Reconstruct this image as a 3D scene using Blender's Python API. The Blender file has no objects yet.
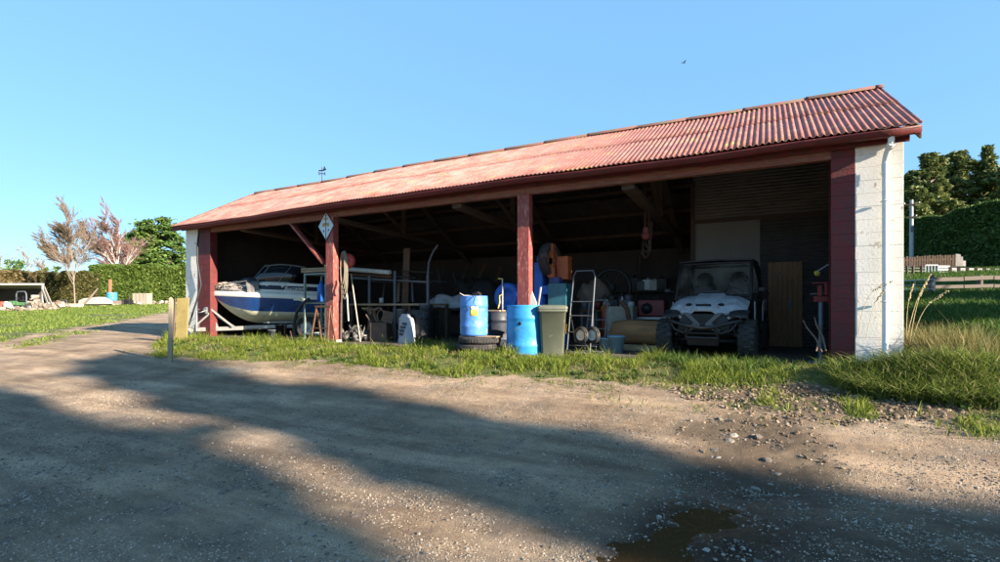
import bpy, math, random
import numpy as np
from mathutils import Vector, Matrix, Euler
random.seed(7); RNG = np.random.default_rng(7)
sc = bpy.context.scene; COL = sc.collection
R = math.radians
# ------------------------------------------------------------------ view geometry (metres)
YAW = R(28.1); SI, CO = math.sin(YAW), math.cos(YAW)
EYE = 1.45; HOR = 305.0; FPX = 500.0
D = 9.37                       # the open front of the shed
FLOOR = 0.48
def Xat(px, Y):
    t = (px-500)/FPX
    return Y*(CO*t-SI)/(CO+SI*t)
def dep(x, y): return CO*y-SI*x
def at(px, py, Y):             # point of the plane y=Y seen at a pixel of the photograph
    x = Xat(px, Y)
    return Vector((x, Y, EYE-(py-HOR)*dep(x, Y)/FPX))
def pd(px, d):                 # ground position at depth d
    lat = (px-500)/FPX*d
    return CO*lat-SI*d, SI*lat+CO*d
def zat(py, d): return EYE-(py-HOR)*d/FPX

# ------------------------------------------------------------------ value noise
def _h(ix, iy, s):
    n = (ix.astype(np.int64)*374761393+iy.astype(np.int64)*668265263+s*1442695041) & 0xffffffff
    n = ((n ^ (n >> 13))*1274126177) & 0xffffffff
    return ((n ^ (n >> 16)) & 0xffff)/65535.0
def vn(x, y, s=0):
    x = np.asarray(x, float); y = np.asarray(y, float)
    ix = np.floor(x); iy = np.floor(y); fx = x-ix; fy = y-iy
    fx = fx*fx*(3-2*fx); fy = fy*fy*(3-2*fy)
    a = _h(ix, iy, s); b = _h(ix+1, iy, s); c = _h(ix, iy+1, s); d = _h(ix+1, iy+1, s)
    return (a*(1-fx)+b*fx)*(1-fy)+(c*(1-fx)+d*fx)*fy
def fbm(x, y, s=0, o=4):
    t = 0; a = .5; n = 0
    for i in range(o):
        t = t+a*vn(x*2**i, y*2**i, s+i*17); n += a; a *= .5
    return t/n
def ss(a, b, x):
    t = np.clip((np.asarray(x, float)-a)/(b-a), 0, 1); return t*t*(3-2*t)

# ------------------------------------------------------------------ materials
MATS = {}
def mat(name, col, rough=.6, metal=0., var=.25, scale=6., spots=None, spot_amt=.35, spot_scale=14., bump=.15, bscale=40., spec=.4, stretch=None, coat=0.):
    """procedural worn surface: colour varied by two noises, stains of a second colour with their own shape, fine relief"""
    if name in MATS: return MATS[name]
    m = bpy.data.materials.new(name); MATS[name] = m; m.use_nodes = True
    nt = m.node_tree; N = nt.nodes; L = nt.links
    b = N['Principled BSDF']
    tc = N.new('ShaderNodeTexCoord'); mp = N.new('ShaderNodeMapping')
    L.new(tc.outputs['Object'], mp.inputs['Vector'])
    if stretch: mp.inputs['Scale'].default_value = stretch
    n1 = N.new('ShaderNodeTexNoise'); n1.inputs['Scale'].default_value = scale; n1.inputs['Detail'].default_value = 6; n1.inputs['Roughness'].default_value = .65
    L.new(mp.outputs[0], n1.inputs['Vector'])
    r = N.new('ShaderNodeValToRGB'); c = Vector(col[:3])
    r.color_ramp.elements[0].position = .28; r.color_ramp.elements[1].position = .72
    r.color_ramp.elements[0].color = (*(c*(1-var)), 1); r.color_ramp.elements[1].color = (*[min(.9, q*(1+var)) for q in c], 1)
    L.new(n1.outputs['Fac'], r.inputs['Fac'])
    out = r.outputs['Color']
    if spots:
        n2 = N.new('ShaderNodeTexNoise'); n2.inputs['Scale'].default_value = spot_scale; n2.inputs['Detail'].default_value = 8; n2.inputs['Roughness'].default_value = .7
        L.new(mp.outputs[0], n2.inputs['Vector'])
        r2 = N.new('ShaderNodeValToRGB'); e = r2.color_ramp.elements
        p = 1-spot_amt
        e[0].position = p*.5+.22; e[1].position = p*.5+.30
        L.new(n2.outputs['Fac'], r2.inputs['Fac'])
        mx = N.new('ShaderNodeMix'); mx.data_type = 'RGBA'
        L.new(r2.outputs['Color'], mx.inputs[0]); L.new(out, mx.inputs[6]); mx.inputs[7].default_value = (*spots[:3], 1)
        out = mx.outputs[2]
    L.new(out, b.inputs['Base Color'])
    b.inputs['Roughness'].default_value = rough; b.inputs['Metallic'].default_value = metal
    b.inputs['Specular IOR Level'].default_value = spec
    if coat: b.inputs['Coat Weight'].default_value = coat; b.inputs['Coat Roughness'].default_value = .15
    if rough < .98:
        mr = N.new('ShaderNodeMapRange'); mr.inputs[1].default_value = .3; mr.inputs[2].default_value = .7
        mr.inputs[3].default_value = max(.02, rough-.12); mr.inputs[4].default_value = min(1, rough+.15)
        L.new(n1.outputs['Fac'], mr.inputs[0]); L.new(mr.outputs[0], b.inputs['Roughness'])
    if bump:
        n3 = N.new('ShaderNodeTexNoise'); n3.inputs['Scale'].default_value = bscale; n3.inputs['Detail'].default_value = 5
        L.new(mp.outputs[0], n3.inputs['Vector'])
        bp = N.new('ShaderNodeBump'); bp.inputs['Strength'].default_value = bump; bp.inputs['Distance'].default_value = .02
        L.new(n3.outputs['Fac'], bp.inputs['Height']); L.new(bp.outputs[0], b.inputs['Normal'])
    return m
def leafmat(name, c0, c1, c2=None, transl=.35, rough=.6):
    """leaf or blade: colour picked per leaf, part of the light passes through"""
    if name in MATS: return MATS[name]
    m = bpy.data.materials.new(name); MATS[name] = m; m.use_nodes = True
    nt = m.node_tree; N = nt.nodes; L = nt.links
    N.remove(N['Principled BSDF']); o = N['Material Output']
    g = N.new('ShaderNodeNewGeometry'); r = N.new('ShaderNodeValToRGB'); e = r.color_ramp.elements
    e[0].color = (*c0, 1); e[1].color = (*c1, 1)
    if c2: e[1].position = .72; q = e.new(1.0); q.color = (*c2, 1)
    L.new(g.outputs['Random Per Island'], r.inputs['Fac'])
    p = N.new('ShaderNodeBsdfPrincipled'); p.inputs['Roughness'].default_value = rough; p.inputs['Specular IOR Level'].default_value = .25
    t = N.new('ShaderNodeBsdfTranslucent'); mx = N.new('ShaderNodeMixShader'); mx.inputs[0].default_value = transl
    L.new(r.outputs[0], p.inputs['Base Color']); L.new(r.outputs[0], t.inputs['Color'])
    L.new(p.outputs[0], mx.inputs[1]); L.new(t.outputs[0], mx.inputs[2]); L.new(mx.outputs[0], o.inputs['Surface'])
    return m

# ------------------------------------------------------------------ objects
def tag(o, label=None, cat=None, group=None, kind=None):
    if label: o['label'] = label
    if cat: o['category'] = cat
    if group: o['group'] = group
    if kind: o['kind'] = kind
    return o
def thing(name, label, cat, loc=(0, 0, 0), rz=0., group=None, rot=None):
    o = bpy.data.objects.new(name, None); COL.objects.link(o)
    o.empty_display_size = .1
    o.location = loc; o.rotation_euler = rot if rot else (0, 0, rz)
    return tag(o, label, cat, group)
def kids(o): return [c for c in bpy.data.objects if c.parent == o]
def dup(o, loc=None, rz=None, label=None, scale=None, parent=None, tree=None):
    c = o.copy(); COL.objects.link(c)
    if parent is not None: c.parent = parent
    if loc is not None: c.location = loc
    if rz is not None: c.rotation_euler = (0, 0, rz)
    if scale is not None: c.scale = (scale,)*3 if isinstance(scale, (int, float)) else scale
    if label: c['label'] = label
    for k in kids(o): dup(k, parent=c)
    return c
class MB:
    def __init__(s): s.v = []; s.f = []; s.sm = []
    def add(s, vs, fs, smooth=False):
        n = len(s.v); s.v += [tuple(p) for p in vs]
        for f in fs: s.f.append([n+i for i in f]); s.sm.append(smooth)
        return s
    def box(s, c, d, rot=None):
        c = Vector(c); h = Vector(d)/2
        M = (Euler(rot).to_matrix() if rot is not None and not isinstance(rot, Matrix) else rot) or Matrix.Identity(3)
        vs = [c+M @ Vector((x*h.x, y*h.y, z*h.z)) for z in (-1, 1) for y in (-1, 1) for x in (-1, 1)]
        return s.add(vs, [(0, 2, 3, 1), (4, 5, 7, 6), (0, 1, 5, 4), (2, 6, 7, 3), (0, 4, 6, 2), (1, 3, 7, 5)])
    def bar(s, p, q, w, h=None, up=(0, 0, 1)):
        p = Vector(p); q = Vector(q); h = h or w
        z = (q-p); L = z.length; z.normalize(); u = Vector(up)
        if abs(z.dot(u)) > .98: u = Vector((0, 1, 0))
        x = u.cross(z).normalized(); y = z.cross(x)
        M = Matrix((x, y, z)).transposed()
        return s.box((p+q)/2, (w, h, L), M)
    def tube(s, pts, r, n=8, closed=False, caps=True, smooth=True):
        pts = [Vector(p) for p in pts]; m = len(pts)
        rr = r if isinstance(r, (list, tuple)) else [r]*m
        rings = []; prev = None
        for i, p in enumerate(pts):
            if closed: t = pts[(i+1) % m]-pts[i-1]
            else: t = pts[min(i+1, m-1)]-pts[max(i-1, 0)]
            t.normalize()
            if prev is None:
                u = Vector((0, 0, 1)) if abs(t.z) < .9 else Vector((1, 0, 0))
            else: u = prev
            u = (u-t*u.dot(t)).normalized(); prev = u; w = t.cross(u)
            rings.append([p+(u*math.cos(a)+w*math.sin(a))*rr[i] for a in [2*math.pi*k/n for k in range(n)]])
        vs = [q for g in rings for q in g]; fs = []
        for i in range(m if closed else m-1):
            j = (i+1) % m
            for k in range(n): fs.append((i*n+k, i*n+(k+1) % n, j*n+(k+1) % n, j*n+k))
        s.add(vs, fs, smooth)
        if caps and not closed:
            s.add(rings[0], [tuple(range(n-1, -1, -1))]); s.add(rings[-1], [tuple(range(n))])
        return s
    def lathe(s, prof, c=(0, 0, 0), axis='z', n=24, smooth=True, M=None):
        c = Vector(c)
        if M is None: M = {'z': Matrix.Identity(3), 'x': Matrix(((0, 0, 1), (0, 1, 0), (-1, 0, 0))), 'y': Matrix(((1, 0, 0), (0, 0, 1), (0, -1, 0)))}[axis]
        vs = []; fs = []
        for (r, z) in prof:
            for k in range(n):
                a = 2*math.pi*k/n; vs.append(c+M @ Vector((r*math.cos(a), r*math.sin(a), z)))
        for i in range(len(prof)-1):
            for k in range(n): fs.append((i*n+k, i*n+(k+1) % n, (i+1)*n+(k+1) % n, (i+1)*n+k))
        return s.add(vs, fs, smooth)
    def cyl(s, p, q, r, n=12): return s.tube([p, q], r, n)
    def torus(s, c, Rr, r, axis='z', n=28, m=8, M=None):
        c = Vector(c)
        ax = {'z': (0, 1, 2), 'x': (1, 2, 0), 'y': (2, 0, 1)}[axis]
        pts = []
        for k in range(n):
            a = 2*math.pi*k/n; p = [0, 0, 0]; p[ax[0]] = Rr*math.cos(a); p[ax[1]] = Rr*math.sin(a)
            p = Vector(p); pts.append(c+(M @ p if M else p))
        return s.tube(pts, r, m, closed=True)
    def prism(s, poly, o, u, v, w):
        """flat outline (2D) set at o with axes u, v and given thickness vector w"""
        o = Vector(o); u = Vector(u); v = Vector(v); w = Vector(w); n = len(poly)
        a = [o+u*x+v*y for x, y in poly]; b = [p+w for p in a]
        fs = [tuple(range(n-1, -1, -1)), tuple(range(n, 2*n))]
        fs += [(i, (i+1) % n, n+(i+1) % n, n+i) for i in range(n)]
        return s.add(a+b, fs)
    def loft(s, rings, smooth=True, closed=True, caps=False):
        n = len(rings[0]); vs = [p for r in rings for p in r]; fs = []
        for i in range(len(rings)-1):
            for k in range(n if closed else n-1): fs.append((i*n+k, i*n+(k+1) % n, (i+1)*n+(k+1) % n, (i+1)*n+k))
        s.add(vs, fs, smooth)
        if caps: s.add(rings[0], [tuple(range(n-1, -1, -1))]); s.add(rings[-1], [tuple(range(n))])
        return s
    def grid(s, fn, nu, nv, smooth=True):
        vs = [fn(i/nu, j/nv) for j in range(nv+1) for i in range(nu+1)]
        fs = [(j*(nu+1)+i, j*(nu+1)+i+1, (j+1)*(nu+1)+i+1, (j+1)*(nu+1)+i) for j in range(nv) for i in range(nu)]
        return s.add(vs, fs, smooth)
    def blob(s, c, d, seed=0, amp=.25, nu=14, nv=9, freq=2.2, flat=None):
        """lumpy closed heap"""
        c = Vector(c); rings = []
        for j in range(nv+1):
            ph = -math.pi/2+math.pi*j/nv; ring = []
            for i in range(nu):
                th = 2*math.pi*i/nu
                x, y, z = math.cos(th)*math.cos(ph), math.sin(th)*math.cos(ph), math.sin(ph)
                k = 1+amp*(2*float(vn(x*freq+z*1.7+9, y*freq-z+5, seed))-1)
                p = Vector((x*d[0]*k, y*d[1]*k, z*d[2]*k))
                if flat is not None: p.z = max(p.z, flat)
                ring.append(c+p)
            rings.append(ring)
        return s.loft(rings)
    def build(s, name, m, parent=None, world=False, bev=0., sub=0, solid=0., seg=2):
        me = bpy.data.meshes.new(name)
        vs = s.v
        if world and parent is not None:
            q = parent.location; pp = parent.parent
            q = q if pp is None else q+pp.location
            vs = [(a[0]-q.x, a[1]-q.y, a[2]-q.z) for a in vs]
        me.from_pydata(vs, [], s.f)
        me.polygons.foreach_set('use_smooth', s.sm); me.update()
        o = bpy.data.objects.new(name, me); COL.objects.link(o)
        if m: me.materials.append(m)
        if parent: o.parent = parent
        if solid:
            k = o.modifiers.new('s', 'SOLIDIFY'); k.thickness = solid; k.offset = 0
        if bev:
            k = o.modifiers.new('b', 'BEVEL'); k.width = bev; k.segments = seg; k.limit_method = 'ANGLE'; k.angle_limit = R(40)
        if sub:
            k = o.modifiers.new('u', 'SUBSURF'); k.levels = sub; k.render_levels = sub
        return o
def np_mesh(name, V, F, m, parent=None, smooth=False):
    """V (n,3), F (m,k) all the same size"""
    V = np.asarray(V, np.float32).reshape(-1, 3); F = np.asarray(F, np.int32); k = F.shape[1]; nf = F.shape[0]
    me = bpy.data.meshes.new(name)
    me.vertices.add(len(V)); me.vertices.foreach_set('co', V.ravel())
    me.loops.add(nf*k); me.loops.foreach_set('vertex_index', F.ravel())
    me.polygons.add(nf); me.polygons.foreach_set('loop_start', np.arange(nf, dtype=np.int32)*k)
    me.polygons.foreach_set('loop_total', np.full(nf, k, np.int32))
    me.polygons.foreach_set('use_smooth', np.full(nf, smooth))
    me.update(calc_edges=True); me.validate()
    o = bpy.data.objects.new(name, me); COL.objects.link(o)
    if m: me.materials.append(m)
    if parent: o.parent = parent
    return o

# ------------------------------------------------------------------ terrain height
def gz(x, y):
    x = np.asarray(x, float); y = np.asarray(y, float)
    z = .40*ss(4.2, 8.4, y)*ss(-45, -20, x)+.40*(1-ss(-45, -20, x))
    d = CO*y-SI*x
    wl = ss(-15, -20, x)
    z = z+wl*(.0195*np.clip(d-22, 0, 140))*ss(0, 8, y)
    z = z+ss(1.9, 4.5, x)*ss(8.0, 14, y)*(.088*np.clip(y-8.5, 0, 70))
    # heaped turf by the right corner of the shed, low bank along the verge
    z = z+.29*np.exp(-(((x-2.1)/.75)**2+((y-8.05)/.42)**2))
    z = z+.13*np.exp(-(((x-.9)/1.1)**2+((y-8.2)/.35)**2))
    z = z+.07*np.exp(-((y-8.15)/.55)**2)*ss(-15.5, -14, x)*ss(2, 0, x)
    # broad undulation, wheel tracks
    z = z+.05*(fbm(x*.35, y*.35, 3)-.5)*ss(-1, 3, y)
    lane = ss(7.2, 5.8, y)
    z = z-.03*lane*(np.exp(-((y-4.6-.05*x)/.4)**2)+np.exp(-((y-2.9-.05*x)/.4)**2))
    # drain that holds the puddle
    wob = .34*(fbm(x*4.5, y*4.5, 44)-.5)
    for px_, py_, rx, ry, dp in ((-.41, 3.64, .20, .18, .075), (-.60, 3.0, .16, .18, .065), (-.50, 3.32, .10, .2, .035), (-.22, 4.15, .22, .35, .04), (-.05, 5.0, .45, .6, .05)):
        z = z-dp*np.exp(-((x-px_+wob)/rx)**2-((y-py_+wob)/ry)**2)
    return z
def gzf(x, y): return float(gz(np.array([x]), np.array([y]))[0])
def fz(x, y):    # floor inside the shed, ground outside
    return FLOOR if (-16 < x < 1.8 and y > 9.2 and y < 16.4) else gzf(x, y)
# ------------------------------------------------------------------ camera, sun, sky
cam = bpy.data.cameras.new('camera'); co = bpy.data.objects.new('camera', cam); COL.objects.link(co); sc.camera = co
co.location = (0, 0, EYE); co.rotation_euler = (R(90), 0, YAW)
cam.lens = 18; cam.sensor_width = 36; cam.shift_y = (HOR-281)/1000; cam.clip_start = .05; cam.clip_end = 4000
SUN_EL, SUN_AZ = R(20), R(8.7)        # low sun from the right, a little in front of the facade
sl = bpy.data.lights.new('sun', 'SUN'); so = bpy.data.objects.new('sun', sl); COL.objects.link(so)
sl.energy = 5.0; sl.angle = R(.5); sl.color = (1, .87, .705)
sd = Vector((math.cos(SUN_EL)*math.cos(SUN_AZ), -math.cos(SUN_EL)*math.sin(SUN_AZ), math.sin(SUN_EL)))
so.rotation_euler = sd.to_track_quat('Z', 'Y').to_euler(); so.location = sd*60
w = bpy.data.worlds.new('World'); sc.world = w; w.use_nodes = True
nt = w.node_tree; bg = nt.nodes['Background']
sk = nt.nodes.new('ShaderNodeTexSky'); sk.sky_type = 'NISHITA'; sk.sun_disc = False
sk.sun_elevation = SUN_EL; sk.sun_rotation = R(90)+SUN_AZ; sk.air_density = 1.0; sk.dust_density = .0; sk.ozone_density = 2.4; sk.altitude = 50
tint = nt.nodes.new('ShaderNodeMix'); tint.data_type = 'RGBA'; tint.blend_type = 'MULTIPLY'; tint.inputs[0].default_value = 1; tint.inputs[7].default_value = (.86, .98, 1.07, 1)   # clear, dry winter air
nt.links.new(sk.outputs[0], tint.inputs[6]); even = nt.nodes.new('ShaderNodeMix'); even.data_type = 'RGBA'; even.inputs[0].default_value = .74; even.inputs[7].default_value = (.80, 1.80, 3.0, 1); nt.links.new(tint.outputs[2], even.inputs[6]); nt.links.new(even.outputs[2], bg.inputs['Color']); bg.inputs['Strength'].default_value = .090
sc.view_settings.view_transform = 'Standard'; sc.view_settings.look = 'None'; sc.view_settings.gamma = 1; sc.view_settings.exposure = 1.93
sc.view_settings.use_curve_mapping = False
sc.cycles.max_bounces = 8; sc.cycles.diffuse_bounces = 4; sc.cycles.transparent_max_bounces = 12
sc.cycles.use_denoising = True

# ------------------------------------------------------------------ the ground: one sheet to the horizon
def graded(lo, hi, step, far, k=1.16):
    m = list(np.arange(lo, hi, step)); s = step; x = m[-1]
    up = []
    while x < far: s *= k; x += s; up.append(x)
    s = step; x = m[0]; dn = []
    while x > -far: s *= k; x -= s; dn.append(x)
    return np.array(dn[::-1]+m+up)
gx = graded(-13, 3.2, .036, 1500, 1.10); gy = graded(1.6, 10.0, .036, 1500, 1.10)
GX, GY = np.meshgrid(gx, gy)
def grass_mask(x, y):
    n = fbm(x*1.1, y*1.1, 5)-.5; n2 = fbm(x*5, y*5, 6)-.5
    edge = y-(7.02+.30*ss(-4, -1, x)*ss(2, .5, x)-.45*ss(-7, -13, x))+n*.9+n2*.5
    verge = ss(-.15, .25, edge)*ss(-13.4-1.0*(y-7)*1.6-.6, -13.4-1.0*(y-7)*1.6+.3, x)
    verge = verge*np.where(x < 1.85, 1-ss(9.15, 9.4, y+n*.3)*ss(-15.9, -15.5, x), 1)
    mudpatch = np.exp(-(((x-.75)/1.35)**2+((y-7.35)/.5)**2)*1.2)
    verge = verge*(1-.85*ss(.35, .7, mudpatch+n*.5))
    tail = ss(.45, .62, fbm(x*3.3, y*3.3, 12))*ss(6.0, 6.9, y)*ss(7.6, 7.0, y)*ss(-2.2, -.4, x)*.8
    lawn = ss(-.7, .6, (6.7+.74*(-22-x)-y)+n*3)*ss(-17, -20, x)*1.0
    isle = np.exp(-((y-(7.6+.72*(-21-x)))/.55)**2)*ss(-18.5, -20, x)*ss(-27, -24, x)*ss(.35, .6, n+.5)
    behind = ss(16.5, 18, y)*ss(-17, -14, x)
    return np.clip(np.maximum.reduce([verge, tail*(x < 2.2), lawn, isle*.8, behind]), 0, 1)
def mud_mask(x, y):
    n = fbm(x*1.4, y*1.4, 21)-.5
    a = np.exp(-(((x-.6)/1.8)**2+((y-7.1)/.75)**2))
    c = np.exp(-((x+.1)/.8)**2)*ss(2.0, 2.6, y)*ss(7.0, 5.6, y)*.9
    e = np.exp(-((y-3.9)/.9)**2)*ss(-.4, .6, x)*.7
    return np.clip(ss(.25, .75, np.maximum.reduce([a, c, e])+n*.7), 0, 1)
Z = gz(GX, GY)
lane = ss(7.4, 6.4, GY)
near = (GX > -14) & (GX < 4) & (GY > 1) & (GY < 10.5)
M_ = mud_mask(GX, GY)
Z = Z+np.where(near, .016*(fbm(GX*6, GY*6, 8, 4)-.5)*lane+.010*(fbm(GX*19, GY*19, 9, 2)-.5)+M_*.075*(fbm(GX*7, GY*7, 31, 3)-.5)*ss(5.6, 6.4, GY)+M_*.03*(fbm(GX*9, GY*9, 32, 3)-.5), 0)
inside = (GX > -15.9) & (GX < 1.75) & (GY > 9.45) & (GY < 16.3)
Z = np.where(inside, FLOOR-.12, Z)
nx, ny = len(gx), len(gy)
idx = np.arange(nx*ny).reshape(ny, nx)
F = np.stack([idx[:-1, :-1], idx[:-1, 1:], idx[1:, 1:], idx[1:, :-1]], -1).reshape(-1, 4)

def ground_material():
    m = bpy.data.materials.new('ground'); m.use_nodes = True
    nt = m.node_tree; N = nt.nodes; L = nt.links; b = N['Principled BSDF']
    tc = N.new('ShaderNodeTexCoord')
    def noise(s, d=6, r=.6, vec=None):
        n = N.new('ShaderNodeTexNoise'); n.inputs['Scale'].default_value = s; n.inputs['Detail'].default_value = d; n.inputs['Roughness'].default_value = r
        L.new(vec or tc.outputs['Object'], n.inputs['Vector']); return n.outputs['Fac']
    def ramp(f, *st):
        r = N.new('ShaderNodeValToRGB'); e = r.color_ramp.elements
        while len(e) < len(st): e.new(.5)
        for q, (p, c) in zip(e, st): q.position = p; q.color = (*c, 1) if len(c) == 3 else c
        L.new(f, r.inputs['Fac']); return r.outputs[0]
    def mix(f, a, c, mode='MIX'):
        x = N.new('ShaderNodeMix'); x.data_type = 'RGBA'; x.blend_type = mode
        for s, v in ((0, f), (6, a), (7, c)):
            if isinstance(v, (int, float)): x.inputs[s].default_value = v
            elif isinstance(v, tuple): x.inputs[s].default_value = (*v, 1)
            else: L.new(v, x.inputs[s])
        return x.outputs[2]
    def math_(op, a, c):
        x = N.new('ShaderNodeMath'); x.operation = op
        for s, v in ((0, a), (1, c)):
            if isinstance(v, (int, float)): x.inputs[s].default_value = v
            else: L.new(v, x.inputs[s])
        return x.outputs[0]
    def attr(n):
        a = N.new('ShaderNodeAttribute'); a.attribute_name = n; return a.outputs['Fac']
    # packed dirt and gravel
    base = ramp(noise(.9, 8, .7), (.30, (.30, .210, .138)), (.5, (.46, .335, .228)), (.72, (.58, .45, .33)))
    st = N.new('ShaderNodeMapping'); L.new(tc.outputs['Object'], st.inputs[0]); st.inputs['Scale'].default_value = (.35, 1.6, 1)
    streak = ramp(noise(1.6, 7, .65, st.outputs[0]), (.38, (.62, .60, .58)), (.62, (1.15, 1.14, 1.12)))
    base = mix(1.0, base, streak, 'MULTIPLY')
    fine = ramp(noise(75, 9, .82), (.34, (.38, .36, .34)), (.66, (1.5, 1.5, 1.5)))
    base = mix(.8, base, fine, 'MULTIPLY')
    vo = N.new('ShaderNodeTexVoronoi'); vo.inputs['Scale'].default_value = 55; L.new(tc.outputs['Object'], vo.inputs['Vector'])
    peb = ramp(vo.outputs['Color'], (.35, (.12, .10, .085)), (.8, (.32, .275, .23)))
    pm = ramp(noise(2.2, 6, .6), (.50, (0, 0, 0)), (.66, (.5, .5, .5)))
    base = mix(pm, base, peb)
    mudc = ramp(noise(3.2, 8, .7), (.3, (.075, .052, .034)), (.55, (.16, .115, .075)), (.75, (.26, .195, .13)))
    mud = attr('mud')
    base = mix(math_('MULTIPLY', mud, .9), base, mudc)
    gr = ramp(noise(.8, 8, .72), (.32, (.065, .075, .022)), (.48, (.10, .125, .030)), (.60, (.17, .175, .055)), (.72, (.22, .18, .095)))
    gf = ramp(noise(26, 6, .75), (.28, (.45, .45, .45)), (.72, (1.45, 1.45, 1.45)))
    gr = mix(.9, gr, gf, 'MULTIPLY')
    grass = attr('grass')
    gm = math_('SUBTRACT', math_('ADD', grass, noise(9, 6, .7)), .5)
    gm = ramp(gm, (.30, (0, 0, 0)), (.62, (1, 1, 1)))
    tr_ = ramp(math_('MULTIPLY', attr('track'), math_('ADD', noise(3, 5, .6), .5)), (.15, (.93, .92, .91)), (.75, (1.22, 1.21, 1.20)))
    base = mix(1.0, base, tr_, 'MULTIPLY')
    wet = ramp(attr('damp'), (.30, (1, 1, 1)), (.85, (.42, .37, .33)))
    base = mix(1.0, base, wet, 'MULTIPLY')
    col = mix(gm, base, gr)
    L.new(col, b.inputs['Base Color'])
    damp = attr('damp')
    dn = math_('ADD', damp, math_('MULTIPLY', math_('SUBTRACT', noise(5, 6, .7), .5), .8))
    ro = N.new('ShaderNodeMapRange'); L.new(dn, ro.inputs[0]); ro.inputs[1].default_value = .35; ro.inputs[2].default_value = .8; ro.inputs[3].default_value = .95; ro.inputs[4].default_value = .32
    L.new(ro.outputs[0], b.inputs['Roughness']); b.inputs['Specular IOR Level'].default_value = .3
    h = math_('ADD', math_('MULTIPLY', noise(70, 9, .85), 1.0), math_('MULTIPLY', vo.outputs['Distance'], math_('MULTIPLY', pm, -.8)))
    v2 = N.new('ShaderNodeTexVoronoi'); v2.inputs['Scale'].default_value = 120; L.new(tc.outputs['Object'], v2.inputs['Vector'])
    h = math_('ADD', h, math_('MULTIPLY', v2.outputs['Distance'], -.55))
    h = math_('ADD', h, math_('MULTIPLY', noise(7, 6, .6), 1.2))
    bp = N.new('ShaderNodeBump'); bp.inputs['Strength'].default_value = 1.0; bp.inputs['Distance'].default_value = .035
    L.new(h, bp.inputs['Height']); L.new(bp.outputs[0], b.inputs['Normal'])
    return m
g = np_mesh('ground', np.stack([GX, GY, Z], -1), F, ground_material(), smooth=True)
G_ = grass_mask(GX, GY)
far_field = ss(17, 22, np.hypot(GX, GY))*np.where((GX < -17) & (GY > 6.7+.74*(-22-GX)) & (GY < 60), 0, 1)*np.where(GY < 6.5, np.where(GX < -26, 1, 0), 1)
G_ = np.where(inside, 0, np.maximum(G_, far_field*np.where((GX < -17) | (GY > 16), 1, 0)))
damp = np.clip(.55*np.exp(-((GX+.2)/.6)**2)*ss(2.0, 2.6, GY)*ss(6.4, 5.0, GY)+.9*np.exp(-((GX+.41)/.34)**2-((GY-3.62)/.34)**2)+.9*np.exp(-((GX+.6)/.3)**2-((GY-2.95)/.36)**2)+.6*np.exp(-((GY-3.7)/.9)**2)*ss(-.6, .5, GX)*(fbm(GX*1.5, GY*1.5, 77)), 0, 1)
bend = .05*GX+.035*np.clip(-GX-7, 0, 30)**1.5*.35
TRK = np.clip(sum(np.exp(-((GY-c0-bend+.25*(fbm(GX*.6, GY*.6, 160)-.5))/.24)**2) for c0 in (2.35, 4.0, 5.3, 6.6)), 0, 1)*ss(7.3, 6.6, GY-bend)*np.where(near | (GX <= -14), 1, 0)*np.where(np.hypot(GX, GY) < 40, 1, 0)
for nme, arr in (('grass', G_), ('mud', np.where(near, M_, 0)), ('damp', np.where(near, damp, 0)), ('track', TRK)):
    a = g.data.attributes.new(nme, 'FLOAT', 'POINT'); a.data.foreach_set('value', np.ascontiguousarray(arr.ravel(), np.float32))
g['kind'] = 'structure'; g['label'] = 'packed dirt and gravel yard with a grass verge and lawn'

# the puddle
def water_mat():
    m = bpy.data.materials.new('puddle_water'); m.use_nodes = True; nt = m.node_tree; N = nt.nodes; L = nt.links; N.remove(N['Principled BSDF'])
    t = N.new('ShaderNodeBsdfTransparent'); t.inputs[0].default_value = (.74, .52, .32, 1); g = N.new('ShaderNodeBsdfGlossy'); g.inputs['Roughness'].default_value = .03
    d = N.new('ShaderNodeBsdfDiffuse'); d.inputs[0].default_value = (.25, .145, .065, 1); m0 = N.new('ShaderNodeMixShader'); m0.inputs[0].default_value = .22
    f = N.new('ShaderNodeFresnel'); f.inputs[0].default_value = 1.6; n = N.new('ShaderNodeTexNoise'); n.inputs['Scale'].default_value = 9
    bp = N.new('ShaderNodeBump'); bp.inputs['Strength'].default_value = .06; bp.inputs['Distance'].default_value = .01; L.new(n.outputs['Fac'], bp.inputs['Height']); L.new(bp.outputs[0], g.inputs['Normal'])
    L.new(t.outputs[0], m0.inputs[1]); L.new(d.outputs[0], m0.inputs[2])
    m1 = N.new('ShaderNodeMixShader'); L.new(f.outputs[0], m1.inputs[0]); L.new(m0.outputs[0], m1.inputs[1]); L.new(g.outputs[0], m1.inputs[2]); L.new(m1.outputs[0], N['Material Output'].inputs['Surface'])
    return m
wz = gzf(-.41, 3.64)+.036
b = MB(); pts = [(-.45+.55*math.cos(a), 3.3+.75*math.sin(a), wz) for a in [k*math.pi/16 for k in range(32)]]
b.add(pts, [tuple(range(32))]); b.build('puddle_water', water_mat())['kind'] = 'structure'

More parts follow.
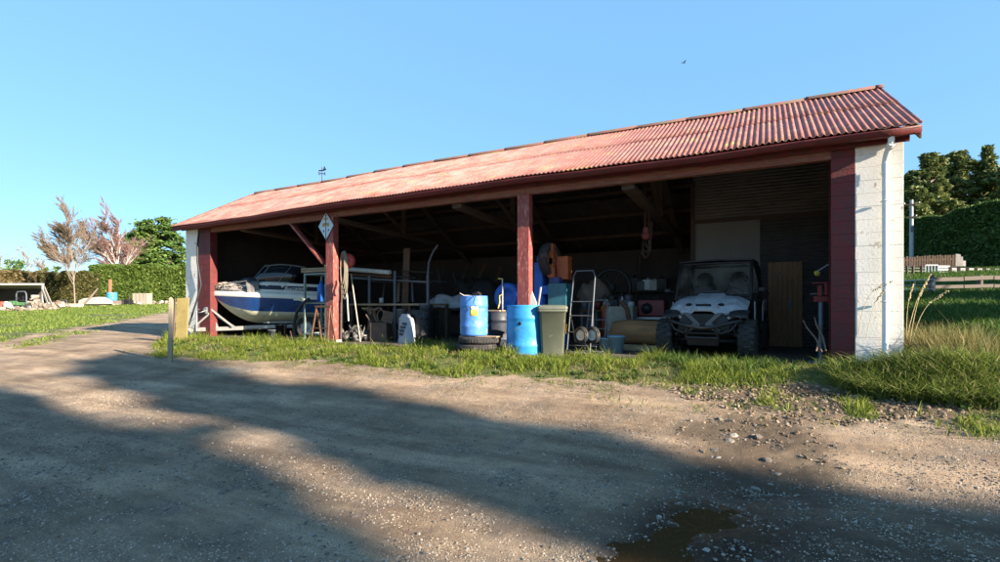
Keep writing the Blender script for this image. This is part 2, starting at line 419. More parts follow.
# ------------------------------------------------------------------ stones and clods
def stones(name, P, S, m, label, flat=.6):
    t = (1+5**.5)/2
    ico = np.array([(-1, t, 0), (1, t, 0), (-1, -t, 0), (1, -t, 0), (0, -1, t), (0, 1, t), (0, -1, -t), (0, 1, -t), (t, 0, -1), (t, 0, 1), (-t, 0, -1), (-t, 0, 1)])/1.9
    fc = np.array([(0, 11, 5), (0, 5, 1), (0, 1, 7), (0, 7, 10), (0, 10, 11), (1, 5, 9), (5, 11, 4), (11, 10, 2), (10, 7, 6), (7, 1, 8), (3, 9, 4), (3, 4, 2), (3, 2, 6), (3, 6, 8), (3, 8, 9), (4, 9, 5), (2, 4, 11), (6, 2, 10), (8, 6, 7), (9, 8, 1)])
    n = len(P)
    k = 1+RNG.uniform(-.3, .3, (n, 12, 1)); V = ico[None]*k*np.stack([RNG.uniform(.7, 1.3, n), RNG.uniform(.7, 1.3, n), RNG.uniform(.35, .8, n)*flat/.6], -1)[:, None]
    a = RNG.uniform(0, 6.28, n); c, s = np.cos(a)[:, None], np.sin(a)[:, None]
    V = np.stack([V[..., 0]*c-V[..., 1]*s, V[..., 0]*s+V[..., 1]*c, V[..., 2]], -1)*S[:, None, None]+P[:, None]
    Fc = fc[None]+(np.arange(n)*12)[:, None, None]
    o = np_mesh(name, V.reshape(-1, 3), Fc.reshape(-1, 3), m); o['kind'] = 'stuff'; o['label'] = label
    return o
def scatter_view(n, d0, d1, pw=1.0, x0=-30, x1=1030):
    d = d0+(d1-d0)*RNG.uniform(0, 1, n)**pw; px = RNG.uniform(x0, x1, n)
    lat = (px-500)/FPX*d
    return CO*lat-SI*d, SI*lat+CO*d
x, y = scatter_view(120000, 2.5, 9.5, 1.15)
dens = fbm(x*.55, y*1.5, 50, 4)+.35*(fbm(x*2.5, y*3, 51)-.5)
k = (y < 7.2) & (RNG.uniform(0, 1, len(x)) < ss(.38, .68, dens)*.85+.13) & (x > -11.5)
x, y = x[k], y[k]
S = .0022+.0125*RNG.uniform(0, 1, len(x))**4.2
stones('gravel', np.stack([x, y, gz(x, y)+S*RNG.uniform(-.35, .15, len(x))], -1), S, leafmat('gravel_stone', (.09, .075, .06), (.22, .18, .14), (.34, .295, .25), 0, .85), 'loose grey gravel strewn over the dirt yard')
# grit: the finest grade, thick in patches
x, y = scatter_view(330000, 2.5, 8.5, 1.1)
dens = .6*fbm(x*.8, y*2.0, 150, 4)+.4*fbm(x*3.5, y*4.5, 151, 3)
k = (y < 7.3) & (x > -10) & (RNG.uniform(0, 1, len(x)) < (ss(.40, .60, dens)*.62+.05)*(1-.75*np.exp(-((x+.1)/.9)**2)*ss(6.0, 4.6, y))); x, y = x[k], y[k]; n = len(x)
S = .0018+.0062*RNG.uniform(0, 1, n)**2.2
octa = np.array([(1, 0, 0), (0, 1, 0), (-1, 0, 0), (0, -1, 0), (0, 0, .75), (0, 0, -.5)]); of = np.array([(0, 1, 4), (1, 2, 4), (2, 3, 4), (3, 0, 4)])
V = octa[None]*(1+RNG.uniform(-.35, .35, (n, 6, 1))); a = RNG.uniform(0, 6.28, n); c, s_ = np.cos(a)[:, None], np.sin(a)[:, None]
V = np.stack([V[..., 0]*c-V[..., 1]*s_, V[..., 0]*s_+V[..., 1]*c, V[..., 2]], -1)*S[:, None, None]+np.stack([x, y, gz(x, y)+.016*(fbm(x*6, y*6, 8, 4)-.5)*ss(7.4, 6.4, y)+.010*(fbm(x*19, y*19, 9, 2)-.5)], -1)[:, None]
o = np_mesh('grit_gravel', V.reshape(-1, 3), (of[None]+(np.arange(n)*6)[:, None, None]).reshape(-1, 3), leafmat('grit', (.13, .10, .072), (.36, .28, .205), (.50, .43, .35), 0, .9)); o['kind'] = 'stuff'; o['label'] = 'fine grit packed into the dirt yard'
x, y = scatter_view(90, 2.6, 8, 1.2); k = (y < 7.1); x, y = x[k], y[k]; S = RNG.uniform(.012, .026, len(x))
xs = np.concatenate([x, RNG.normal(-.12, .24, 46), RNG.normal(-.4, .25, 26)]); ys = np.concatenate([y, RNG.uniform(4.3, 6.2, 46), RNG.uniform(2.7, 4.2, 26)]); S = np.concatenate([S, .012+.04*RNG.uniform(0, 1, 46)**2.5, RNG.uniform(.010, .028, 26)])
stones('larger_stones_debris', np.stack([xs, ys, gz(xs, ys)-S*.08], -1), S, leafmat('cobble', (.08, .068, .055), (.19, .16, .13), (.30, .27, .24), 0, .8), 'bigger stones lying about the dirt yard', .5)
x = RNG.normal(.5, 1.5, 5200); y = RNG.normal(7.0, .62, 5200); k = (mud_mask(x, y) > .35) & (y < 8.4); x, y = x[k], y[k]; S = .006+.022*RNG.uniform(0, 1, len(x))**2.5
stones('soil_clods', np.stack([x, y, gz(x, y)+S*.25], -1), S, leafmat('clod', (.08, .056, .036), (.20, .145, .095), (.32, .245, .17), 0, .95), 'crumbly brown soil clods churned up by the verge', .8)

# ------------------------------------------------------------------ grass blades
def blades(name, x, y, h, wd, m, label, lean=.5, z=None, wind=(0, 0), parent=None):
    n = len(x); z = gz(x, y)-.01 if z is None else z
    a = RNG.uniform(0, 6.283, n); L = lean*RNG.uniform(.2, 1.3, n)*h
    dx = np.cos(a)*L+wind[0]*h; dy = np.sin(a)*L+wind[1]*h
    pa = a+RNG.normal(0, .9, n)+1.57; wx = np.cos(pa)*wd*.5; wy = np.sin(pa)*wd*.5
    def row(f, wk):
        cx = x+dx*f**1.8; cy = y+dy*f**1.8; cz = z+h*f*(1-.28*f*np.minimum(1, L/h))
        return np.stack([cx-wx*wk, cy-wy*wk, cz], -1), np.stack([cx+wx*wk, cy+wy*wk, cz], -1)
    r = [row(0, .8), row(.4, 1), row(.75, .65), row(1., .08)]
    V = np.stack([q for p in r for q in p], 1)            # n,8,3
    f = np.array([(0, 1, 3, 2), (2, 3, 5, 4), (4, 5, 7, 6)])
    F = (f[None]+(np.arange(n)*8)[:, None, None]).reshape(-1, 4)
    o = np_mesh(name, V.reshape(-1, 3), F, m, parent); o['kind'] = 'stuff'; o['label'] = label
    return o
GREEN = leafmat('grass_blade', (.065, .11, .012), (.185, .235, .028), (.36, .35, .085), .45)
DARKG = leafmat('grass_blade_deep', (.03, .065, .010), (.08, .14, .022), (.16, .19, .045), .4)
DRY = leafmat('dry_grass', (.08, .085, .022), (.22, .19, .065), (.40, .33, .16), .35)
n = 175000
x = RNG.uniform(-19.5, 2.6, n); y = RNG.uniform(6.2, 9.75, n)
clump = fbm(x*2.2, y*2.2, 61, 3); k = RNG.uniform(0, 1, n) < grass_mask(x, y)*(.34+1.0*ss(.38, .62, clump)); x, y, clump = x[k], y[k], clump[k]
tall = ss(7.7, 8.8, y+.9*(fbm(x*1.3, y*1.3, 63)-.5))
h = (.035+.085*RNG.uniform(0, 1, len(x))**1.6)*(.35+1.4*ss(.3, .75, clump))+tall*RNG.uniform(.0, 1, len(x))**2*.34*ss(.40, .66, fbm(x*2.3, y*1.4, 66))
blades('verge_grass', x, y, h, RNG.uniform(.006, .013, len(x)), GREEN, 'bright green grass verge along the open front of the shed', .75)
# longer darker grass by the right bay and the corner
n = 17000; x = RNG.uniform(-1.6, 3.4, n); y = RNG.normal(8.75, .38, n)
tuft = fbm(x*2.6, y*2.6, 71, 3); k = (RNG.uniform(0, 1, n) < ss(.42, .6, tuft)) & ((y < 9.3) | (x > 1.85)); x, y, tuft = x[k], y[k], tuft[k]
blades('corner_grass', x, y, RNG.uniform(.07, .27, len(x))*(.5+tuft), RNG.uniform(.007, .014, len(x)), DARKG, 'long dark green grass growing up against the right corner of the shed', .8)
# heaped tussock in front of the corner, light and long
n = 7000; a = RNG.uniform(0, 6.28, n); rr = RNG.uniform(0, 1, n)**.6; x = 1.9+1.15*rr*np.cos(a); y = 7.75+.55*rr*np.sin(a)
blades('tussock_grass', x, y, RNG.uniform(.10, .36, n), RNG.uniform(.007, .013, n), leafmat('tussock_blade', (.06, .10, .016), (.17, .22, .04), (.42, .38, .16), .4), 'shaggy grass heaped on the bank before the right corner', 1.0, wind=(-.2, -.5))
# rank dry grass to the right of the corner
n = 4200; x = RNG.normal(2.3, .28, n); y = RNG.normal(9.6, .5, n); k = x > 1.95; x, y = x[k], y[k]
blades('dry_grass', x, y, RNG.uniform(.3, .9, len(x)), RNG.uniform(.006, .011, len(x)), DRY, 'tall straw coloured grass beside the white corner', .55, wind=(-.05, -.1))
n = 9500; x = RNG.normal(3.5, 1.3, n); y = RNG.normal(9.8, 1.2, n); k = (x > 2.0) & (fbm(x*1.2, y*1.2, 97) > .44); x, y = x[k], y[k]
blades('rank_grass', x, y, RNG.uniform(.2, .55, len(x)), RNG.uniform(.008, .016, len(x)), DARKG, 'rank green grass beyond the right corner', .8)
# paddock on the right
d = RNG.uniform(8.5, 48, 60000)**1.0; px = RNG.uniform(895, 1010, len(d)); lat = (px-500)/FPX*d; x = CO*lat-SI*d; y = SI*lat+CO*d
k = (x > 2.0)&(y > 7.2); x, y, d = x[k], y[k], d[k]
blades('paddock_grass', x, y, RNG.uniform(.08, .22, len(x))*(1+d/45), .010+d*.0011, leafmat('paddock_blade', (.025, .065, .010), (.06, .125, .018), (.15, .17, .04), .4), 'green paddock grass rising behind the shed', .8)
# lawn on the left
d = 15+85*RNG.uniform(0, 1, 60000)**1.5; px = RNG.uniform(-20, 205, len(d)); lat = (px-500)/FPX*d; x = CO*lat-SI*d; y = SI*lat+CO*d
k = (RNG.uniform(0, 1, len(x)) < grass_mask(x, y)*ss(.3, .55, fbm(x*.5, y*.5, 81))) & (x < -17); x, y, d = x[k], y[k], d[k]
blades('lawn_grass', x, y, RNG.uniform(.04, .10, len(x))*(1+d/40), .012+d*.0011, leafmat('lawn_blade', (.07, .12, .018), (.16, .22, .036), (.27, .28, .08), .4), 'cropped sunlit lawn beyond the track on the left', .8)

# dead stems and broad weeds in the verge
n = 16000; x = RNG.uniform(-15, 2.4, n); y = RNG.uniform(6.8, 9.4, n); k = RNG.uniform(0, 1, n) < grass_mask(x, y)*ss(.42, .62, fbm(x*1.7, y*1.7, 91)); x, y = x[k], y[k]
blades('dead_stems_grass', x, y, RNG.uniform(.03, .16, len(x)), RNG.uniform(.004, .009, len(x)), leafmat('dead_blade', (.15, .115, .05), (.28, .22, .11), (.42, .35, .21), .3), 'dead straw coloured stems among the green verge', 1.2)
n = 420; cx = RNG.uniform(-14.5, 2.2, n); cy = RNG.uniform(7.1, 9.2, n); k = RNG.uniform(0, 1, n) < grass_mask(cx, cy); cx, cy = cx[k], cy[k]
q = RNG.integers(7, 13, len(cx)); x = np.repeat(cx, q)+RNG.normal(0, .02, q.sum()); y = np.repeat(cy, q)+RNG.normal(0, .02, q.sum())
blades('weeds', x, y, RNG.uniform(.05, .12, len(x)), RNG.uniform(.022, .045, len(x)), leafmat('weed_leaf', (.04, .085, .018), (.09, .15, .03), (.16, .20, .05), .35), 'broad leaved weeds dotted through the verge', 1.5)

n = 9000; x = RNG.uniform(-14.5, 2.6, n); y = 7.05-RNG.exponential(.28, n); k = (fbm(x*3, y*3, 95) > .52) & (y > 5.9); x, y = x[k], y[k]
blades('straggling_grass', x, y, RNG.uniform(.02, .07, len(x)), RNG.uniform(.005, .010, len(x)), leafmat('straggle_blade', (.06, .10, .014), (.16, .19, .035), (.36, .32, .13), .4), 'thin straggling grass where the verge runs out into the dirt', 1.2)
# ------------------------------------------------------------------ the shed
XL, XR = -16.55, 1.95
YE, ZE = 9.02, EYE+2.56         # lower front edge of the roof
YR, ZR = 12.0, EYE+4.19         # ridge
YB = 16.55; ZB = ZR-(YB-YR)*.555
P1, P2, TR = -4.46, Xat(329.5, D), (-13.75, -9.96, -6.2, -2.33)
RED = mat('red_paint', (.115, .014, .015), .6, var=.3, scale=3, spots=(.075, .02, .016), spot_amt=.42, spot_scale=9, bump=.25, bscale=30)
REDWOOD = mat('red_paint_timber', (.23, .050, .042), .6, var=.25, scale=4, spots=(.40, .22, .17), spot_amt=.34, spot_scale=13, bump=.35, bscale=26, stretch=(3, 3, .6))
FADED = mat('weathered_red_beam', (.21, .070, .048), .7, var=.35, scale=5, spots=(.21, .12, .07), spot_amt=.42, spot_scale=11, bump=.3, bscale=24, stretch=(.5, 3, 3))
WHITE = mat('white_painted_block', (.70, .665, .60), .7, var=.10, scale=2.5, spots=(.33, .26, .19), spot_amt=.25, spot_scale=5, bump=.12, bscale=30)
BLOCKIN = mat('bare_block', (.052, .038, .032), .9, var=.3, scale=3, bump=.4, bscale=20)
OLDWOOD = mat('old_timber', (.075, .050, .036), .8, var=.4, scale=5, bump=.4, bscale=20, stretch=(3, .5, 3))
def roof_mat():
    m = mat('faded_red_roof', (.28, .098, .078), .62, var=.32, scale=1.6, spots=(.40, .20, .155), spot_amt=.34, spot_scale=5, bump=.3, bscale=60)
    nt = m.node_tree; N = nt.nodes; L = nt.links; b = N['Principled BSDF']
    src = b.inputs['Base Color'].links[0].from_socket
    tc = N.new('ShaderNodeTexCoord')
    # lichen: yellow crusts and grey-green specks
    def lay(src, sc_, lo, hi, col, st=(1, 1, 1)):
        mp = N.new('ShaderNodeMapping'); mp.inputs['Scale'].default_value = st; L.new(tc.outputs['Object'], mp.inputs[0])
        n = N.new('ShaderNodeTexNoise'); n.inputs['Scale'].default_value = sc_; n.inputs['Detail'].default_value = 8; n.inputs['Roughness'].default_value = .72
        L.new(mp.outputs[0], n.inputs['Vector'])
        r = N.new('ShaderNodeValToRGB'); r.color_ramp.elements[0].position = lo; r.color_ramp.elements[1].position = hi; L.new(n.outputs['Fac'], r.inputs['Fac'])
        x = N.new('ShaderNodeMix'); x.data_type = 'RGBA'; L.new(r.outputs[0], x.inputs[0]); L.new(src, x.inputs[6]); x.inputs[7].default_value = (*col, 1); return x.outputs[2]
    o = lay(src, 3.6, .55, .68, (.42, .25, .075), (.7, .8, 1))
    o = lay(o, 14, .60, .70, (.20, .085, .062))
    o = lay(o, 2.2, .50, .68, (.15, .055, .040), (5, .35, 1))
    o = lay(o, 5, .60, .66, (.11, .05, .035), (2, .8, 1))
    # bleached, lichen-pale paint and glancing sun sheen put into the colour, more of it along the far half of the roof
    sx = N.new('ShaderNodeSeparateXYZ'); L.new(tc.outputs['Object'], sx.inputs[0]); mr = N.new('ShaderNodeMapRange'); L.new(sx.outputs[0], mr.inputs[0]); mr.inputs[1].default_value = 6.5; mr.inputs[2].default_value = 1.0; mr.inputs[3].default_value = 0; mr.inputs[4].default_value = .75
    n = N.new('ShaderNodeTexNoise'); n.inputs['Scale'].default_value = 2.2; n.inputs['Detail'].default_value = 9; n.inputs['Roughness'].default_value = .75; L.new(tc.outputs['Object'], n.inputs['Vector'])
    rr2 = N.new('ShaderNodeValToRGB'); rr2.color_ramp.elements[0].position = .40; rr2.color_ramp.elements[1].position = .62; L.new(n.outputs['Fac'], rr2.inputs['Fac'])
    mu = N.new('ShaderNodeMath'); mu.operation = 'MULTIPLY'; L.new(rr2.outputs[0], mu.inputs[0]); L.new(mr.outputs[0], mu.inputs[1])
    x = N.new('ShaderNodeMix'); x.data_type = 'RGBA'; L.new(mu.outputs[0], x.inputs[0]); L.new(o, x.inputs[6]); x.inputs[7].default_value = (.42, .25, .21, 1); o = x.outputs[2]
    L.new(o, b.inputs['Base Color'])
    return m
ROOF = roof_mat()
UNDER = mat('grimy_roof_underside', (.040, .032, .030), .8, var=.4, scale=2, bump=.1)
shed = thing('farm_shed', 'long open-fronted farm shed with red posts and faded red corrugated roof', 'shed', (-7.3, 12.0, FLOOR))
WP = .092
def sagz(x): return -.10*ss(-7, -16.5, x)+.010*np.sin(x*1.1)+.006*np.sin(x*2.7+1)
def slope(y0, z0, y1, z1, rows, lift):
    xs = np.arange(XL, XR+.001, WP/8); V = []; F = []
    base = 0
    for r in range(rows):
        ts = np.linspace(r/rows, (r+1)/rows+(.03 if r < rows-1 else 0), 4)
        for q, t in enumerate(ts):
            yy = y0+(y1-y0)*t
            ripple = .0150*np.sin(2*np.pi*xs/WP)
            # each sheet lies a little differently
            j = np.floor((xs-XL)/1.02); jit = _h(j, np.full_like(j, r), 5)*.003
            V.append(np.stack([xs+.002*r, np.full_like(xs, yy)-(.012*_h(j, j*0+r, 9) if q == 0 else 0), z0+(z1-z0)*t+ripple+lift*(r == 0)*(1-q/3)*0+(.008 if q == 0 else 0)*(r > 0)+jit*(1-q/3)+sagz(xs)], -1))
        n = len(xs)
        for q in range(3):
            a = base+q*n+np.arange(n-1); F.append(np.stack([a, a+1, a+n+1, a+n], -1))
        base += 4*n
    return np.concatenate(V), np.concatenate(F)
q = shed.location
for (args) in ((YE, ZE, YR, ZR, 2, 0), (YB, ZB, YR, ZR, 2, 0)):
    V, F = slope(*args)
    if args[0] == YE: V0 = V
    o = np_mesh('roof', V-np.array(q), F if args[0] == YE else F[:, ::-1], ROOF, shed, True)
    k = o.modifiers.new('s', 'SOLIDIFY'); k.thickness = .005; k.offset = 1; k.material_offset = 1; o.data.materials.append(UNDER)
# ridge capping: half round pieces with overlaps
b = MB(); L_ = 1.15; x = XL
while x < XR-.05:
    x1 = min(x+L_+.05, XR+.02); dz = float(sagz(np.array([x]))[0])+random.uniform(0, .001)
    rings = []
    for xx, rr in ((x, .090), (x+.05, .0895), (x1, .087)):
        rings.append([Vector((xx, YR+math.sin(a)*rr*1.35, ZR-.035+math.cos(a)*rr*.95+dz)) for a in np.linspace(-1.65, 1.65, 13)])
    b.loft(rings, closed=False); x += L_
b.build('ridge_cap', mat('ridge_cap', (.15, .055, .045), .75, var=.3, scale=4, spots=(.09, .075, .05), spot_amt=.5, spot_scale=7, bump=.4), shed, True, solid=.012)
# gutter (open, rolled front), with fascia and soffit gap behind it
b = MB(); rings = []
for x in np.linspace(XL+.02, XR-.02, 40):
    dz = float(sagz(np.array([x]))[0])+.006*math.sin(x*.9)
    rings.append([Vector((x, 9.105+yy, ZE-.115+zz+dz)) for yy, zz in ((.055, .085), (.05, .0), (-.02, -.02), (-.075, -.005), (-.085, .055), (-.098, .07), (-.085, .08))])
b.loft(rings, closed=False)
b.build('gutter', RED, shed, True, solid=.006)
b = MB()
xs = [XL+.06, -13.2, -10.1, -6.9, -4.1, -1.0, XR-.1]
for i in range(6):
    dz = .5*float(sagz(np.array([(xs[i]+xs[i+1])/2]))[0])
    b.box(((xs[i]+xs[i+1])/2, 9.295+random.uniform(-.008, .008), EYE+2.515+dz+random.uniform(-.012, .012)), (xs[i+1]-xs[i]-.008, .035, .22), (0, random.uniform(-.003, .003), 0))
b.build('fascia', RED, shed, True, bev=.004)
b = MB()
for x0, x1 in ((-15.08, -9.9), (-9.9, -4.4), (-4.4, .9)):
    b.box(((x0+x1)/2, 9.44, EYE+2.365+random.uniform(-.01, .01)-(.04 if x0 < -15 else 0)), (x1-x0-.006, .14, .165), (0, random.uniform(-.002, .002), 0))
b.build('lintel', FADED, shed, True, bev=.006)
# barge boards at the ends
for X in (XR-.03, XL+.03):
    b = MB(); b.prism([(9.06, ZE-.20), (9.06, ZE-.03), (YR, ZR-.04), (YR, ZR-.26)], (X-.014, 0, 0), (0, 1, 0), (0, 0, 1), (.028, 0, 0))
    b.prism([(YB, ZB-.20), (YR, ZR-.26), (YR, ZR-.04), (YB, ZB-.03)], (X-.014, 0, 0), (0, 1, 0), (0, 0, 1), (.028, 0, 0))
    b.build('barge_board', mat('mossy_red_board', (.16, .035, .03), .75, var=.3, spots=(.12, .11, .035), spot_amt=.5, spot_scale=8, bump=.3), shed, True, bev=.003)
# soffit between fascia and roof edge
MB().add([(XL+.05, 9.10, ZE-.03), (XR-.05, 9.10, ZE-.03), (XR-.05, 9.30, ZE+.07), (XL+.05, 9.30, ZE+.07)], [(0, 1, 2, 3)]).build('soffit', FADED, shed, True)
# block walls
def blockwall(b, x0, x1, y0, y1, z0, z1, front=True, ch=.2, bl=.4):
    """courses of blocks with shallow joints; the long side runs along x"""
    z = z0; r = 0
    while z < z1-.01:
        zz = min(z+ch, z1); x = x0-(bl/2 if r % 2 else 0)
        while x < x1-.001:
            a = max(x, x0); c = min(x+bl, x1)
            if c-a > .012: b.box(((a+c)/2, (y0+y1)/2+random.uniform(-.0015, .0015), (z+zz)/2), (c-a-.001, y1-y0, zz-z-.0025))
            x += bl
        z = zz; r += 1
    b.box(((x0+x1)/2, (y0+y1)/2+.004, (z0+z1)/2), (x1-x0-.01, y1-y0-.014, z1-z0-.01))
zt = EYE+2.42
b = MB(); blockwall(b, 1.197, 1.79, D, D+.2, .35, zt, bl=1.3); b.build('front_wall', WHITE, shed, True, bev=.003)
b = MB(); blockwall(b, -16.39, -15.74, D, D+.2, .3, zt-.02, bl=1.3); b.build('front_wall', WHITE, shed, True, bev=.003)
b = MB(); blockwall(b, .886, 1.195, D-.006, D+.32, .35, zt+.03, bl=.9); b.build('pier', RED, shed, True, bev=.002)
b = MB(); blockwall(b, -15.74, -15.10, D-.006, D+.22, .3, zt-.02); b.build('pier', RED, shed, True, bev=.002)
def gable(x0, x1):
    b = MB(); w = Vector((x1-x0, 0, 0))
    pts = [(D+.21, .3), (D+.21, ZE+.13), (YR, ZR-.05), (16.3, ZB+.06), (16.3, .3)]
    b.prism(pts, (x0, 0, 0), (0, 1, 0), (0, 0, 1), w)
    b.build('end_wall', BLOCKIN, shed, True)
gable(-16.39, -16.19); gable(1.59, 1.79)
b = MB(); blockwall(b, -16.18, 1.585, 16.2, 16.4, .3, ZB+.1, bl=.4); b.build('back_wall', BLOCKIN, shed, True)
# posts
for X in (P1, P2):
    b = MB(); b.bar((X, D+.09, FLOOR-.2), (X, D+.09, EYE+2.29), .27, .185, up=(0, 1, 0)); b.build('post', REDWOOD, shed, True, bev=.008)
    b = MB(); b.box((X, D+.09, FLOOR-.04), (.40, .32, .22)); b.build('footing', mat('concrete', (.33, .30, .27), .9, var=.2, bump=.3), shed, True, bev=.03)
p = at(291, 223, D+.1); q2 = at(325, 264, D+.1)
b = MB(); b.bar(p, q2, .06, .15, up=(0, 1, 0)); b.build('brace', REDWOOD, shed, True, bev=.005)
# roof timbers
TZ = EYE+2.24
def roofz(y): return ZR-(YR-y)*(ZR-ZE)/(YR-YE) if y < YR else ZR-(y-YR)*.555
for X in TR:
    b = MB(); b.bar((X, 9.52, TZ), (X, 16.15, TZ-.25), .09, .24, up=(1, 0, 0)); t = b.build('tie_beam', OLDWOOD, shed, True, bev=.006)
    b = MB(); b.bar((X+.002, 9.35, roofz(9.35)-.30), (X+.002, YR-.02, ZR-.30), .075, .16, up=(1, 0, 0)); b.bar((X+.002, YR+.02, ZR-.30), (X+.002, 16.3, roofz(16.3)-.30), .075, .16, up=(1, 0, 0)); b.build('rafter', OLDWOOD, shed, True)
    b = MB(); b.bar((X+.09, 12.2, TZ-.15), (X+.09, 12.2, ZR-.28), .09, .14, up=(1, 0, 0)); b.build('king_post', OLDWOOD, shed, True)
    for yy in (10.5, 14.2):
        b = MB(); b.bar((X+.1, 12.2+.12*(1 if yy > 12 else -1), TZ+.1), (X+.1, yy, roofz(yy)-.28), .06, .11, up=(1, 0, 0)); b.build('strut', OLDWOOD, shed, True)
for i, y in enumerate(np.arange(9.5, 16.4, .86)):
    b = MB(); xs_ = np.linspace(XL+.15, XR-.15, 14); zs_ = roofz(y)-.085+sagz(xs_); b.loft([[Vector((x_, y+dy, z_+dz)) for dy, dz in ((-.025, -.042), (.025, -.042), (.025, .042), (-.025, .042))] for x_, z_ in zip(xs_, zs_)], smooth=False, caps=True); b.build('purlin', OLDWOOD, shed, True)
# downpipe with its elbow, and a thin conduit
PVC = mat('white_plastic', (.74, .72, .68), .4, var=.06, spots=(.45, .40, .33), spot_amt=.12, spot_scale=6, bump=.05)
xd = Xat(885.5, 9.26)
b = MB(); b.tube([(xd+.04, 9.10, ZE-.12), (xd+.04, 9.10, ZE-.19), (xd+.005, 9.22, ZE-.34), (xd, 9.275, ZE-.42), (xd, 9.275, ZE-.6), (xd, 9.275, 1.0), (xd, 9.275, .78), (xd, 9.24, .70), (xd-.01, 9.16, .655)], .042, 14)
b.cyl((xd+.04, 9.10, ZE-.21), (xd+.02, 9.15, ZE-.26), .049, 14); b.cyl((xd, 9.275, ZE-.62), (xd, 9.275, ZE-.45), .048, 14)
dpipe = b.build('downpipe', PVC, shed, True)
for z in (3.0, 1.5):
    b = MB(); b.torus((0, 0, 0), .046, .008); b.box((.0, .055, 0), (.10, .02, .02))
    o = b.build('pipe_bracket', PVC, dpipe); o.location = (xd-shed.location.x, 9.275-shed.location.y, z-shed.location.z)
b = MB(); b.tube([at(856.5, 272, D-.012), at(856.5, 335, D-.012)], .011, 8); b.build('conduit', PVC, shed, True)
# store room in the right bay
YP = 13.4; xp0 = Xat(693, YP); TIN = mat('dull_corrugated_iron', (.15, .14, .135), .6, .3, var=.25, scale=2, spots=(.10, .075, .06), spot_amt=.2, spot_scale=3, bump=.1)
def corr(name, x0, x1, y, z0, z1, m, zc=None):
    xs = [x0, x1]; n = int((z1-z0)/.0127); V = []; F = []
    zz = z0+np.arange(n+1)*.0127
    for z in zz:
        for x in xs: V.append((x, y+.011*math.sin(2*math.pi*z/.076), z))
    for i in range(n): F.append((2*i, 2*i+1, 2*i+3, 2*i+2))
    q = shed.location
    return np_mesh(name, np.array(V)-np.array(q), np.array(F), m, shed, True)
zm = zat(222, dep(xp0, YP))
corr('iron_cladding', xp0, 1.585, YP-.02, zm, roofz(YP)-.05, TIN)
xq = Xat(760, YP)
corr('iron_cladding', xq, 1.585, YP, FLOOR, zm-.02, mat('dark_corrugated_iron', (.07, .062, .060), .6, .3, var=.3, scale=3, bump=.1))
b = MB(); b.box(((xp0+xq)/2, YP-.02, (FLOOR+zm)/2), (xq-xp0, .02, zm-FLOOR-.06)); b.box(((xp0+xq)/2+.1, YP-.034, (FLOOR+zm)/2), (.05, .008, zm-FLOOR-.1))
b.build('wall_panel', mat('pale_fibre_sheet', (.19, .172, .15), .75, var=.15, scale=2, spots=(.2, .16, .13), spot_amt=.2, bump=.1), shed, True, bev=.002)
b = MB(); b.box(((xp0+1.585)/2, YP-.05, zm-.02), (1.585-xp0, .06, .09)); b.bar((xp0, YP-.06, FLOOR), (xp0, YP-.06, zm+1.0), .09, .07)
b.build('wall_framing', OLDWOOD, shed, True, bev=.003)
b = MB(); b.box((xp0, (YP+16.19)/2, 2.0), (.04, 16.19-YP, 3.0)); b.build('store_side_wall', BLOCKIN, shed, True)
xa, xb = Xat(768, YP-.1), Xat(802.5, YP-.1); zd = zat(262, dep(xa, YP-.1))
b = MB(); nb = 7
for i in range(nb):
    x0 = xa+(xb-xa)*i/nb; x1 = xa+(xb-xa)*(i+1)/nb
    b.box(((x0+x1)/2, YP-.085+random.uniform(-.002, .002), (FLOOR+zd)/2), (x1-x0-.005, .025, zd-FLOOR-.02))
DOORW = mat('brown_door_boards', (.24, .115, .042), .55, var=.3, scale=4, spots=(.13, .06, .025), spot_amt=.3, spot_scale=6, bump=.25, bscale=18, stretch=(4, 4, .5))
door = b.build('door', DOORW, shed, True, bev=.003)
hp = at(790, 305, YP-.13)
b = MB(); b.box((hp.x, hp.y+.012, hp.z), (.05, .012, .20)); b.tube([(hp.x, hp.y, hp.z+.07), (hp.x, hp.y-.05, hp.z+.05), (hp.x, hp.y-.05, hp.z-.05), (hp.x, hp.y, hp.z-.07)], .012, 8)
o = b.build('handle', mat('blue_grey_steel', (.10, .14, .20), .4, .6, bump=0)); o.parent = door
o.data.transform(Matrix.Translation(-shed.location))
for zz in (FLOOR+.25, zd-.25):
    o = MB().box(((xa+xb)/2, YP-.105, zz), (xb-xa-.05, .022, .11)).build('door_ledge', DOORW); o.parent = door; o.data.transform(Matrix.Translation(-shed.location))
# the slab
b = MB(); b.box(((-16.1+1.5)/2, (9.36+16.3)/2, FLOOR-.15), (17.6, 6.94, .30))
b.build('shed_floor', mat('dusty_concrete', (.085, .068, .055), .9, var=.35, scale=1.5, spots=(.05, .04, .035), spot_amt=.35, spot_scale=3, bump=.3), bev=.02)['kind'] = 'structure'

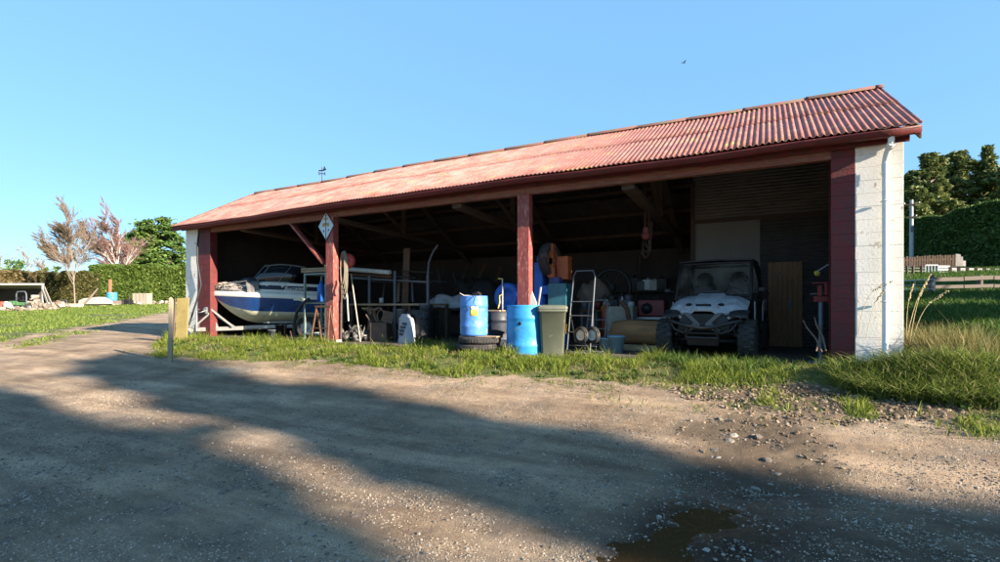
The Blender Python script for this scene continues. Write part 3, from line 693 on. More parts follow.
# ------------------------------------------------------------------ small things on the shed
t = thing('weather_vane', 'small weather vane standing on the roof ridge', 'weather vane', (Xat(322, YR), YR, ZR+.02))
GALV = mat('galvanised_steel', (.36, .36, .35), .42, .75, var=.2, scale=8, spots=(.2, .14, .1), spot_amt=.2, bump=.08)
DARKM = mat('dark_steel', (.05, .048, .046), .5, .6, var=.3, scale=8, spots=(.09, .045, .03), spot_amt=.3, bump=.1)
b = MB(); b.cyl((0, 0, -.04), (0, 0, .42), .013, 6); b.build('mast', DARKM, t)
b = MB(); b.cyl((-.13, 0, .2), (.13, 0, .2), .008, 6); b.cyl((0, -.13, .2), (0, .13, .2), .008, 6)
for a in (-.13, .13): b.box((a, 0, .2), (.03, .01, .06)); b.box((0, a, .2), (.01, .03, .06))
b.build('compass_arms', DARKM, t)
b = MB(); b.prism([(-.19, .31), (-.10, .34), (-.02, .32), (.06, .33), (.11, .43), (.15, .41), (.12, .33), (.18, .36), (.2, .30), (.08, .28), (-.1, .29)], (0, -.006, 0), (1, 0, 0), (0, 0, 1), (0, .012, 0)); b.build('arrow', DARKM, t)
# diamond sign on the second post
c = at(326, 226, D-.02); hw, hh = .29, .385
t = thing('diamond_sign', 'pale blue diamond shaped sign fixed to the red post near the boat', 'sign', c)
b = MB(); b.prism([(0, -hh), (hw, 0), (0, hh), (-hw, 0)], (0, .0, 0), (1, 0, 0), (0, 0, 1), (0, .008, 0)); b.build('border', mat('sign_black', (.03, .03, .035), .5, bump=0), t)
k = .93
b = MB(); b.prism([(0, -hh*k), (hw*k, 0), (0, hh*k), (-hw*k, 0)], (0, -.004, 0), (1, 0, 0), (0, 0, 1), (0, .004, 0)); b.build('face', mat('sign_pale_blue', (.50, .58, .66), .5, var=.1, spots=(.35, .33, .25), spot_amt=.25, spot_scale=6, bump=.05), t)
b = MB(); b.box((0, -.006, -.02), (.022, .003, hh*1.66)); b.prism([(-.12, -.01), (-.095, .01), (.0, .10), (-.02, .10)], (0, -.0075, -.02), (1, 0, 0), (0, 0, 1), (0, .002, 0)); b.prism([(.12, -.01), (.095, .01), (0, .10), (.02, .10)], (0, -.0075, -.02), (1, 0, 0), (0, 0, 1), (0, .002, 0))
b.prism([(-.11, -.15), (-.08, -.17), (-.06, -.11), (-.10, -.10)], (0, -.0075, 0), (1, 0, 0), (0, 0, 1), (0, .003, 0)); b.prism([(.11, -.13), (.08, -.15), (.07, -.09), (.12, -.09)], (0, -.0075, 0), (1, 0, 0), (0, 0, 1), (0, .003, 0))
b.build('symbol', mat('sign_black', (.03, .03, .035)), t)
b = MB()
for x0, z0, s in ((-.075, .03, .055), (.075, .03, .055), (-.045, .18, .04), (.045, .18, .04), (0, .28, .03)): b.prism([(s*math.cos(a)*1.1+x0, s*math.sin(a)+z0) for a in np.linspace(0, 6.28, 9)[:-1]], (0, -.0055, 0), (1, 0, 0), (0, 0, 1), (0, .0015, 0))
b.build('yellow_patch', mat('sign_yellow', (.42, .36, .12), .6, var=.3, bump=0), t)
# black hose hanging from the eave at the left corner
pts = [at(x, y, Y) for x, y, Y in ((199, 231, 9.28), (197.5, 245, 9.26), (197.5, 262, 9.26), (201, 285, 9.28), (197, 300, 9.25), (193, 312, 9.22), (189, 325, 9.15), (188, 332, 9.05))]
b = MB(); fine = []
for i in range(len(pts)-1):
    for f in (0, .5): fine.append(pts[i].lerp(pts[i+1], f))
b.tube(fine+[pts[-1]], .028, 8); tag(b.build('hose', mat('black_rubber', (.02, .02, .021), .6, var=.3, bump=.05)), 'thick black hose hanging down the left corner of the shed', 'hose')
# ------------------------------------------------------------------ boat on its trailer
BW = mat('boat_white', (.62, .585, .50), .35, var=.12, scale=2, spots=(.36, .32, .24), spot_amt=.25, spot_scale=5, bump=.04, coat=.3)
BB = mat('boat_blue', (.008, .042, .15), .3, var=.25, scale=2, spots=(.03, .08, .19), spot_amt=.2, spot_scale=5, bump=.03, coat=.4)
BS = mat('boat_dark_stripe', (.018, .018, .028), .35, var=.2, bump=0)
BG = mat('boat_smoked_glass', (.012, .016, .02), .08, var=.2, bump=0, spec=.7)
BF = mat('boat_bare_bottom', (.56, .54, .38), .45, var=.12, scale=2, spots=(.30, .27, .17), spot_amt=.3, spot_scale=5, bump=.05)
PHI = R(37); bow = at(213, 291, 9.52)
boat = thing('motor_boat', 'blue and white motor boat with dark windscreen parked bow out in the left bay', 'boat', (bow.x, bow.y, FLOOR), PHI)
BL = 4.0
def hb(s): return .93*(1-(1-min(1, s/.58+.02))**1.75)*(1-.08*max(0, s-.6))
def kz(s): return .40+.86*max(0, 1-s/.36)**2.0
def gw(s): return 1.36-.16*s
def chz(s): return kz(s)+.30*min(1, s/.25)*(1-.30*s)
def stn(n): return [(i/n)**1.4 for i in range(n+1)]
def hullring(s, rows, side):
    x = s*BL; out = []
    zc = min(chz(s), gw(s)-.05); bc = hb(s)*(.80 if s > .3 else .80*(.55+.45*s/.3)); g = gw(s)-.10; bb = hb(s)
    zb = zc+(g-zc)*.22
    P = {'keel': (0, kz(s)), 'mid': (bc*.5, kz(s)+(zc-kz(s))*.46), 'strake': (bc*.53, kz(s)+(zc-kz(s))*.46+.015), 'chine': (bc, zc), 'blue': (bc+(bb-bc)*.32, zb), 'flare': (bc+(bb-bc)*.72, zb+(g-zb)*.55), 'rail': (bb, g), 'gun': (bb+.012, g+.03), 'gun2': (bb+.005, g+.12), 'deck': (bb-.05, g+.15)}
    return [Vector((x+.02*(1-s)*0, side*P[r][0], P[r][1])) for r in rows]
def hullpart(name, rows, m):
    b = MB()
    for side in (-1, 1): b.loft([hullring(s, rows, side) for s in stn(26)], closed=False)
    return b.build(name, m, boat)
hullpart('hull_bottom', ['keel', 'mid', 'strake', 'chine', 'blue'], BF)
hullpart('hull_side', ['blue', 'flare', 'rail'], BB)
hullpart('gunwale', ['rail', 'gun', 'gun2', 'deck'], BW)
b = MB(); r0 = hullring(1, ['keel', 'mid', 'chine', 'rail', 'deck'], -1); r1 = hullring(1, ['keel', 'mid', 'chine', 'rail', 'deck'], 1)
b.add(r0+r1[::-1], [tuple(range(10))]); b.build('transom', BW, boat)
# foredeck and cabin side
def cabring(s, side):
    x = s*BL; bb = hb(s); g = gw(s)+.05; u = min(1, s/.42); hgt = .30*u**.8+.02; f = .06+.10*u
    if s > .66: hgt *= 1
    return [Vector((x, side*p[0], p[1])) for p in ((max(bb-.05, 0), g), (max(bb-.10, 0), g+.005), (max(bb-.10-f*.25, 0), g+hgt*.30), (max(bb-.10-f*.75, 0), g+hgt*.74), (max(bb-.10-f, 0), g+hgt), (max(bb-.26-f, 0)*.9, g+hgt+.05), (0, g+hgt+.085))]
b = MB()
for side in (-1, 1): b.loft([cabring(s, side) for s in [.0, .02, .05, .1, .15, .2, .26, .32, .38, .44, .5, .56, .6]], closed=False)
b.build('cabin', BW, boat)
b = MB()
for side in (-1, 1): b.loft([cabring(s, side)[:5] for s in [.6, .7, .8, .9, .985]], closed=False)
b.build('coaming', BW, boat)
b = MB()
for side in (-1, 1):
    rr = []
    for s in [.16, .2, .3, .4, .5, .6, .7, .8, .93]:
        c = cabring(s, side); rr.append([c[2]+Vector((0, side*.006, .008)), c[3]+Vector((0, side*.006, 0))])
    b.loft(rr, closed=False)
b.build('side_stripe', BS, boat)
cv = bpy.data.curves.new('lettering', 'FONT'); cv.body = 'Buccaneer'; cv.size = .155; cv.shear = .35; cv.extrude = .002
tc_ = bpy.data.objects.new('letters', cv); COL.objects.link(tc_); me_ = bpy.data.meshes.new_from_object(tc_.evaluated_get(bpy.context.evaluated_depsgraph_get())); bpy.data.objects.remove(tc_)
tx = bpy.data.objects.new('lettering', me_); COL.objects.link(tx); tx.parent = boat; me_.materials.clear(); me_.materials.append(BW)
s_ = .60; c = cabring(s_, -1); tx.location = (s_*BL-.1, c[2].y-.028, c[2].z+.012); tx.rotation_euler = (R(78), 0, R(-1))
# windscreen
def ws(s, k, side):
    c = cabring(min(s, .6), side); base = c[5]*.5+c[4]*.5; base = Vector((s*BL, base.y*1.02, base.z))
    return base+Vector((.36*k, -side*.14*k, .54*k*(1-.30*max(0, s-.5)/.3)))
fr = [-1, 1]; b = MB(); bt = MB()
path = [(.62, -1), (.52, -1), (.43, -1), (.35, -1), (.315, -1)]
lo = [ws(s, 0, d) for s, d in path]; up = [ws(s, 1, d) for s, d in path]
mid0 = Vector((.275*BL, 0, lo[-1].z+.05)); mid1 = mid0+Vector((.44, 0, .54))
lo2 = [Vector((p.x, -p.y, p.z)) for p in lo][::-1]; up2 = [Vector((p.x, -p.y, p.z)) for p in up][::-1]
LO = lo+[mid0]+lo2; UP = up+[mid1]+up2
b.loft([LO, UP], closed=False); b.build('windscreen', BG, boat, solid=.008)
b = MB(); b.tube(UP, .022, 8); b.tube(LO, .016, 8)
for i in (1, 3, 5, 7, 9): b.tube([LO[i], UP[i]], .014, 6)
b.build('windscreen_frame', mat('anodised_frame', (.12, .125, .13), .4, .3, bump=0), boat)
b = MB(); b.tube([(.12, -.05, 1.42), (.10, -.10, 1.55), (.55, -.42, 1.62), (1.2, -.66, 1.70)], .012, 6); b.tube([(.12, .05, 1.42), (.10, .10, 1.55), (.55, .42, 1.62), (1.2, .66, 1.70)], .012, 6)
b.build('bow_rail', GALV, boat)
b = MB(); b.box((BL+.15, 0, 1.15), (.32, .42, .6)); b.box((BL+.12, 0, .6), (.16, .12, .7)); b.build('outboard_motor', BS, boat, bev=.05)
# old sheet thrown over the foredeck
t = thing('tarpaulin', 'crumpled dirty sheet thrown over the foredeck of the boat', 'tarpaulin', (bow.x, bow.y, FLOOR+1.36), PHI)
def sheet(u, v):
    s = .02+.40*u; c = cabring(s, -1); wv = (v*2-1); half = hb(s)*.86
    y = wv*half; z = c[6].z-(c[6].z-c[1].z)*abs(wv)**2.4-1.36+.035
    n = float(fbm(u*7+3, v*7, 90, 4))-.4
    return Vector((s*BL, y, z+.14*max(n, -.1)+.03*math.sin(u*16+v*9)*u))
b = MB(); b.grid(sheet, 34, 26); b.build('sheet', mat('dirty_tarp', (.27, .24, .22), .9, var=.3, scale=4, spots=(.06, .055, .05), spot_amt=.42, spot_scale=5, bump=.5), t, solid=.012)
n = 420; u = RNG.uniform(0, 1, n); v = RNG.uniform(.05, .75, n); P = np.array([sheet(a, c) for a, c in zip(u, v)])
b = MB()
for p in P[:260]:
    p = Vector(p)+Vector((0, 0, .018)); r = .012+.035*random.random()**2; a = random.random()*6
    b.prism([(r*2*math.cos(k)*(.6+.8*random.random()), r*math.sin(k)*(.6+.8*random.random())) for k in (0, 1.1, 2.2, 3.3, 4.4, 5.4)], p, (math.cos(a), math.sin(a), 0), (-math.sin(a), math.cos(a), .3), (0, 0, .008))
o = b.build('leaf_litter', leafmat('dead_leaves', (.10, .075, .05), (.40, .34, .27), (.62, .57, .48), 0, .9), t); o['kind'] = 'stuff'
b = MB()
for (x, y, z, d) in ((1.12, -.22, .36, (.26, .22, .09)), (.95, .1, .33, (.22, .26, .08)), (1.25, -.45, .30, (.17, .14, .09))): b.blob((x, y, z), d, 3+int(x*10), .35)
b.build('bundle', mat('dark_cloth_bundle', (.045, .05, .065), .9, var=.5, scale=6, spots=(.2, .2, .21), spot_amt=.25, bump=.5), t)
# cloth hung over the cabin side
c = cabring(.33, -1)
t = thing('cloth', 'grey cloth hung over the cabin side of the boat', 'cloth', boat.location+Matrix.Rotation(PHI, 3, 'Z') @ Vector((.33*BL, c[2].y-.05, c[2].z)), PHI)
b = MB(); b.grid(lambda u, v: Vector((-.14+.36*u+.02*math.sin(v*5), -.02-.015*math.sin(u*14)*(1-v)+(.10*(v-.7)/.3 if v > .7 else 0), -.14+.40*v-.03*math.sin(u*5)*(1-v))), 12, 10)
b.build('fabric', mat('grey_cloth', (.13, .125, .125), .95, var=.25, bump=.4), t, solid=.012)
# trailer
TG = mat('trailer_paint', (.31, .30, .28), .5, .35, var=.15, scale=4, spots=(.28, .18, .12), spot_amt=.2, spot_scale=8, bump=.08)
TYRE = mat('tyre_rubber', (.028, .027, .026), .85, var=.3, scale=9, spots=(.10, .085, .07), spot_amt=.3, spot_scale=9, bump=.2)
tr = thing('boat_trailer', 'grey metal boat trailer carrying the blue boat, drawbar on the grass', 'trailer', (bow.x, bow.y, FLOOR), PHI)
b = MB(); b.bar((-.72, 0, .20), (3.7, 0, .34), .10, .12)
for s in (-1, 1): b.bar((1.0, s*.1, .28), (2.2, s*.78, .33), .07, .09); b.bar((2.2, s*.78, .33), (3.8, s*.78, .36), .07, .09)
for x in (2.2, 3.0, 3.7): b.bar((x, -.8, .36), (x, .8, .36), .07, .07, up=(1, 0, 0))
for s in (-1, 1): b.bar((1.6, s*.35, .43), (3.8, s*.45, .46), .12, .05)
b.build('chassis', TG, tr, bev=.006)
b = MB(); b.box((-.78, 0, .21), (.24, .11, .09)); b.lathe([(.045, -.05), (.06, -.02), (.06, .03), (.03, .07), (0, .07)], (-.88, 0, .20), n=12); b.bar((-.82, 0, .26), (-.62, 0, .34), .03); b.build('coupling', TG, tr, bev=.008)
b = MB(); b.bar((.10, 0, .26), (-.06, 0, .98), .09, .09, up=(0, 1, 0)); b.bar((.62, 0, .28), (.0, 0, .72), .06, .06, up=(0, 1, 0)); b.bar((-.06, -.16, .70), (-.06, .16, .70), .07)
b.bar((.62, -.12, .30), (-.03, -.14, .86), .05, .05, up=(0, 1, 0)); b.bar((-.55, -.06, .26), (-.05, -.13, .70), .05, .05, up=(0, 1, 0))
wp = b.build('winch_post', TG, tr, bev=.005)
b = MB(); b.lathe([(0, -.09), (.11, -.09), (.11, -.075), (.05, -.07), (.05, .07), (.11, .075), (.11, .09), (0, .09)], (-.15, 0, .80), 'y', 18); b.tube([(-.15, -.1, .80), (-.15, -.17, .80), (-.15, -.17, .80), (-.30, -.17, .74), (-.30, -.25, .74)], .012, 6)
b.box((-.13, -.02, .80), (.06, .22, .20)); o = b.build('winch', GALV, wp)
b = MB(); b.lathe([(0, -.07), (.05, -.07), (.075, -.05), (.06, 0), (.075, .05), (.05, .07), (0, .07)], (.02, 0, 1.04), 'y', 16); o = b.build('bow_roller', mat('black_rubber', (.02,)*3), wp)
b = MB(); b.tube([(-.42, -.13, .10), (-.42, -.13, .78)], .028, 10); b.tube([(-.42, -.13, .78), (-.42, -.13, .82), (-.34, -.13, .84)], .014, 6); b.box((-.42, -.08, .34), (.09, .1, .12)); jk = b.build('jockey_stand', GALV, tr)
b = MB(); b.lathe([(0, -.03), (.05, -.03), (.10, -.028), (.105, 0), (.10, .028), (.05, .03), (0, .03)], (-.44, -.13, .075), 'y', 18); b.build('jockey_wheel', TYRE, jk)
def wheel(parent, c, r, wd, rimr, axis='y', knob=0, name='wheel', rimm=None, seg=28, hollow=False):
    b = MB(); h = wd/2; rr = rimr
    b.lathe([(rr, -h*.8), (rr+.03, -h), (r-.05, -h), (r-.012, -h*.82), (r, -h*.4), (r, h*.4), (r-.012, h*.82), (r-.05, h), (rr+.03, h), (rr, h*.8)], c, axis, seg)
    if knob:
        ax = {'y': (0, 2, 1), 'x': (1, 2, 0)}[axis]
        for k in range(knob):
            a = 2*math.pi*(k+.5)/knob
            for q, off in ((-.62, 0), (0, .5), (.62, 0)):
                aa = a+off*2*math.pi/knob; p = [0, 0, 0]; p[ax[0]] = (r+.004)*math.cos(aa); p[ax[1]] = (r+.004)*math.sin(aa); p[ax[2]] = q*h*1.15
                u = [0, 0, 0]; u[ax[0]] = math.cos(aa); u[ax[1]] = math.sin(aa); ww = [0, 0, 0]; ww[ax[2]] = 1
                U = Vector(u); W = Vector(ww); T = U.cross(W)
                b.box(Vector(c)+Vector(p)-U*abs(q)*.016, (.045, wd*.24, r*.10), Matrix((U, W, T)).transposed())
    t = b.build(name, TYRE, parent)
    b = MB(); b.lathe([(rr+.012, -h*.86), (rr+.012, -h*.72), (rr-.03, -h*.60), (rr*.62, -h*.35), (rr*.58, -h*.42), (rr*.25, -h*.48), (.0, -h*.48)], c, axis, seg)
    b.lathe([(0, h*.48), (rr*.25, h*.48), (rr*.58, h*.42), (rr*.62, h*.35), (rr-.03, h*.6), (rr+.012, h*.72), (rr+.012, h*.86)], c, axis, seg)
    b.lathe([(rr, -h*.8), (rr, h*.8)], c, axis, seg)
    b.build('rim', rimm or GALV, t)
    return t
for s in (-1, 1):
    wheel(tr, (3.0, s*1.0, .31), .31, .18, .18)
    b = MB(); b.loft([[Vector((3.0+.40*math.cos(a), s*(1.0+w_), .31+.40*math.sin(a))) for w_ in (-.11, .11)] for a in np.linspace(.1, math.pi-.1, 12)], closed=False); b.build('mudguard', TG, tr, solid=.006)

# ------------------------------------------------------------------ side-by-side utility vehicle
UG = mat('dusty_grey_panel', (.37, .38, .40), .4, var=.22, scale=4, spots=(.25, .24, .225), spot_amt=.32, spot_scale=5, bump=.10, coat=.2)
UB = mat('black_plastic', (.020, .019, .019), .6, var=.3, scale=5, spots=(.05, .045, .036), spot_amt=.35, spot_scale=6, bump=.15)
UF = mat('black_tube', (.022, .021, .021), .45, var=.3, scale=5, spots=(.07, .06, .05), spot_amt=.3, bump=.05)
def dusty_glass():
    m = bpy.data.materials.new('dusty_windscreen'); m.use_nodes = True; nt = m.node_tree; N = nt.nodes; L = nt.links; o = N['Material Output']; N.remove(N['Principled BSDF'])
    tr_ = N.new('ShaderNodeBsdfTransparent'); tr_.inputs[0].default_value = (.78, .80, .82, 1); gl = N.new('ShaderNodeBsdfGlossy'); gl.inputs['Roughness'].default_value = .08
    df = N.new('ShaderNodeBsdfDiffuse'); df.inputs[0].default_value = (.17, .155, .13, 1)
    fr = N.new('ShaderNodeFresnel'); m1 = N.new('ShaderNodeMixShader'); L.new(fr.outputs[0], m1.inputs[0]); L.new(tr_.outputs[0], m1.inputs[1]); L.new(gl.outputs[0], m1.inputs[2])
    tc = N.new('ShaderNodeTexCoord'); n = N.new('ShaderNodeTexNoise'); n.inputs['Scale'].default_value = 26; n.inputs['Detail'].default_value = 7; n.inputs['Roughness'].default_value = .75; L.new(tc.outputs['Object'], n.inputs['Vector'])
    n2 = N.new('ShaderNodeTexNoise'); n2.inputs['Scale'].default_value = 2.5; n2.inputs['Detail'].default_value = 4; L.new(tc.outputs['Object'], n2.inputs['Vector'])
    mu = N.new('ShaderNodeMath'); mu.operation = 'MULTIPLY'; L.new(n.outputs['Fac'], mu.inputs[0]); L.new(n2.outputs['Fac'], mu.inputs[1])
    mr = N.new('ShaderNodeMapRange'); mr.inputs[1].default_value = .20; mr.inputs[2].default_value = .36; mr.inputs[3].default_value = .06; mr.inputs[4].default_value = .50; L.new(mu.outputs[0], mr.inputs[0])
    m2 = N.new('ShaderNodeMixShader'); L.new(mr.outputs[0], m2.inputs[0]); L.new(m1.outputs[0], m2.inputs[1]); L.new(df.outputs[0], m2.inputs[2]); L.new(m2.outputs[0], o.inputs['Surface'])
    return m
xu = (Xat(659, 10.0)+Xat(757, 10.0))/2
utv = thing('utility_vehicle', 'muddy grey side-by-side utility vehicle with a dusty windscreen parked in the right bay', 'vehicle', (xu-.05, 9.62, FLOOR), R(-5)); utv.scale = (1.04,)*3
for x in (-.685, .685):
    for y in (.48, 2.45):
        wheel(utv, (x, y, .335), .335, .27, .17, 'x', 20, rimm=DARKM)
# hood: flat pressed facets, raised centre with a slot, shoulders falling to points over the wheels
HR = [[(0, 1.03, 1.165), (.20, 1.03, 1.16), (.27, 1.02, 1.105), (.47, 1.01, 1.085), (.655, 1.0, 1.0)],
      [(0, .66, 1.085), (.185, .66, 1.08), (.255, .66, 1.03), (.47, .68, 1.035), (.665, .70, .905)],
      [(0, .33, .97), (.165, .33, .965), (.25, .36, .905), (.485, .46, .935), (.66, .52, .815)],
      [(0, .15, .865), (.145, .155, .86), (.235, .21, .79), (.44, .33, .815), (.60, .42, .735)],
      [(0, .165, .825), (.145, .17, .82), (.235, .225, .745), (.43, .345, .765), (.58, .44, .69)]]
b = MB()
for s_ in (-1, 1):
    vs = [(s_*x, y, z) for r in HR for x, y, z in r]; fs = [(5*r+c, 5*r+c+1, 5*r+c+6, 5*r+c+5) for r in range(4) for c in range(4)]
    b.add(vs, fs if s_ > 0 else [f[::-1] for f in fs])
ho = b.build('hood', UG, utv, solid=.012, bev=.006)
b = MB(); b.box((0, .235, .925), (.25, .05, .035), (R(-32), 0, 0))
for s_ in (-1, 1): b.prism([(.05, 0), (.15, 0), (.13, .05), (.07, .045)], (s_*.27-.1, .36, .915), (1, 0, 0), (0, .8, .45), (0, -.02, .03))
b.build('hood_slot', mat('matt_black', (.010,)*3, .9, bump=0), utv)
b = MB()
for s_ in (-1, 1):
    pass
b.box((0, .98, 1.19), (.36, .10, .05)); b.build('hood_latch', UB, utv, bev=.01)
for s in (-1, 1):
    b = MB(); arch = []
    for a in np.linspace(.75, math.pi-.05, 14):
        arch.append([Vector((s*(.42+.0), .50-.43*math.cos(a)*.95, .44+.42*math.sin(a))), Vector((s*.70, .52-.40*math.cos(a), .44+.40*math.sin(a))), Vector((s*.71, .52-.40*math.cos(a), .42+.39*math.sin(a)))])
    b.loft(arch, closed=False); b.build('fender', UB, utv, solid=.012)
# nose under the hood
b = MB(); rings = []
for y, hw_, z0, z1 in ((.16, .30, .50, .77), (.22, .42, .44, .78), (.45, .40, .34, .80), (1.1, .62, .30, .92), (1.3, .70, .30, .95)):
    rings.append([Vector((-hw_, y, z0)), Vector((hw_, y, z0)), Vector((hw_*1.05, y, (z0+z1)/2)), Vector((hw_*.8, y, z1)), Vector((-hw_*.8, y, z1)), Vector((-hw_*1.05, y, (z0+z1)/2))])
b.loft(rings, smooth=False, caps=True); b.build('nose', UB, utv, bev=.01)
b = MB()
for s in (-1, 1):
    b.prism([(s*.04, .60), (s*.24, .80), (s*.34, .80), (s*.15, .62), (s*.30, .48), (s*.22, .46), (s*.05, .56)], (0, .135, 0), (1, 0, 0), (0, 0, 1), (0, .03, 0))
b.build('grille_brace', mat('grey_plastic', (.10, .10, .105), .5, var=.2, spots=(.05, .045, .04), spot_amt=.3, bump=.05), utv, bev=.006)
b = MB()
for k in range(7): b.bar((-.2, .148, .52+.035*k), (.2, .148, .52+.035*k), .008, .01)
for k in range(9): b.bar((-.2+.05*k, .149, .5), (-.2+.05*k, .149, .76), .006, .01)
b.build('grille', UF, utv)
for s in (-1, 1):
    b = MB(); b.prism([(s*.28, .70), (s*.46, .80), (s*.55, .82), (s*.50, .70), (s*.38, .655)], (0, .30, 0), (1, 0, 0), (0, 0, 1), (s*.03, .12, 0)); h = b.build('headlight', UB, utv, bev=.006)
    b = MB(); b.prism([(s*.335, .705), (s*.45, .765), (s*.49, .745), (s*.40, .68)], (0, .288, 0), (1, 0, 0), (0, 0, 1), (0, .02, 0)); b.build('lens', mat('headlight_lens', (.42, .44, .45), .12, var=.2, bump=0, spec=.8), h, bev=.008)
b = MB(); Y0 = .06   # bumper of bent tube
for s in (-1, 1):
    b.tube([(s*.60, .26, .66), (s*.48, .10, .635), (s*.2, Y0-.02, .555), (0, Y0-.03, .53)], .030, 10)
    b.tube([(s*.56, .20, .64), (s*.46, .10, .50), (s*.30, Y0+.02, .44), (s*.22, Y0+.03, .50), (s*.20, Y0, .56)], .019, 8)
    b.tube([(s*.22, Y0+.0, .55), (s*.27, Y0+.04, .36), (s*.24, .2, .28)], .022, 8)
b.tube([(-.26, Y0+.03, .36), (.26, Y0+.03, .36)], .024, 8); b.tube([(-.25, Y0+.03, .44), (.25, Y0+.03, .44)], .015, 8)
b.build('bumper', UF, utv)
b = MB(); b.box((0, .16, .30), (.52, .06, .15), (R(25), 0, 0)); b.box((0, 1.6, .30), (1.05, 2.3, .05)); b.build('skid_plate', UB, utv, bev=.01)
b = MB()       # suspension arms and springs
for s in (-1, 1):
    b = MB()
    for z0, z1 in ((.30, .30), (.44, .40)):
        b.tube([(s*.24, .34, z0), (s*.56, .48, z1)], .018, 6); b.tube([(s*.24, .64, z0), (s*.56, .48, z1)], .018, 6)
    b.build('suspension_arm', UF, utv)
for s in (-1, 1):
    b = MB(); p = Vector((s*.34, .38, .74)); q2 = Vector((s*.52, .44, .38)); d_ = q2-p; hel = []
    u_ = Vector((1, 0, 0)); u_ = (u_-d_.normalized()*u_.dot(d_.normalized())).normalized(); w_ = d_.normalized().cross(u_)
    for k in range(73): a = k/72*2*math.pi*8; hel.append(p+d_*(k/72)+u_*.042*math.cos(a)+w_*.042*math.sin(a))
    b.tube(hel, .007, 5); b.tube([p, q2], .02, 6)
    b.build('spring', mat('grey_plastic', (.1, .1, .105)), utv)
# cab frame, roof, screen
b = MB()
for s in (-1, 1):
    b.tube([(s*.66, 1.00, 1.02), (s*.655, 1.20, 1.40), (s*.635, 1.38, 1.745), (s*.63, 1.55, 1.765), (s*.63, 2.25, 1.745), (s*.655, 2.42, 1.68), (s*.68, 2.45, .80)], .030, 10)
    b.tube([(s*.68, 2.45, 1.05), (s*.70, 1.7, .95), (s*.70, 1.25, .72)], .022, 8); b.tube([(s*.64, 1.75, 1.755), (s*.68, 2.44, 1.3)], .022, 8)
for y, z in ((1.40, 1.75), (2.30, 1.74), (2.45, 1.15)): b.tube([(-.64, y, z), (.64, y, z)], .026, 8)
b.build('roll_cage', UF, utv)
b = MB(); b.grid(lambda u, v: Vector(((u*2-1)*.66, 1.30+1.05*v, 1.80+.02*math.cos((u*2-1)*1.5)-.015*abs(v*2-1))), 10, 8); b.build('canopy', UB, utv, solid=.03, bev=.008)
b = MB(); b.grid(lambda u, v: Vector(((u*2-1)*(.635-.02*v), 1.045+.33*v-.03*(1-(u*2-1)**2), 1.12+.61*v)), 10, 8); b.build('windscreen', dusty_glass(), utv)
b = MB(); b.tube([(-.655, 1.02, 1.09), (-.655, 1.02, 1.10), (0, .99, 1.10), (.655, 1.02, 1.10)], .020, 6); b.grid(lambda u, v: Vector(((u*2-1)*.66, 1.0+.05*v-.03*(1-(u*2-1)**2), 1.03+.10*v)), 10, 3); b.build('cowl', UB, utv, solid=.01)
for s in (-1, 1):
    st = MB(); st.box((s*.33, 1.78, .74), (.46, .48, .14)); st.box((s*.33, 2.04, 1.06), (.44, .13, .56), (R(-12), 0, 0)); se = st.build('seat', UB, utv, bev=.05)
    b = MB(); b.lathe([(0, -.07), (.10, -.07), (.165, -.04), (.18, 0), (.165, .04), (.10, .07), (0, .07)], (s*.33, 2.12, 1.44), 'y', 20); b.build('headrest', mat('matt_black', (.01,)*3), se)
    b = MB(); b.tube([(s*.33+.16*k, 2.14, 1.2+.02*k*0) for k in (-1, 1)], .02, 6); b.tube([(s*.33-.19, 2.10, 1.1), (s*.33-.2, 2.05, 1.34), (s*.33-.1, 2.1, 1.50), (s*.33+.1, 2.1, 1.5), (s*.33+.2, 2.05, 1.34), (s*.33+.19, 2.10, 1.1)], .018, 6); b.build('shoulder_bolster', UB, se)
b = MB(); M3 = Euler((R(-62), 0, 0)).to_matrix(); b.torus((.33, 1.40, 1.12), .17, .016, M=M3); b.bar((.33, 1.40, 1.12), (.33, 1.2, .98), .03)
for k in (0, 2.1, 4.2): b.bar((.33, 1.40, 1.12), Vector((.33, 1.40, 1.12))+M3 @ Vector((.165*math.cos(k), .165*math.sin(k), 0)), .018)
b.build('steering_wheel', UF, utv)
b = MB(); b.box((0, 1.22, .98), (1.2, .18, .20)); b.build('dashboard', UB, utv, bev=.03)
for s in (-1, 1):
    b = MB(); b.prism([(1.22, .36), (2.2, .36), (2.3, .78), (2.0, .84), (1.30, .70)], (s*.70, 0, 0), (0, 1, 0), (0, 0, 1), (s*.03, 0, 0)); b.build('door', UB, utv, bev=.01)
    b = MB(); b.prism([(2.05, .62), (2.35, .58), (2.62, .82), (2.66, 1.06), (2.2, 1.02), (2.02, .9)], (s*.745, 0, 0), (0, 1, 0), (0, 0, 1), (s*.025, 0, 0)); b.build('side_panel', UG, utv, bev=.008); b = MB(); b.prism([(1.02, .62), (1.14, .40), (1.24, .56), (1.16, .92), (1.04, 1.0)], (s*.715, 0, 0), (0, 1, 0), (0, 0, 1), (s*.02, 0, 0)); b.build('cowl_panel', UG, utv, bev=.008)
    arch = [[Vector((s*.52, 2.45-.46*math.cos(a), .40+.44*math.sin(a))), Vector((s*.80, 2.45-.46*math.cos(a), .38+.43*math.sin(a)))] for a in np.linspace(.1, math.pi-.1, 12)]
    b = MB(); b.loft(arch, closed=False); b.build('fender', UB, utv, solid=.012)
b = MB(); b.box((0, 2.75, .86), (1.25, .72, .04))
for s in (-1, 1): b.box((s*.62, 2.75, 1.0), (.03, .72, .28))
b.box((0, 2.4, 1.0), (1.25, .03, .28)); b.box((0, 3.1, 1.0), (1.25, .03, .28)); b.build('cargo_bed', UB, utv, bev=.008)
b = MB()
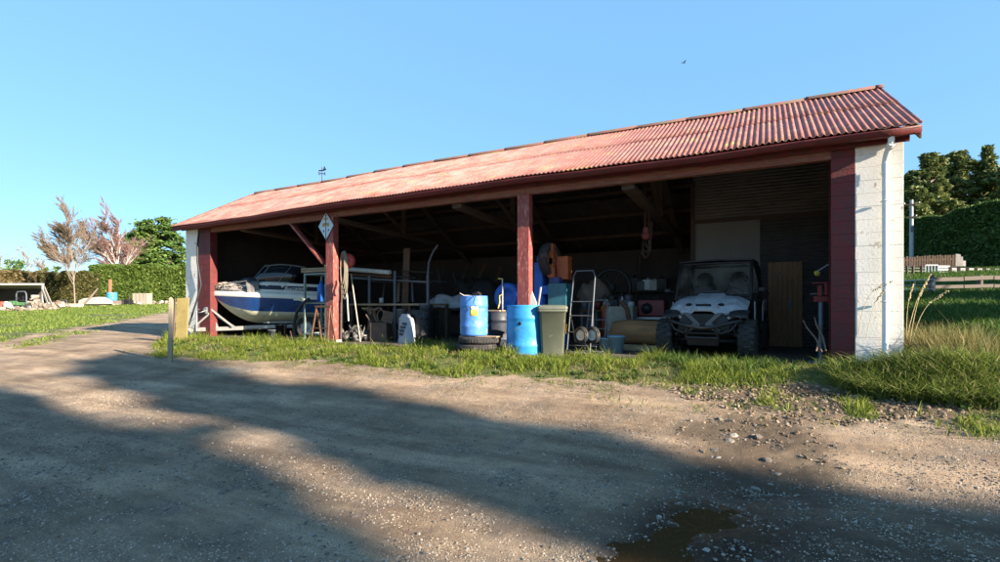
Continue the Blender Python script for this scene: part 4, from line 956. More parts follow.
for s in (-1, 1): b.bar((s*.70, 1.12, 1.18), (s*.80, 1.08, 1.2), .02); b.box((s*.84, 1.07, 1.22), (.10, .05, .07))
b.build('mirror', UB, utv, bev=.012)
# ------------------------------------------------------------------ things standing along the front
def onfloor(px, Y):
    x = Xat(px, Y); return (x, Y, fz(x, Y))
BLUE1 = mat('faded_blue_plastic', (.060, .19, .47), .5, var=.22, scale=3, spots=(.30, .37, .45), spot_amt=.30, spot_scale=8, bump=.06)
BLUE2 = mat('bright_blue_plastic', (.022, .205, .46), .45, var=.22, scale=3, spots=(.12, .26, .38), spot_amt=.30, spot_scale=7, bump=.05)
BLK = mat('black_plastic_drum', (.011, .011, .013), .5, var=.3, scale=4, spots=(.07, .06, .05), spot_amt=.3, bump=.08)
BLKI = mat('matt_black', (.01,)*3)
YEL = mat('yellow_label', (.60, .48, .07), .6, var=.15, spots=(.6, .58, .5), spot_amt=.3, spot_scale=40, bump=0)
RUST = mat('rusty_steel', (.13, .065, .038), .8, .2, var=.4, scale=7, spots=(.06, .04, .03), spot_amt=.4, bump=.3)
STEEL = mat('grey_steel', (.105, .115, .13), .55, .35, var=.25, scale=6, spots=(.14, .08, .05), spot_amt=.25, bump=.1)
REDM = mat('red_enamel', (.15, .014, .012), .45, var=.25, scale=5, spots=(.10, .03, .02), spot_amt=.3, bump=.05)
ORG = mat('orange_enamel', (.30, .07, .018), .5, var=.25, scale=5, spots=(.16, .06, .03), spot_amt=.35, bump=.06)
PLANK = mat('pale_plank', (.33, .23, .135), .75, var=.25, scale=4, spots=(.15, .1, .07), spot_amt=.3, bump=.3, stretch=(.6, 3, 3))
LIMB = mat('grey_weathered_wood', (.36, .32, .27), .85, var=.25, scale=5, spots=(.16, .14, .12), spot_amt=.3, bump=.4, stretch=(4, 4, .6))
WPL = mat('dusty_white_plastic', (.50, .49, .46), .5, var=.15, scale=4, spots=(.2, .18, .15), spot_amt=.25, bump=.05)
# barrel with rolled hoops
def drum_prof(r, h, top=True):
    p = [(0, 0), (r*.9, 0), (r*.97, .02*h), (r*.985, .06*h), (r*.985, .20*h), (r*1.0, .22*h), (r*1.015, .26*h), (r*.985, .28*h), (r*.985, .42*h), (r, .5*h), (r*.985, .66*h), (r*.985, .72*h), (r*1.015, .74*h), (r*1.0, .78*h), (r*.985, .80*h), (r*.985, .92*h), (r*.96, .955*h), (r*.97, .97*h), (r*.97, h)]
    return p+([(r*.90, h), (r*.89, .965*h), (0, .965*h)] if top else [(r*.93, h), (r*.92, .1*h), (0, .08*h)])
xt, yt, zt_ = onfloor(481, 8.75)
Yb = 8.72; bx = Xat(474, Yb); zb = zat(334.5, dep(bx, Yb))
for k, (dx, dy, h0) in enumerate(((.10, .05, 0.), (.06, .02, .0), (.11, .03, .0))):
    z0 = gzf(bx, Yb)-.03+.135*k
    o = thing('tyre', ('old worn tyre lowest in the stack below the faded blue barrel', 'old worn tyre in the middle of the stack below the faded blue barrel', 'old worn tyre topmost in the stack below the faded blue barrel')[k], 'tyre', (bx+dx, Yb+dy, z0), k*1.1, 'tyres stacked under the barrel')
    b = MB(); b.lathe([(.21, .02), (.27, .0), (.385, .012), (.415, .03), (.425, .07), (.415, .115), (.385, .133), (.27, .145), (.21, .125), (.20, .07), (.21, .02)], n=40)
    for q in range(44):
        a = 2*math.pi*q/44; b.box((.417*math.cos(a), .417*math.sin(a), .072), (.022, .032, .07), (0, 0, a))
    b.build('casing', TYRE, o)
zb = gzf(bx, Yb)-.03+.135*3+.012
wb = MB(); o = thing('board', 'flat pale board lying on the tyres under the faded blue barrel', 'board', (bx+.16, Yb-.02, zb-.01), R(8)); wb.box((0, 0, .008), (.80, .30, .022)).build('plank', PLANK, o, bev=.004)
zb += .012
t = thing('plastic_barrel', 'faded blue plastic barrel standing on old tyres with a yellow label', 'barrel', (bx, Yb, zb), 0, 'blue plastic barrels')
h = .80; r = .285; b = MB(); b.lathe(drum_prof(r, h), n=40); b.build('barrel_body', BLUE1, t)
b = MB(); b.grid(lambda u, v: Vector((r*1.0*math.sin(.28+.55*u), -r*1.0*math.cos(.28+.55*u), .40+.21*v)), 8, 2); lb = b.build('label', YEL, t, solid=.002)
b = MB(); b.grid(lambda u, v: Vector((r*1.006*math.sin(.32+.47*u), -r*1.006*math.cos(.32+.47*u), .52+.07*v)), 8, 2); b.build('label_panel', WPL, lb, solid=.001)
for a in (.9, 4.0): b = MB(); b.lathe([(0, 0), (.035, 0), (.035, .025), (0, .025)], (.18*math.cos(a), .18*math.sin(a), h*.965), n=12); b.build('bung', BLK, t)
t = thing('cable_coil', 'small coil of black cable on top of the faded blue barrel', 'cable', (bx+.08, Yb-.02, zb+h))
b = MB(); pts = []
for k in range(60): a = k*.42; rr = .085+.02*math.sin(k*.9); pts.append((rr*math.cos(a), rr*math.sin(a)*.7, .014+.0009*k+.012*math.sin(k*.7)))
pts += [(.12, -.22, .03), (.13, -.30, -.04), (.10, -.305, -.14), (.16, -.295, -.20), (.13, -.30, -.24)]
b.tube(pts, .009, 6); b.build('coil', BLK, t)
t = thing('stick', 'short broken stick lying over the rim of the faded blue barrel', 'stick', (bx-.24, Yb, zb+h)); MB().tube([(-.07, -.05, .06), (0, 0, .012), (.14, .06, .01)], [.008, .012, .010], 6).build('wood', LIMB, t)
# bright barrel, cut open
Y2 = 9.12; x2 = Xat(525.5, Y2); z2 = gzf(x2, Y2)-.02; r2 = .385; h2 = zat(305, dep(x2, Y2))-z2
t = thing('plastic_barrel', 'bright blue open-topped plastic barrel in front of the middle red post', 'barrel', (x2, Y2, z2), 0, 'blue plastic barrels')
b = MB(); b.lathe(drum_prof(r2, h2, False), n=44); b.build('barrel_body', BLUE2, t)
b = MB(); b.lathe([(0, -.01), (.035, -.01), (.03, .012), (0, .014)], (0, 0, 0), 'y', 12); o = b.build('bung', BLKI, t); o.location = (.06, -r2*.985, h2*.66)
def leaning(name, label, cat, p0, p1, w, h, m, r=None, part='shaft'):
    p0 = Vector(p0); p1 = Vector(p1); t = thing(name, label, cat, p0); d_ = p1-p0
    b = MB()
    if r: b.tube([(0, 0, 0), d_*.33, d_*.66, d_], r, 8)
    else: b.bar((0, 0, 0), d_, w, h, up=(0, 1, 0))
    b.build(part, m, t, bev=0 if r else .004); return t
t = thing('plank', 'white pointed plank standing up out of the bright blue barrel', 'plank', (x2+.10, Y2+.05, z2+.35))
b = MB(); b.prism([(-.06, 0), (.09, 0), (.10, .75), (.0, .98), (-.03, .9)], (0, 0, 0), (1, .1, 0), (.02, 0, 1), (0, .02, 0)); b.build('board', WPL, t, bev=.003)
leaning('stake', 'grey stick poking up out of the bright blue barrel beside the wheelie bin', 'stick', (x2+.2, Y2-.1, z2+.3), at(541, 287, Y2-.05), .03, .03, LIMB)
# wheelie bin
Y3 = 9.22; x3 = Xat(552.5, Y3); z3 = gzf(x3, Y3)-.02; H3 = zat(305.5, dep(x3, Y3))-z3
OLIVE = mat('olive_plastic', (.105, .112, .085), .5, var=.15, scale=3, spots=(.20, .20, .14), spot_amt=.25, spot_scale=9, bump=.05)
t = thing('wheelie_bin', 'olive green wheelie bin with an orange sticker beside the bright blue barrel', 'bin', (x3, Y3, z3), R(22))
def rr_(w_, d_, z, c=.05, n=4):
    o = []
    for cx, cy, a0 in ((w_/2-c, d_/2-c, 0), (-w_/2+c, d_/2-c, 90), (-w_/2+c, -d_/2+c, 180), (w_/2-c, -d_/2+c, 270)):
        for k in range(n+1): a = R(a0+90*k/n); o.append(Vector((cx+c*math.cos(a), cy+c*math.sin(a), z)))
    return o
b = MB(); b.loft([rr_(.40, .44, 0), rr_(.42, .46, .03), rr_(.52, .60, H3-.13), rr_(.57, .66, H3-.12), rr_(.57, .66, H3-.07), rr_(.50, .58, H3-.07)], caps=True); b.build('bin_body', OLIVE, t)
b = MB(); b.loft([rr_(.58, .68, H3-.068), rr_(.59, .69, H3-.03), rr_(.54, .62, H3-.004), rr_(.40, .48, H3+.012)], caps=True); b.cyl((-.25, .36, H3-.05), (.25, .36, H3-.05), .018); b.build('lid', OLIVE, t)
b = MB(); b.box((.268, .02, H3*.56), (.004, .16, .19), (0, R(5), 0)); b.build('sticker', mat('orange_sticker', (.62, .30, .04), .6, bump=0), t)
for s in (-1, 1): wheel(t, (s*.24, .26, .10), .10, .05, .05, 'x', name='wheel', seg=18)
# hand trucks
def handtruck(px0, px1, Y, top, ly, label, lean):
    x0, x1 = Xat(px0, Y), Xat(px1, Y); z0 = FLOOR; t = thing('hand_truck', label, 'hand truck', ((x0+x1)/2, Y, z0), R(-6), 'hand trucks'); w2 = abs(x1-x0)/2; H = top-z0
    b = MB(); b.tube([(-w2, .02, .06), (-w2*.98, lean*.5, H*.5), (-w2*.95, lean*.95, H*.93), (-w2*.75, lean, H), (w2*.75, lean, H), (w2*.95, lean*.95, H*.93), (w2*.98, lean*.5, H*.5), (w2, .02, .06)], .0145, 8)
    for f in (.25, .45, .62): b.tube([(-w2, lean*f+.0, H*f), (w2, lean*f, H*f)], .013, 6)
    b.tube([(-w2, lean*.5, H*.5), (-w2*.8, .30, .2)], .014, 6); b.tube([(w2, lean*.5, H*.5), (w2*.8, .30, .2)], .014, 6)
    b.build('frame', STEEL, t)
    b = MB(); b.box((0, -.12, .03), (w2*2.1, .26, .012)); b.build('toe_plate', STEEL, t)
    MB().cyl((-w2-.1, .1, .15), (w2+.1, .1, .15), .012).build('axle', STEEL, t)
    return t, w2
WHUB = mat('pale_wheel_hub', (.42, .42, .40), .5, .2, var=.15, spots=(.2, .18, .15), spot_amt=.3, bump=.05)
t, w2 = handtruck(566, 590, 9.55, zat(270, dep(Xat(575, 9.55), 9.55)), 0, 'tall steel hand truck leaning by the blue press', .32)
for xw in (Xat(582, 9.45), Xat(593.5, 9.45)):
    b0 = wheel(t, (0, 0, 0), .17, .06, .105, 'y', rimm=WHUB, seg=22); loc = Vector((xw, 9.40, zat(335, dep(xw, 9.4))))-t.location
    b0.location = Matrix.Rotation(R(6), 3, 'Z') @ loc; b0.rotation_euler = (0, 0, R(-14))
t2, w2 = handtruck(584, 604, 9.95, zat(300, dep(Xat(590, 9.95), 9.95)), 0, 'lower steel hand truck behind the one with pale wheels', .25)
# blue press with an orange belt guard and a tyre
Y5 = 10.2
MBL = mat('machine_blue', (.020, .115, .46), .45, var=.25, scale=5, spots=(.05, .07, .13), spot_amt=.3, bump=.05)
x5 = Xat(548, Y5); t = thing('power_hammer', 'blue workshop machine with an orange guard and a black drive wheel behind the bin', 'machine', (x5, Y5, FLOOR)); dd = dep(x5, Y5)
zz = lambda py: zat(py, dd)-FLOOR
xx = lambda px: Xat(px, Y5)-x5
b = MB(); b.box((xx(540.5), .02, zz(300)/2+.62), (.20, .30, zz(256)-1.1+.55)); b.bar((xx(538), .0, zz(258)), (xx(550), .0, zz(262)), .12, .12); b.box((xx(550), .05, zz(290)), (.62, .34, .20)); b.box((0, .1, .18), (.7, .6, .36)); b.box((xx(541.5), .1, .6), (.2, .34, 1.1)); b.build('column', MBL, t, bev=.015)
b = MB(); b.cyl((xx(556), -.02, zz(292)), (xx(556), -.02, zz(278)), .15, 20); b.build('motor', mat('deep_blue', (.012, .03, .13), .4, bump=0), t)
b = MB(); b.box((xx(562.5), .1, zz(268.5)), (.27, .26, zz(257)-zz(280))); b.build('guard', ORG, t, bev=.012)
dw = wheel(t, (0, 0, 0), .36, .20, .22, 'x', rimm=ORG, name='drive_wheel'); dw.location = (xx(551), -.08, zz(260)); dw.rotation_euler = (0, 0, R(-8))
b = MB(); b.box((xx(554.2), -.12, zz(259)), (.10, .16, .62)); b.box((xx(554), -.14, zz(273)), (.16, .1, .22)); b.cyl((xx(554), -.2, zz(262)), (xx(554), .1, zz(262)), .07, 14); b.build('bracket', ORG, t, bev=.01)
b = MB(); b.box((xx(560), .02, zz(295)), (.42, .4, zz(284)-zz(306))); b.build('cabinet', mat('teal_panel', (.03, .13, .16), .5, var=.2, bump=.05), t, bev=.01)
# drum and fan behind the barrels
x = Xat(496, 10.1); t = thing('oil_drum', 'black drum between the two blue barrels', 'drum', (x, 10.1, FLOOR), 0, 'black drums'); H = zat(311, dep(x, 10.1))-FLOOR
b = MB(); b.lathe(drum_prof(.40, H), n=32); b.build('drum_body', mat('dark_blue_drum', (.012, .016, .027), .55, var=.3, spots=(.04, .04, .045), spot_amt=.25, bump=.08), t)
b = MB(); b.box((-.1, 0, H+.01), (.7, .6, .025)); b.build('lid', PLANK, t, bev=.004)
x = Xat(508.5, 10.9); t = thing('hose_reel', 'bright blue round reel standing on the black drum behind the middle post', 'reel', (x, 10.9, FLOOR+.78)); zc = zat(297, dep(x, 10.9))-FLOOR-.78
b = MB(); b.lathe([(.0, -.05), (.16, -.05), (.18, -.1), (.34, -.1), (.34, -.06), (.22, -.04), (.22, .04), (.34, .06), (.34, .1), (0, .1)], (0, 0, zc), 'y', 32); b.build('reel_drum', MBL, t)
b = MB(); b.box((0, .0, zc-.34), (.5, .2, .06)); b.bar((-.2, 0, zc-.34), (0, .12, zc), .04); b.bar((.2, 0, zc-.34), (0, .12, zc), .04); b.build('stand', MBL, t, bev=.005)
x = Xat(504, 10.4); t = thing('crate', 'dark box under the bright blue reel', 'crate', (Xat(508.5, 10.9), 10.9, FLOOR)); b = MB(); b.box((0, 0, .39), (.6, .5, .76)); b.build('crate_body', BLK, t, bev=.01)
b = MB(); b.box((0, 0, .765), (.64, .54, .03)); b.build('lid', BLK, t, bev=.005)
p = at(502.5, 340, 9.9); t = thing('standpipe', 'thin water standpipe with a yellow tap near the black drum', 'standpipe', (p.x, 9.9, FLOOR)); zt2 = zat(279, dep(p.x, 9.9))-FLOOR
b = MB(); b.tube([(0, 0, 0), (0, 0, zt2*.6), (0, 0, zt2)], .017, 8); b.build('pipe', GALV, t)
b = MB(); b.tube([(0, 0, zt2), (-.10, -.02, zt2+.01)], .016, 6); b.tube([(.0, 0, zt2*.78), (-.06, -.03, zt2*.76), (-.05, -.04, zt2*.66), (-.09, -.04, zt2*.58)], .014, 6); b.build('tap', YEL, t)
# ------------------------------------------------------------------ left bay: boards, stand, bits
def leanboard(px0, px1, top, Y, m, label, th=.03):
    x0, x1 = Xat(px0, Y), Xat(px1, Y); H = zat(top, dep(x0, Y))-FLOOR
    t = thing('leaning_board', label, 'board', ((x0+x1)/2, Y, FLOOR), 0, 'boards leaning on the left wall'); MB().prism([(-abs(x1-x0)/2, 0), (abs(x1-x0)/2, 0), (abs(x1-x0)/2-.12, H), (-abs(x1-x0)/2-.12, H)], (0, 0, 0), (1, 0, 0), (0, .06, 1), (0, th, 0)).build('panel', m, t, bev=.003)
leanboard(213, 219, 232, 13.2, mat('grey_green_board', (.10, .12, .10), .6, var=.2), 'grey board leaning in the corner behind the bow of the boat')
leanboard(221, 227, 238, 13.0, REDM, 'red board leaning in the corner behind the boat')
leanboard(228, 231, 246, 12.9, WPL, 'narrow white board leaning between the red and the green board')
leanboard(231.5, 239, 231, 13.1, mat('dark_green_board', (.012, .085, .045), .5, var=.2), 'dark green board leaning in the corner behind the boat')
p = at(217, 285, 11.2); t = thing('dirty_roll', 'brown roll of old matting standing in the corner behind the bow', 'roll', (Xat(217, 12.6), 12.6, FLOOR)); MB().lathe([(0, 0), (.34, 0), (.36, .4), (.35, 1.1), (.33, 1.75), (.22, 1.98), (0, 2.0)], n=18).build('matting', mat('brown_matting', (.12, .085, .06), .95, var=.35, bump=.5), t)
# workshop shelf frame left of the second post
Ys = 9.85; xa_, xb_ = Xat(305, Ys), Xat(326, Ys); t = thing('rack', 'pale green steel rack with planks on top between the boat and the red post', 'rack', ((xa_+xb_)/2, Ys, FLOOR)); zz = lambda py: zat(py, dep((xa_+xb_)/2, Ys))-FLOOR; w2 = (xb_-xa_)/2
b = MB()
for sx in (-1, 1):
    for yy in (0, .6): b.bar((sx*w2, yy, 0), (sx*w2, yy, zz(273)), .05, .05)
for z in (zz(274), zz(303), zz(334)): b.bar((-w2, 0, z), (w2, 0, z), .045); b.bar((-w2, .6, z), (w2, .6, z), .045); b.bar((-w2, 0, z), (-w2, .6, z), .045); b.bar((w2, 0, z), (w2, .6, z), .045)
b.build('frame', mat('pale_green_steel', (.17, .22, .20), .5, .2, var=.2, spots=(.12, .09, .06), spot_amt=.25, bump=.05), t, bev=.004)
b = MB(); b.box((0, .3, zz(303)+.03), (2*w2+.06, .66, .02)); b.build('shelf', OLDWOOD, t)
for k, (py, x0, x1, lab) in enumerate(((272.8, 304, 325, 'lower plank lying on the green rack beside the boat'), (269, 301, 327, 'upper plank lying on the green rack beside the boat'))):
    q = thing('plank', lab, 'plank', (t.location.x, Ys+.12+.12*k, FLOOR+zz(273)+.03+.075*k), R(3*k), 'planks on the green rack'); MB().box((0, 0, .03), (2*w2+.45+.2*k, .14, .055)).build('board', PLANK, q, bev=.004)
q = thing('gas_bottle', 'slim blue bottle standing on the shelf of the green rack', 'bottle', (Xat(321, Ys+.15), Ys+.15, FLOOR+zz(303)+.04)); MB().lathe([(0, 0), (.10, 0), (.10, .42), (.05, .50), (.03, .52), (.03, .58), (0, .58)], n=16).build('bottle_body', MBL, q)
q = thing('battery_clamp', 'pale tool with a yellow end lying on the shelf of the green rack', 'tool', (Xat(307, Ys+.05), Ys, FLOOR+zz(303)+.04)); MB().box((-.06, 0, .05), (.14, .10, .09)).box((-.3, 0, .06), (.34, .05, .05)).build('tool_body', WPL, q, bev=.01); MB().box((-.14, -.02, .06), (.06, .1, .1)).build('grip', YEL, q, bev=.01)
for dx, w_, l in ((.2, .05, 'small tin on top of the planks on the green rack'), (.36, .04, 'small jar on top of the planks on the green rack')):
    q = thing('tin', l, 'tin', (t.location.x+dx, Ys+.2, FLOOR+zz(273)+.03+.075+.062), 0, 'tins on the green rack'); MB().lathe([(0, 0), (w_, 0), (w_, .12), (w_*.7, .14), (0, .14)], n=12).build('can', WPL if dx < .3 else MBL, q)
# curved plastic pipe
pts = [at(x, y, 9.7) for x, y in ((309, 299), (303, 303), (297, 312), (294, 323), (294, 333), (297, 341))]
t = thing('bent_pipe', 'black bent pipe curving down from the green rack to the ground', 'pipe', pts[-1]); MB().tube([p-pts[-1] for p in pts], .045, 10).build('hose', mat('black_rubber', (.02,)*3), t)
t = thing('flower_pot', 'grey bucket standing on the floor under the boat', 'pot', onfloor(273, 9.75)); t.location.z = gzf(*t.location[:2]); MB().lathe([(0, 0), (.11, 0), (.14, .30), (.15, .30), (.15, .33), (.13, .33), (.10, .03), (0, .03)], n=18).build('pot_body', STEEL, t)
t = thing('bucket', 'black bucket standing on the floor under the boat', 'bucket', onfloor(281, 9.95)); MB().lathe([(0, 0), (.13, 0), (.16, .36), (.17, .36), (.17, .39), (.145, .39), (.12, .03), (0, .03)], n=18).build('bucket_body', BLK, t)
leaning('stick', 'short pale stick poking out of the grass before the black pipe', 'stick', at(293.5, 345, 9.2), at(290, 331, 9.3), .03, .03, RUST)
# small steel stand by the post
Yt = 9.12; xs_ = Xat(324, Yt); t = thing('steel_stand', 'rusty trestle stand leaning in front of the second red post', 'stand', (xs_, Yt, gzf(xs_, Yt))); zt3 = zat(306.5, dep(xs_, Yt))-t.location.z
b = MB(); b.bar((-.30, 0, zt3), (.24, 0, zt3), .05, .05)
for s in (-.26, .20): b.bar((s, 0, zt3), (s*1.35-.03, -.12, 0), .035, .035); b.bar((s, 0, zt3), (s*1.1, .2, 0), .035, .035)
b.bar((-.3, -.05, zt3*.45), (.22, -.05, zt3*.45), .025); b.build('trestle', RUST, t, bev=.003)
# ------------------------------------------------------------------ bay two
p = at(342.5, 252, D+.2); t = thing('rope', 'grey rope looped on a nail beside the second red post', 'rope', p)
b = MB()
for k in range(4): b.tube([Vector((.07*math.sin(a)*(1+.15*k)+.01*k, .015*k, -.42-.06*k+(.42+.07*k)*math.cos(a))) for a in np.linspace(0, 2*math.pi, 25)[:-1]], .014, 6, closed=True)
b.build('loops', mat('grey_rope', (.20, .17, .13), .95, var=.25, bump=.4), t)
p = at(347.5, 261, D+.35); t = thing('red_reel', 'red plastic reel hung beside the grey rope', 'reel', p); b = MB(); b.lathe([(.0, -.02), (.07, -.02), (.08, -.04), (.20, -.03), (.20, .03), (.08, .04), (0, .02)], n=28, M=Euler((R(80), 0, R(35))).to_matrix()); b.build('reel_disc', mat('red_plastic', (.42, .05, .035), .5, var=.2, bump=.05), t)
p = at(335.5, 280, D-.03); t = thing('red_rag', 'faded red rag hung on the side of the second post', 'rag', p); MB().grid(lambda u, v: Vector((-.05+.16*u+.03*math.sin(v*7), -.02-.02*math.sin(u*9+v*3), -.42*v)), 8, 10).build('cloth', mat('red_cloth', (.44, .13, .10), .95, var=.2, bump=.3), t, solid=.01)
leaning('pole', 'dark timber pole leaning upright against the wall rack beside the rope', 'pole', at(340.5, 343, 9.6), at(341.5, 262, 9.75), .05, .05, OLDWOOD)
leaning('shovel_handle', 'long pale wooden handle leaning to the left by the rope', 'handle', at(360.5, 342, 9.55), at(351, 274, 9.9), 0, 0, LIMB, .017)
leaning('white_pole', 'short white pole standing beside the long pale handle', 'pole', at(348.5, 321, 9.9), at(346, 276, 9.95), 0, 0, WPL, .018)
Yr = 11.0
def rackat(px, py, Y=Yr): return at(px, py, Y)
xl, xr = Xat(349, Yr), Xat(432, Yr); t = thing('pipe_rack', 'long steel pipe rack with a bench board in the middle bay', 'rack', ((xl+xr)/2, Yr, FLOOR)); O = t.location
b = MB()
for px, top in ((369.5, 276), (395, 271), (428, 275)): p = at(px, top, Yr); b.cyl((p.x-O.x, 0, 0), (p.x-O.x, 0, p.z-O.z), .045, 10); b.bar((p.x-O.x, 0, p.z-O.z-.15), (p.x-O.x, .9, p.z-O.z-.15), .05)
p0 = at(350, 278, Yr); p1 = at(428, 282, Yr); b.bar((p0.x-O.x, .06, p0.z-O.z), (p1.x-O.x, .06, p1.z-O.z), .04)
pz = [at(428, 275, Yr), at(429, 262, Yr), at(433, 252, Yr), at(438, 245, Yr)]; b.tube([q-O for q in pz], .03, 8)
b.build('frame', STEEL, t)
zb_ = at(395, 304.5, Yr).z-O.z; b = MB(); b.box((0, .35, zb_), (xr-xl, .9, .055)); b.build('bench_board', PLANK, t, bev=.005)
b = MB()
for px in (352, 372, 410, 431): x = Xat(px, Yr)-O.x; b.bar((x, .0, 0), (x, 0, zb_), .08, .08); b.bar((x, .75, 0), (x, .75, zb_), .08, .08)
b.bar((xl-O.x, 0, .25), (xr-O.x, 0, .25), .06, .08); b.build('bench_leg', OLDWOOD, t, bev=.004)
for k, (a, c, r, m, l) in enumerate((((346, 269), (390, 272.5), .065, WPL, 'thick pale pipe lying along the top of the pipe rack'), ((349, 274), (392, 277), .04, RUST, 'rusty pipe lying below the pale pipe on the rack'), ((352, 276.5), (389, 279.5), .03, STEEL, 'thin steel pipe lowest on the rack'))):
    q0, q1 = at(*a, Yr-.05+.14*k), at(*c, Yr-.05+.14*k); t = thing('pipe', l, 'pipe', q0, 0, 'pipes on the rack'); MB().tube([(0, 0, 0), q1-q0], r, 12).build('tube', m, t)
q0, q1 = at(405, 248, 12.2), at(404, 303, 12.2); t = thing('upright_plank', 'wide brown plank standing upright behind the pipe rack', 'plank', (q1.x, 12.2, FLOOR)); MB().bar((0, 0, 0), (q0.x-q1.x, .1, q0.z-FLOOR), .24, .04, up=(0, 1, 0)).build('board', mat('brown_board', (.17, .10, .065), .8, var=.3, bump=.2), t, bev=.004)
for k, (py, l) in enumerate(((271, 'upper of the two long boards behind the pipe rack'), (281.5, 'lower of the two long boards behind the pipe rack'))):
    q0, q1 = at(402, py, 12.05), at(432, py+1.5, 12.05); t = thing('cross_board', l, 'board', q0, 0, 'boards behind the rack'); MB().bar((0, 0, 0), q1-q0, .03, .15 if k == 0 else .06, up=(0, 1, 0)).build('board', OLDWOOD, t)
for k, px in enumerate((385, 399, 412)):
    q0 = at(px, 283, 11.6); t = thing('offcut', ('short timber offcut leaning at the left above the bench', 'brown wedge shaped offcut leaning above the middle of the bench', 'thin steel offcut leaning at the right above the bench')[k], 'offcut', at(px-3+2*k, 302, 11.45), 0, 'offcuts above the bench'); MB().bar((0, 0, 0), q0-t.location, .05+.04*(k == 1), .03, up=(0, 1, 0)).build('piece', (OLDWOOD, mat('brown_board', (0,)*3), STEEL)[k], t)
t = thing('yellow_vice', 'small yellow clamp on the edge of the bench board', 'clamp', at(366, 309.5, Yr-.12)); MB().box((0, 0, .03), (.24, .10, .05)).box((.10, 0, .0), (.04, .08, .14)).build('clamp_body', mat('dull_yellow', (.30, .26, .08), .6, bump=.1), t, bev=.008)
t = thing('tin', 'small pale tin on the bench under the pipes', 'tin', at(381.5, 303, Yr+.2), 0); MB().lathe([(0, 0), (.06, 0), (.06, .15), (0, .15)], n=14).build('can', WPL, t)
t = thing('trestle', 'narrow brown timber trestle under the bench', 'trestle', onfloor(371, 10.6)); H = zat(310, dep(*t.location[:2]))-FLOOR
b = MB(); b.bar((-.08, 0, 0), (-.04, .05, H), .10, .07); b.bar((.2, .3, 0), (.04, .06, H), .07); b.bar((-.14, .3, 0), (-.1, .05, H), .05); b.box((0, .05, H+.02), (.5, .16, .05)); b.build('frame', mat('brown_board', (0,)*3), t, bev=.004)
p = at(379, 314, 10.5); t = thing('hose_coil', 'loop of tan hose hanging from the edge of the bench', 'hose', p)
b = MB(); b.tube([Vector((.17*math.cos(a), -.02+.02*math.sin(2*a), .19*math.sin(a)-.02)) for a in np.linspace(0, 6.283, 29)[:-1]], .014, 6, closed=True); b.tube([Vector((.13*math.cos(a)+.05, .03, .17*math.sin(a)-.06)) for a in np.linspace(0, 6.283, 29)[:-1]], .014, 6, closed=True); b.build('loops', mat('tan_hose', (.22, .15, .09), .7, bump=.1), t)
t = thing('cardboard_box', 'dark torn cardboard box on the floor left of the pale sack', 'box', onfloor(381, 10.35), R(20)); b = MB(); b.box((0, 0, .25), (.45, .40, .5)); b.bar((-.2, 0, .5), (-.36, 0, .72), .36, .012); b.bar((.2, -.1, .5), (.26, -.1, .80), .3, .012); b.build('carton', mat('dark_cardboard', (.10, .07, .05), .9, var=.3), t)
# sack
p = onfloor(407, 10.15); t = thing('sack', 'pale plastic sack slumped on the floor under the bench', 'sack', p, R(-12)); H = zat(314, dep(p[0], p[1]))-FLOOR
def sk(u, v):
    a = u*2*math.pi; w_ = (.30*(1-.25*v)*(1+.10*math.sin(v*3.1)))*(1 if v < .9 else .72); d_ = .17*(1-.62*v**1.5)
    n = float(fbm(math.cos(a)*1.5+3, v*4+math.sin(a), 33))-.5
    return Vector(((w_+.07*n)*math.cos(a)-.10*v, (d_+.07*n)*math.sin(a)+.05*v, H*(v**.92)))
b = MB(); b.grid(sk, 30, 20); b.add([sk(k/30, 1) for k in range(30)], [tuple(range(30))]); b.add([sk(k/30, 0) for k in range(30)], [tuple(range(29, -1, -1))])
b.build('bag', mat('pale_sack', (.30, .315, .34), .5, var=.15, scale=5, spots=(.16, .17, .18), spot_amt=.22, spot_scale=8, bump=.25, bscale=14), t)
b = MB()
for i in range(3):
    for j in range(4): c = sk(.72+.035*i+.02*j-.03, .28+.12*j); b.box(c+Vector((0, -.012, 0)), (.05, .012, .065), (0, R(-20), R(10*i)))
b.build('print_mark', mat('dark_print', (.05, .055, .06), .6, bump=0), t)
t = thing('bucket', 'white bucket on the floor behind the pale sack', 'bucket', (*onfloor(400, 11.3)[:2], FLOOR+.45)); MB().lathe([(0, 0), (.17, 0), (.20, .38), (.21, .38), (.21, .41), (.18, .41), (.16, .03), (0, .03)], n=20).build('bucket_body', WPL, t)
q = thing('crate', 'dark timber crate under the white bucket and the blue bottles', 'crate', onfloor(407, 11.35)); MB().box((0, 0, .22), (1.0, .6, .43)).build('crate_body', OLDWOOD, q, bev=.01); MB().box((0, 0, .438), (1.04, .64, .02)).build('lid', OLDWOOD, q)
for k, px in enumerate((410, 414.5)):
    t = thing('bottle', ('blue grey bottle beside the white bucket', 'green grey bottle to the right of the blue grey one')[k], 'bottle', (*onfloor(px, 11.3)[:2], FLOOR+.45), 0, 'bottles by the white bucket'); MB().lathe([(0, 0), (.085, 0), (.085, .32), (.04, .38), (.035, .44), (0, .44)], n=14).build('bottle_body', (mat('bottle_blue', (.10, .22, .30), .4, bump=0), mat('bottle_green', (.10, .20, .19), .4, bump=0))[k], t)
t = thing('oil_drum', 'black drum standing to the right of the pale sack', 'drum', onfloor(423, 10.6), 0, 'black drums'); H = zat(309.5, dep(*t.location[:2]))-FLOOR; MB().lathe(drum_prof(.335, H), n=32).build('drum_body', BLK, t)
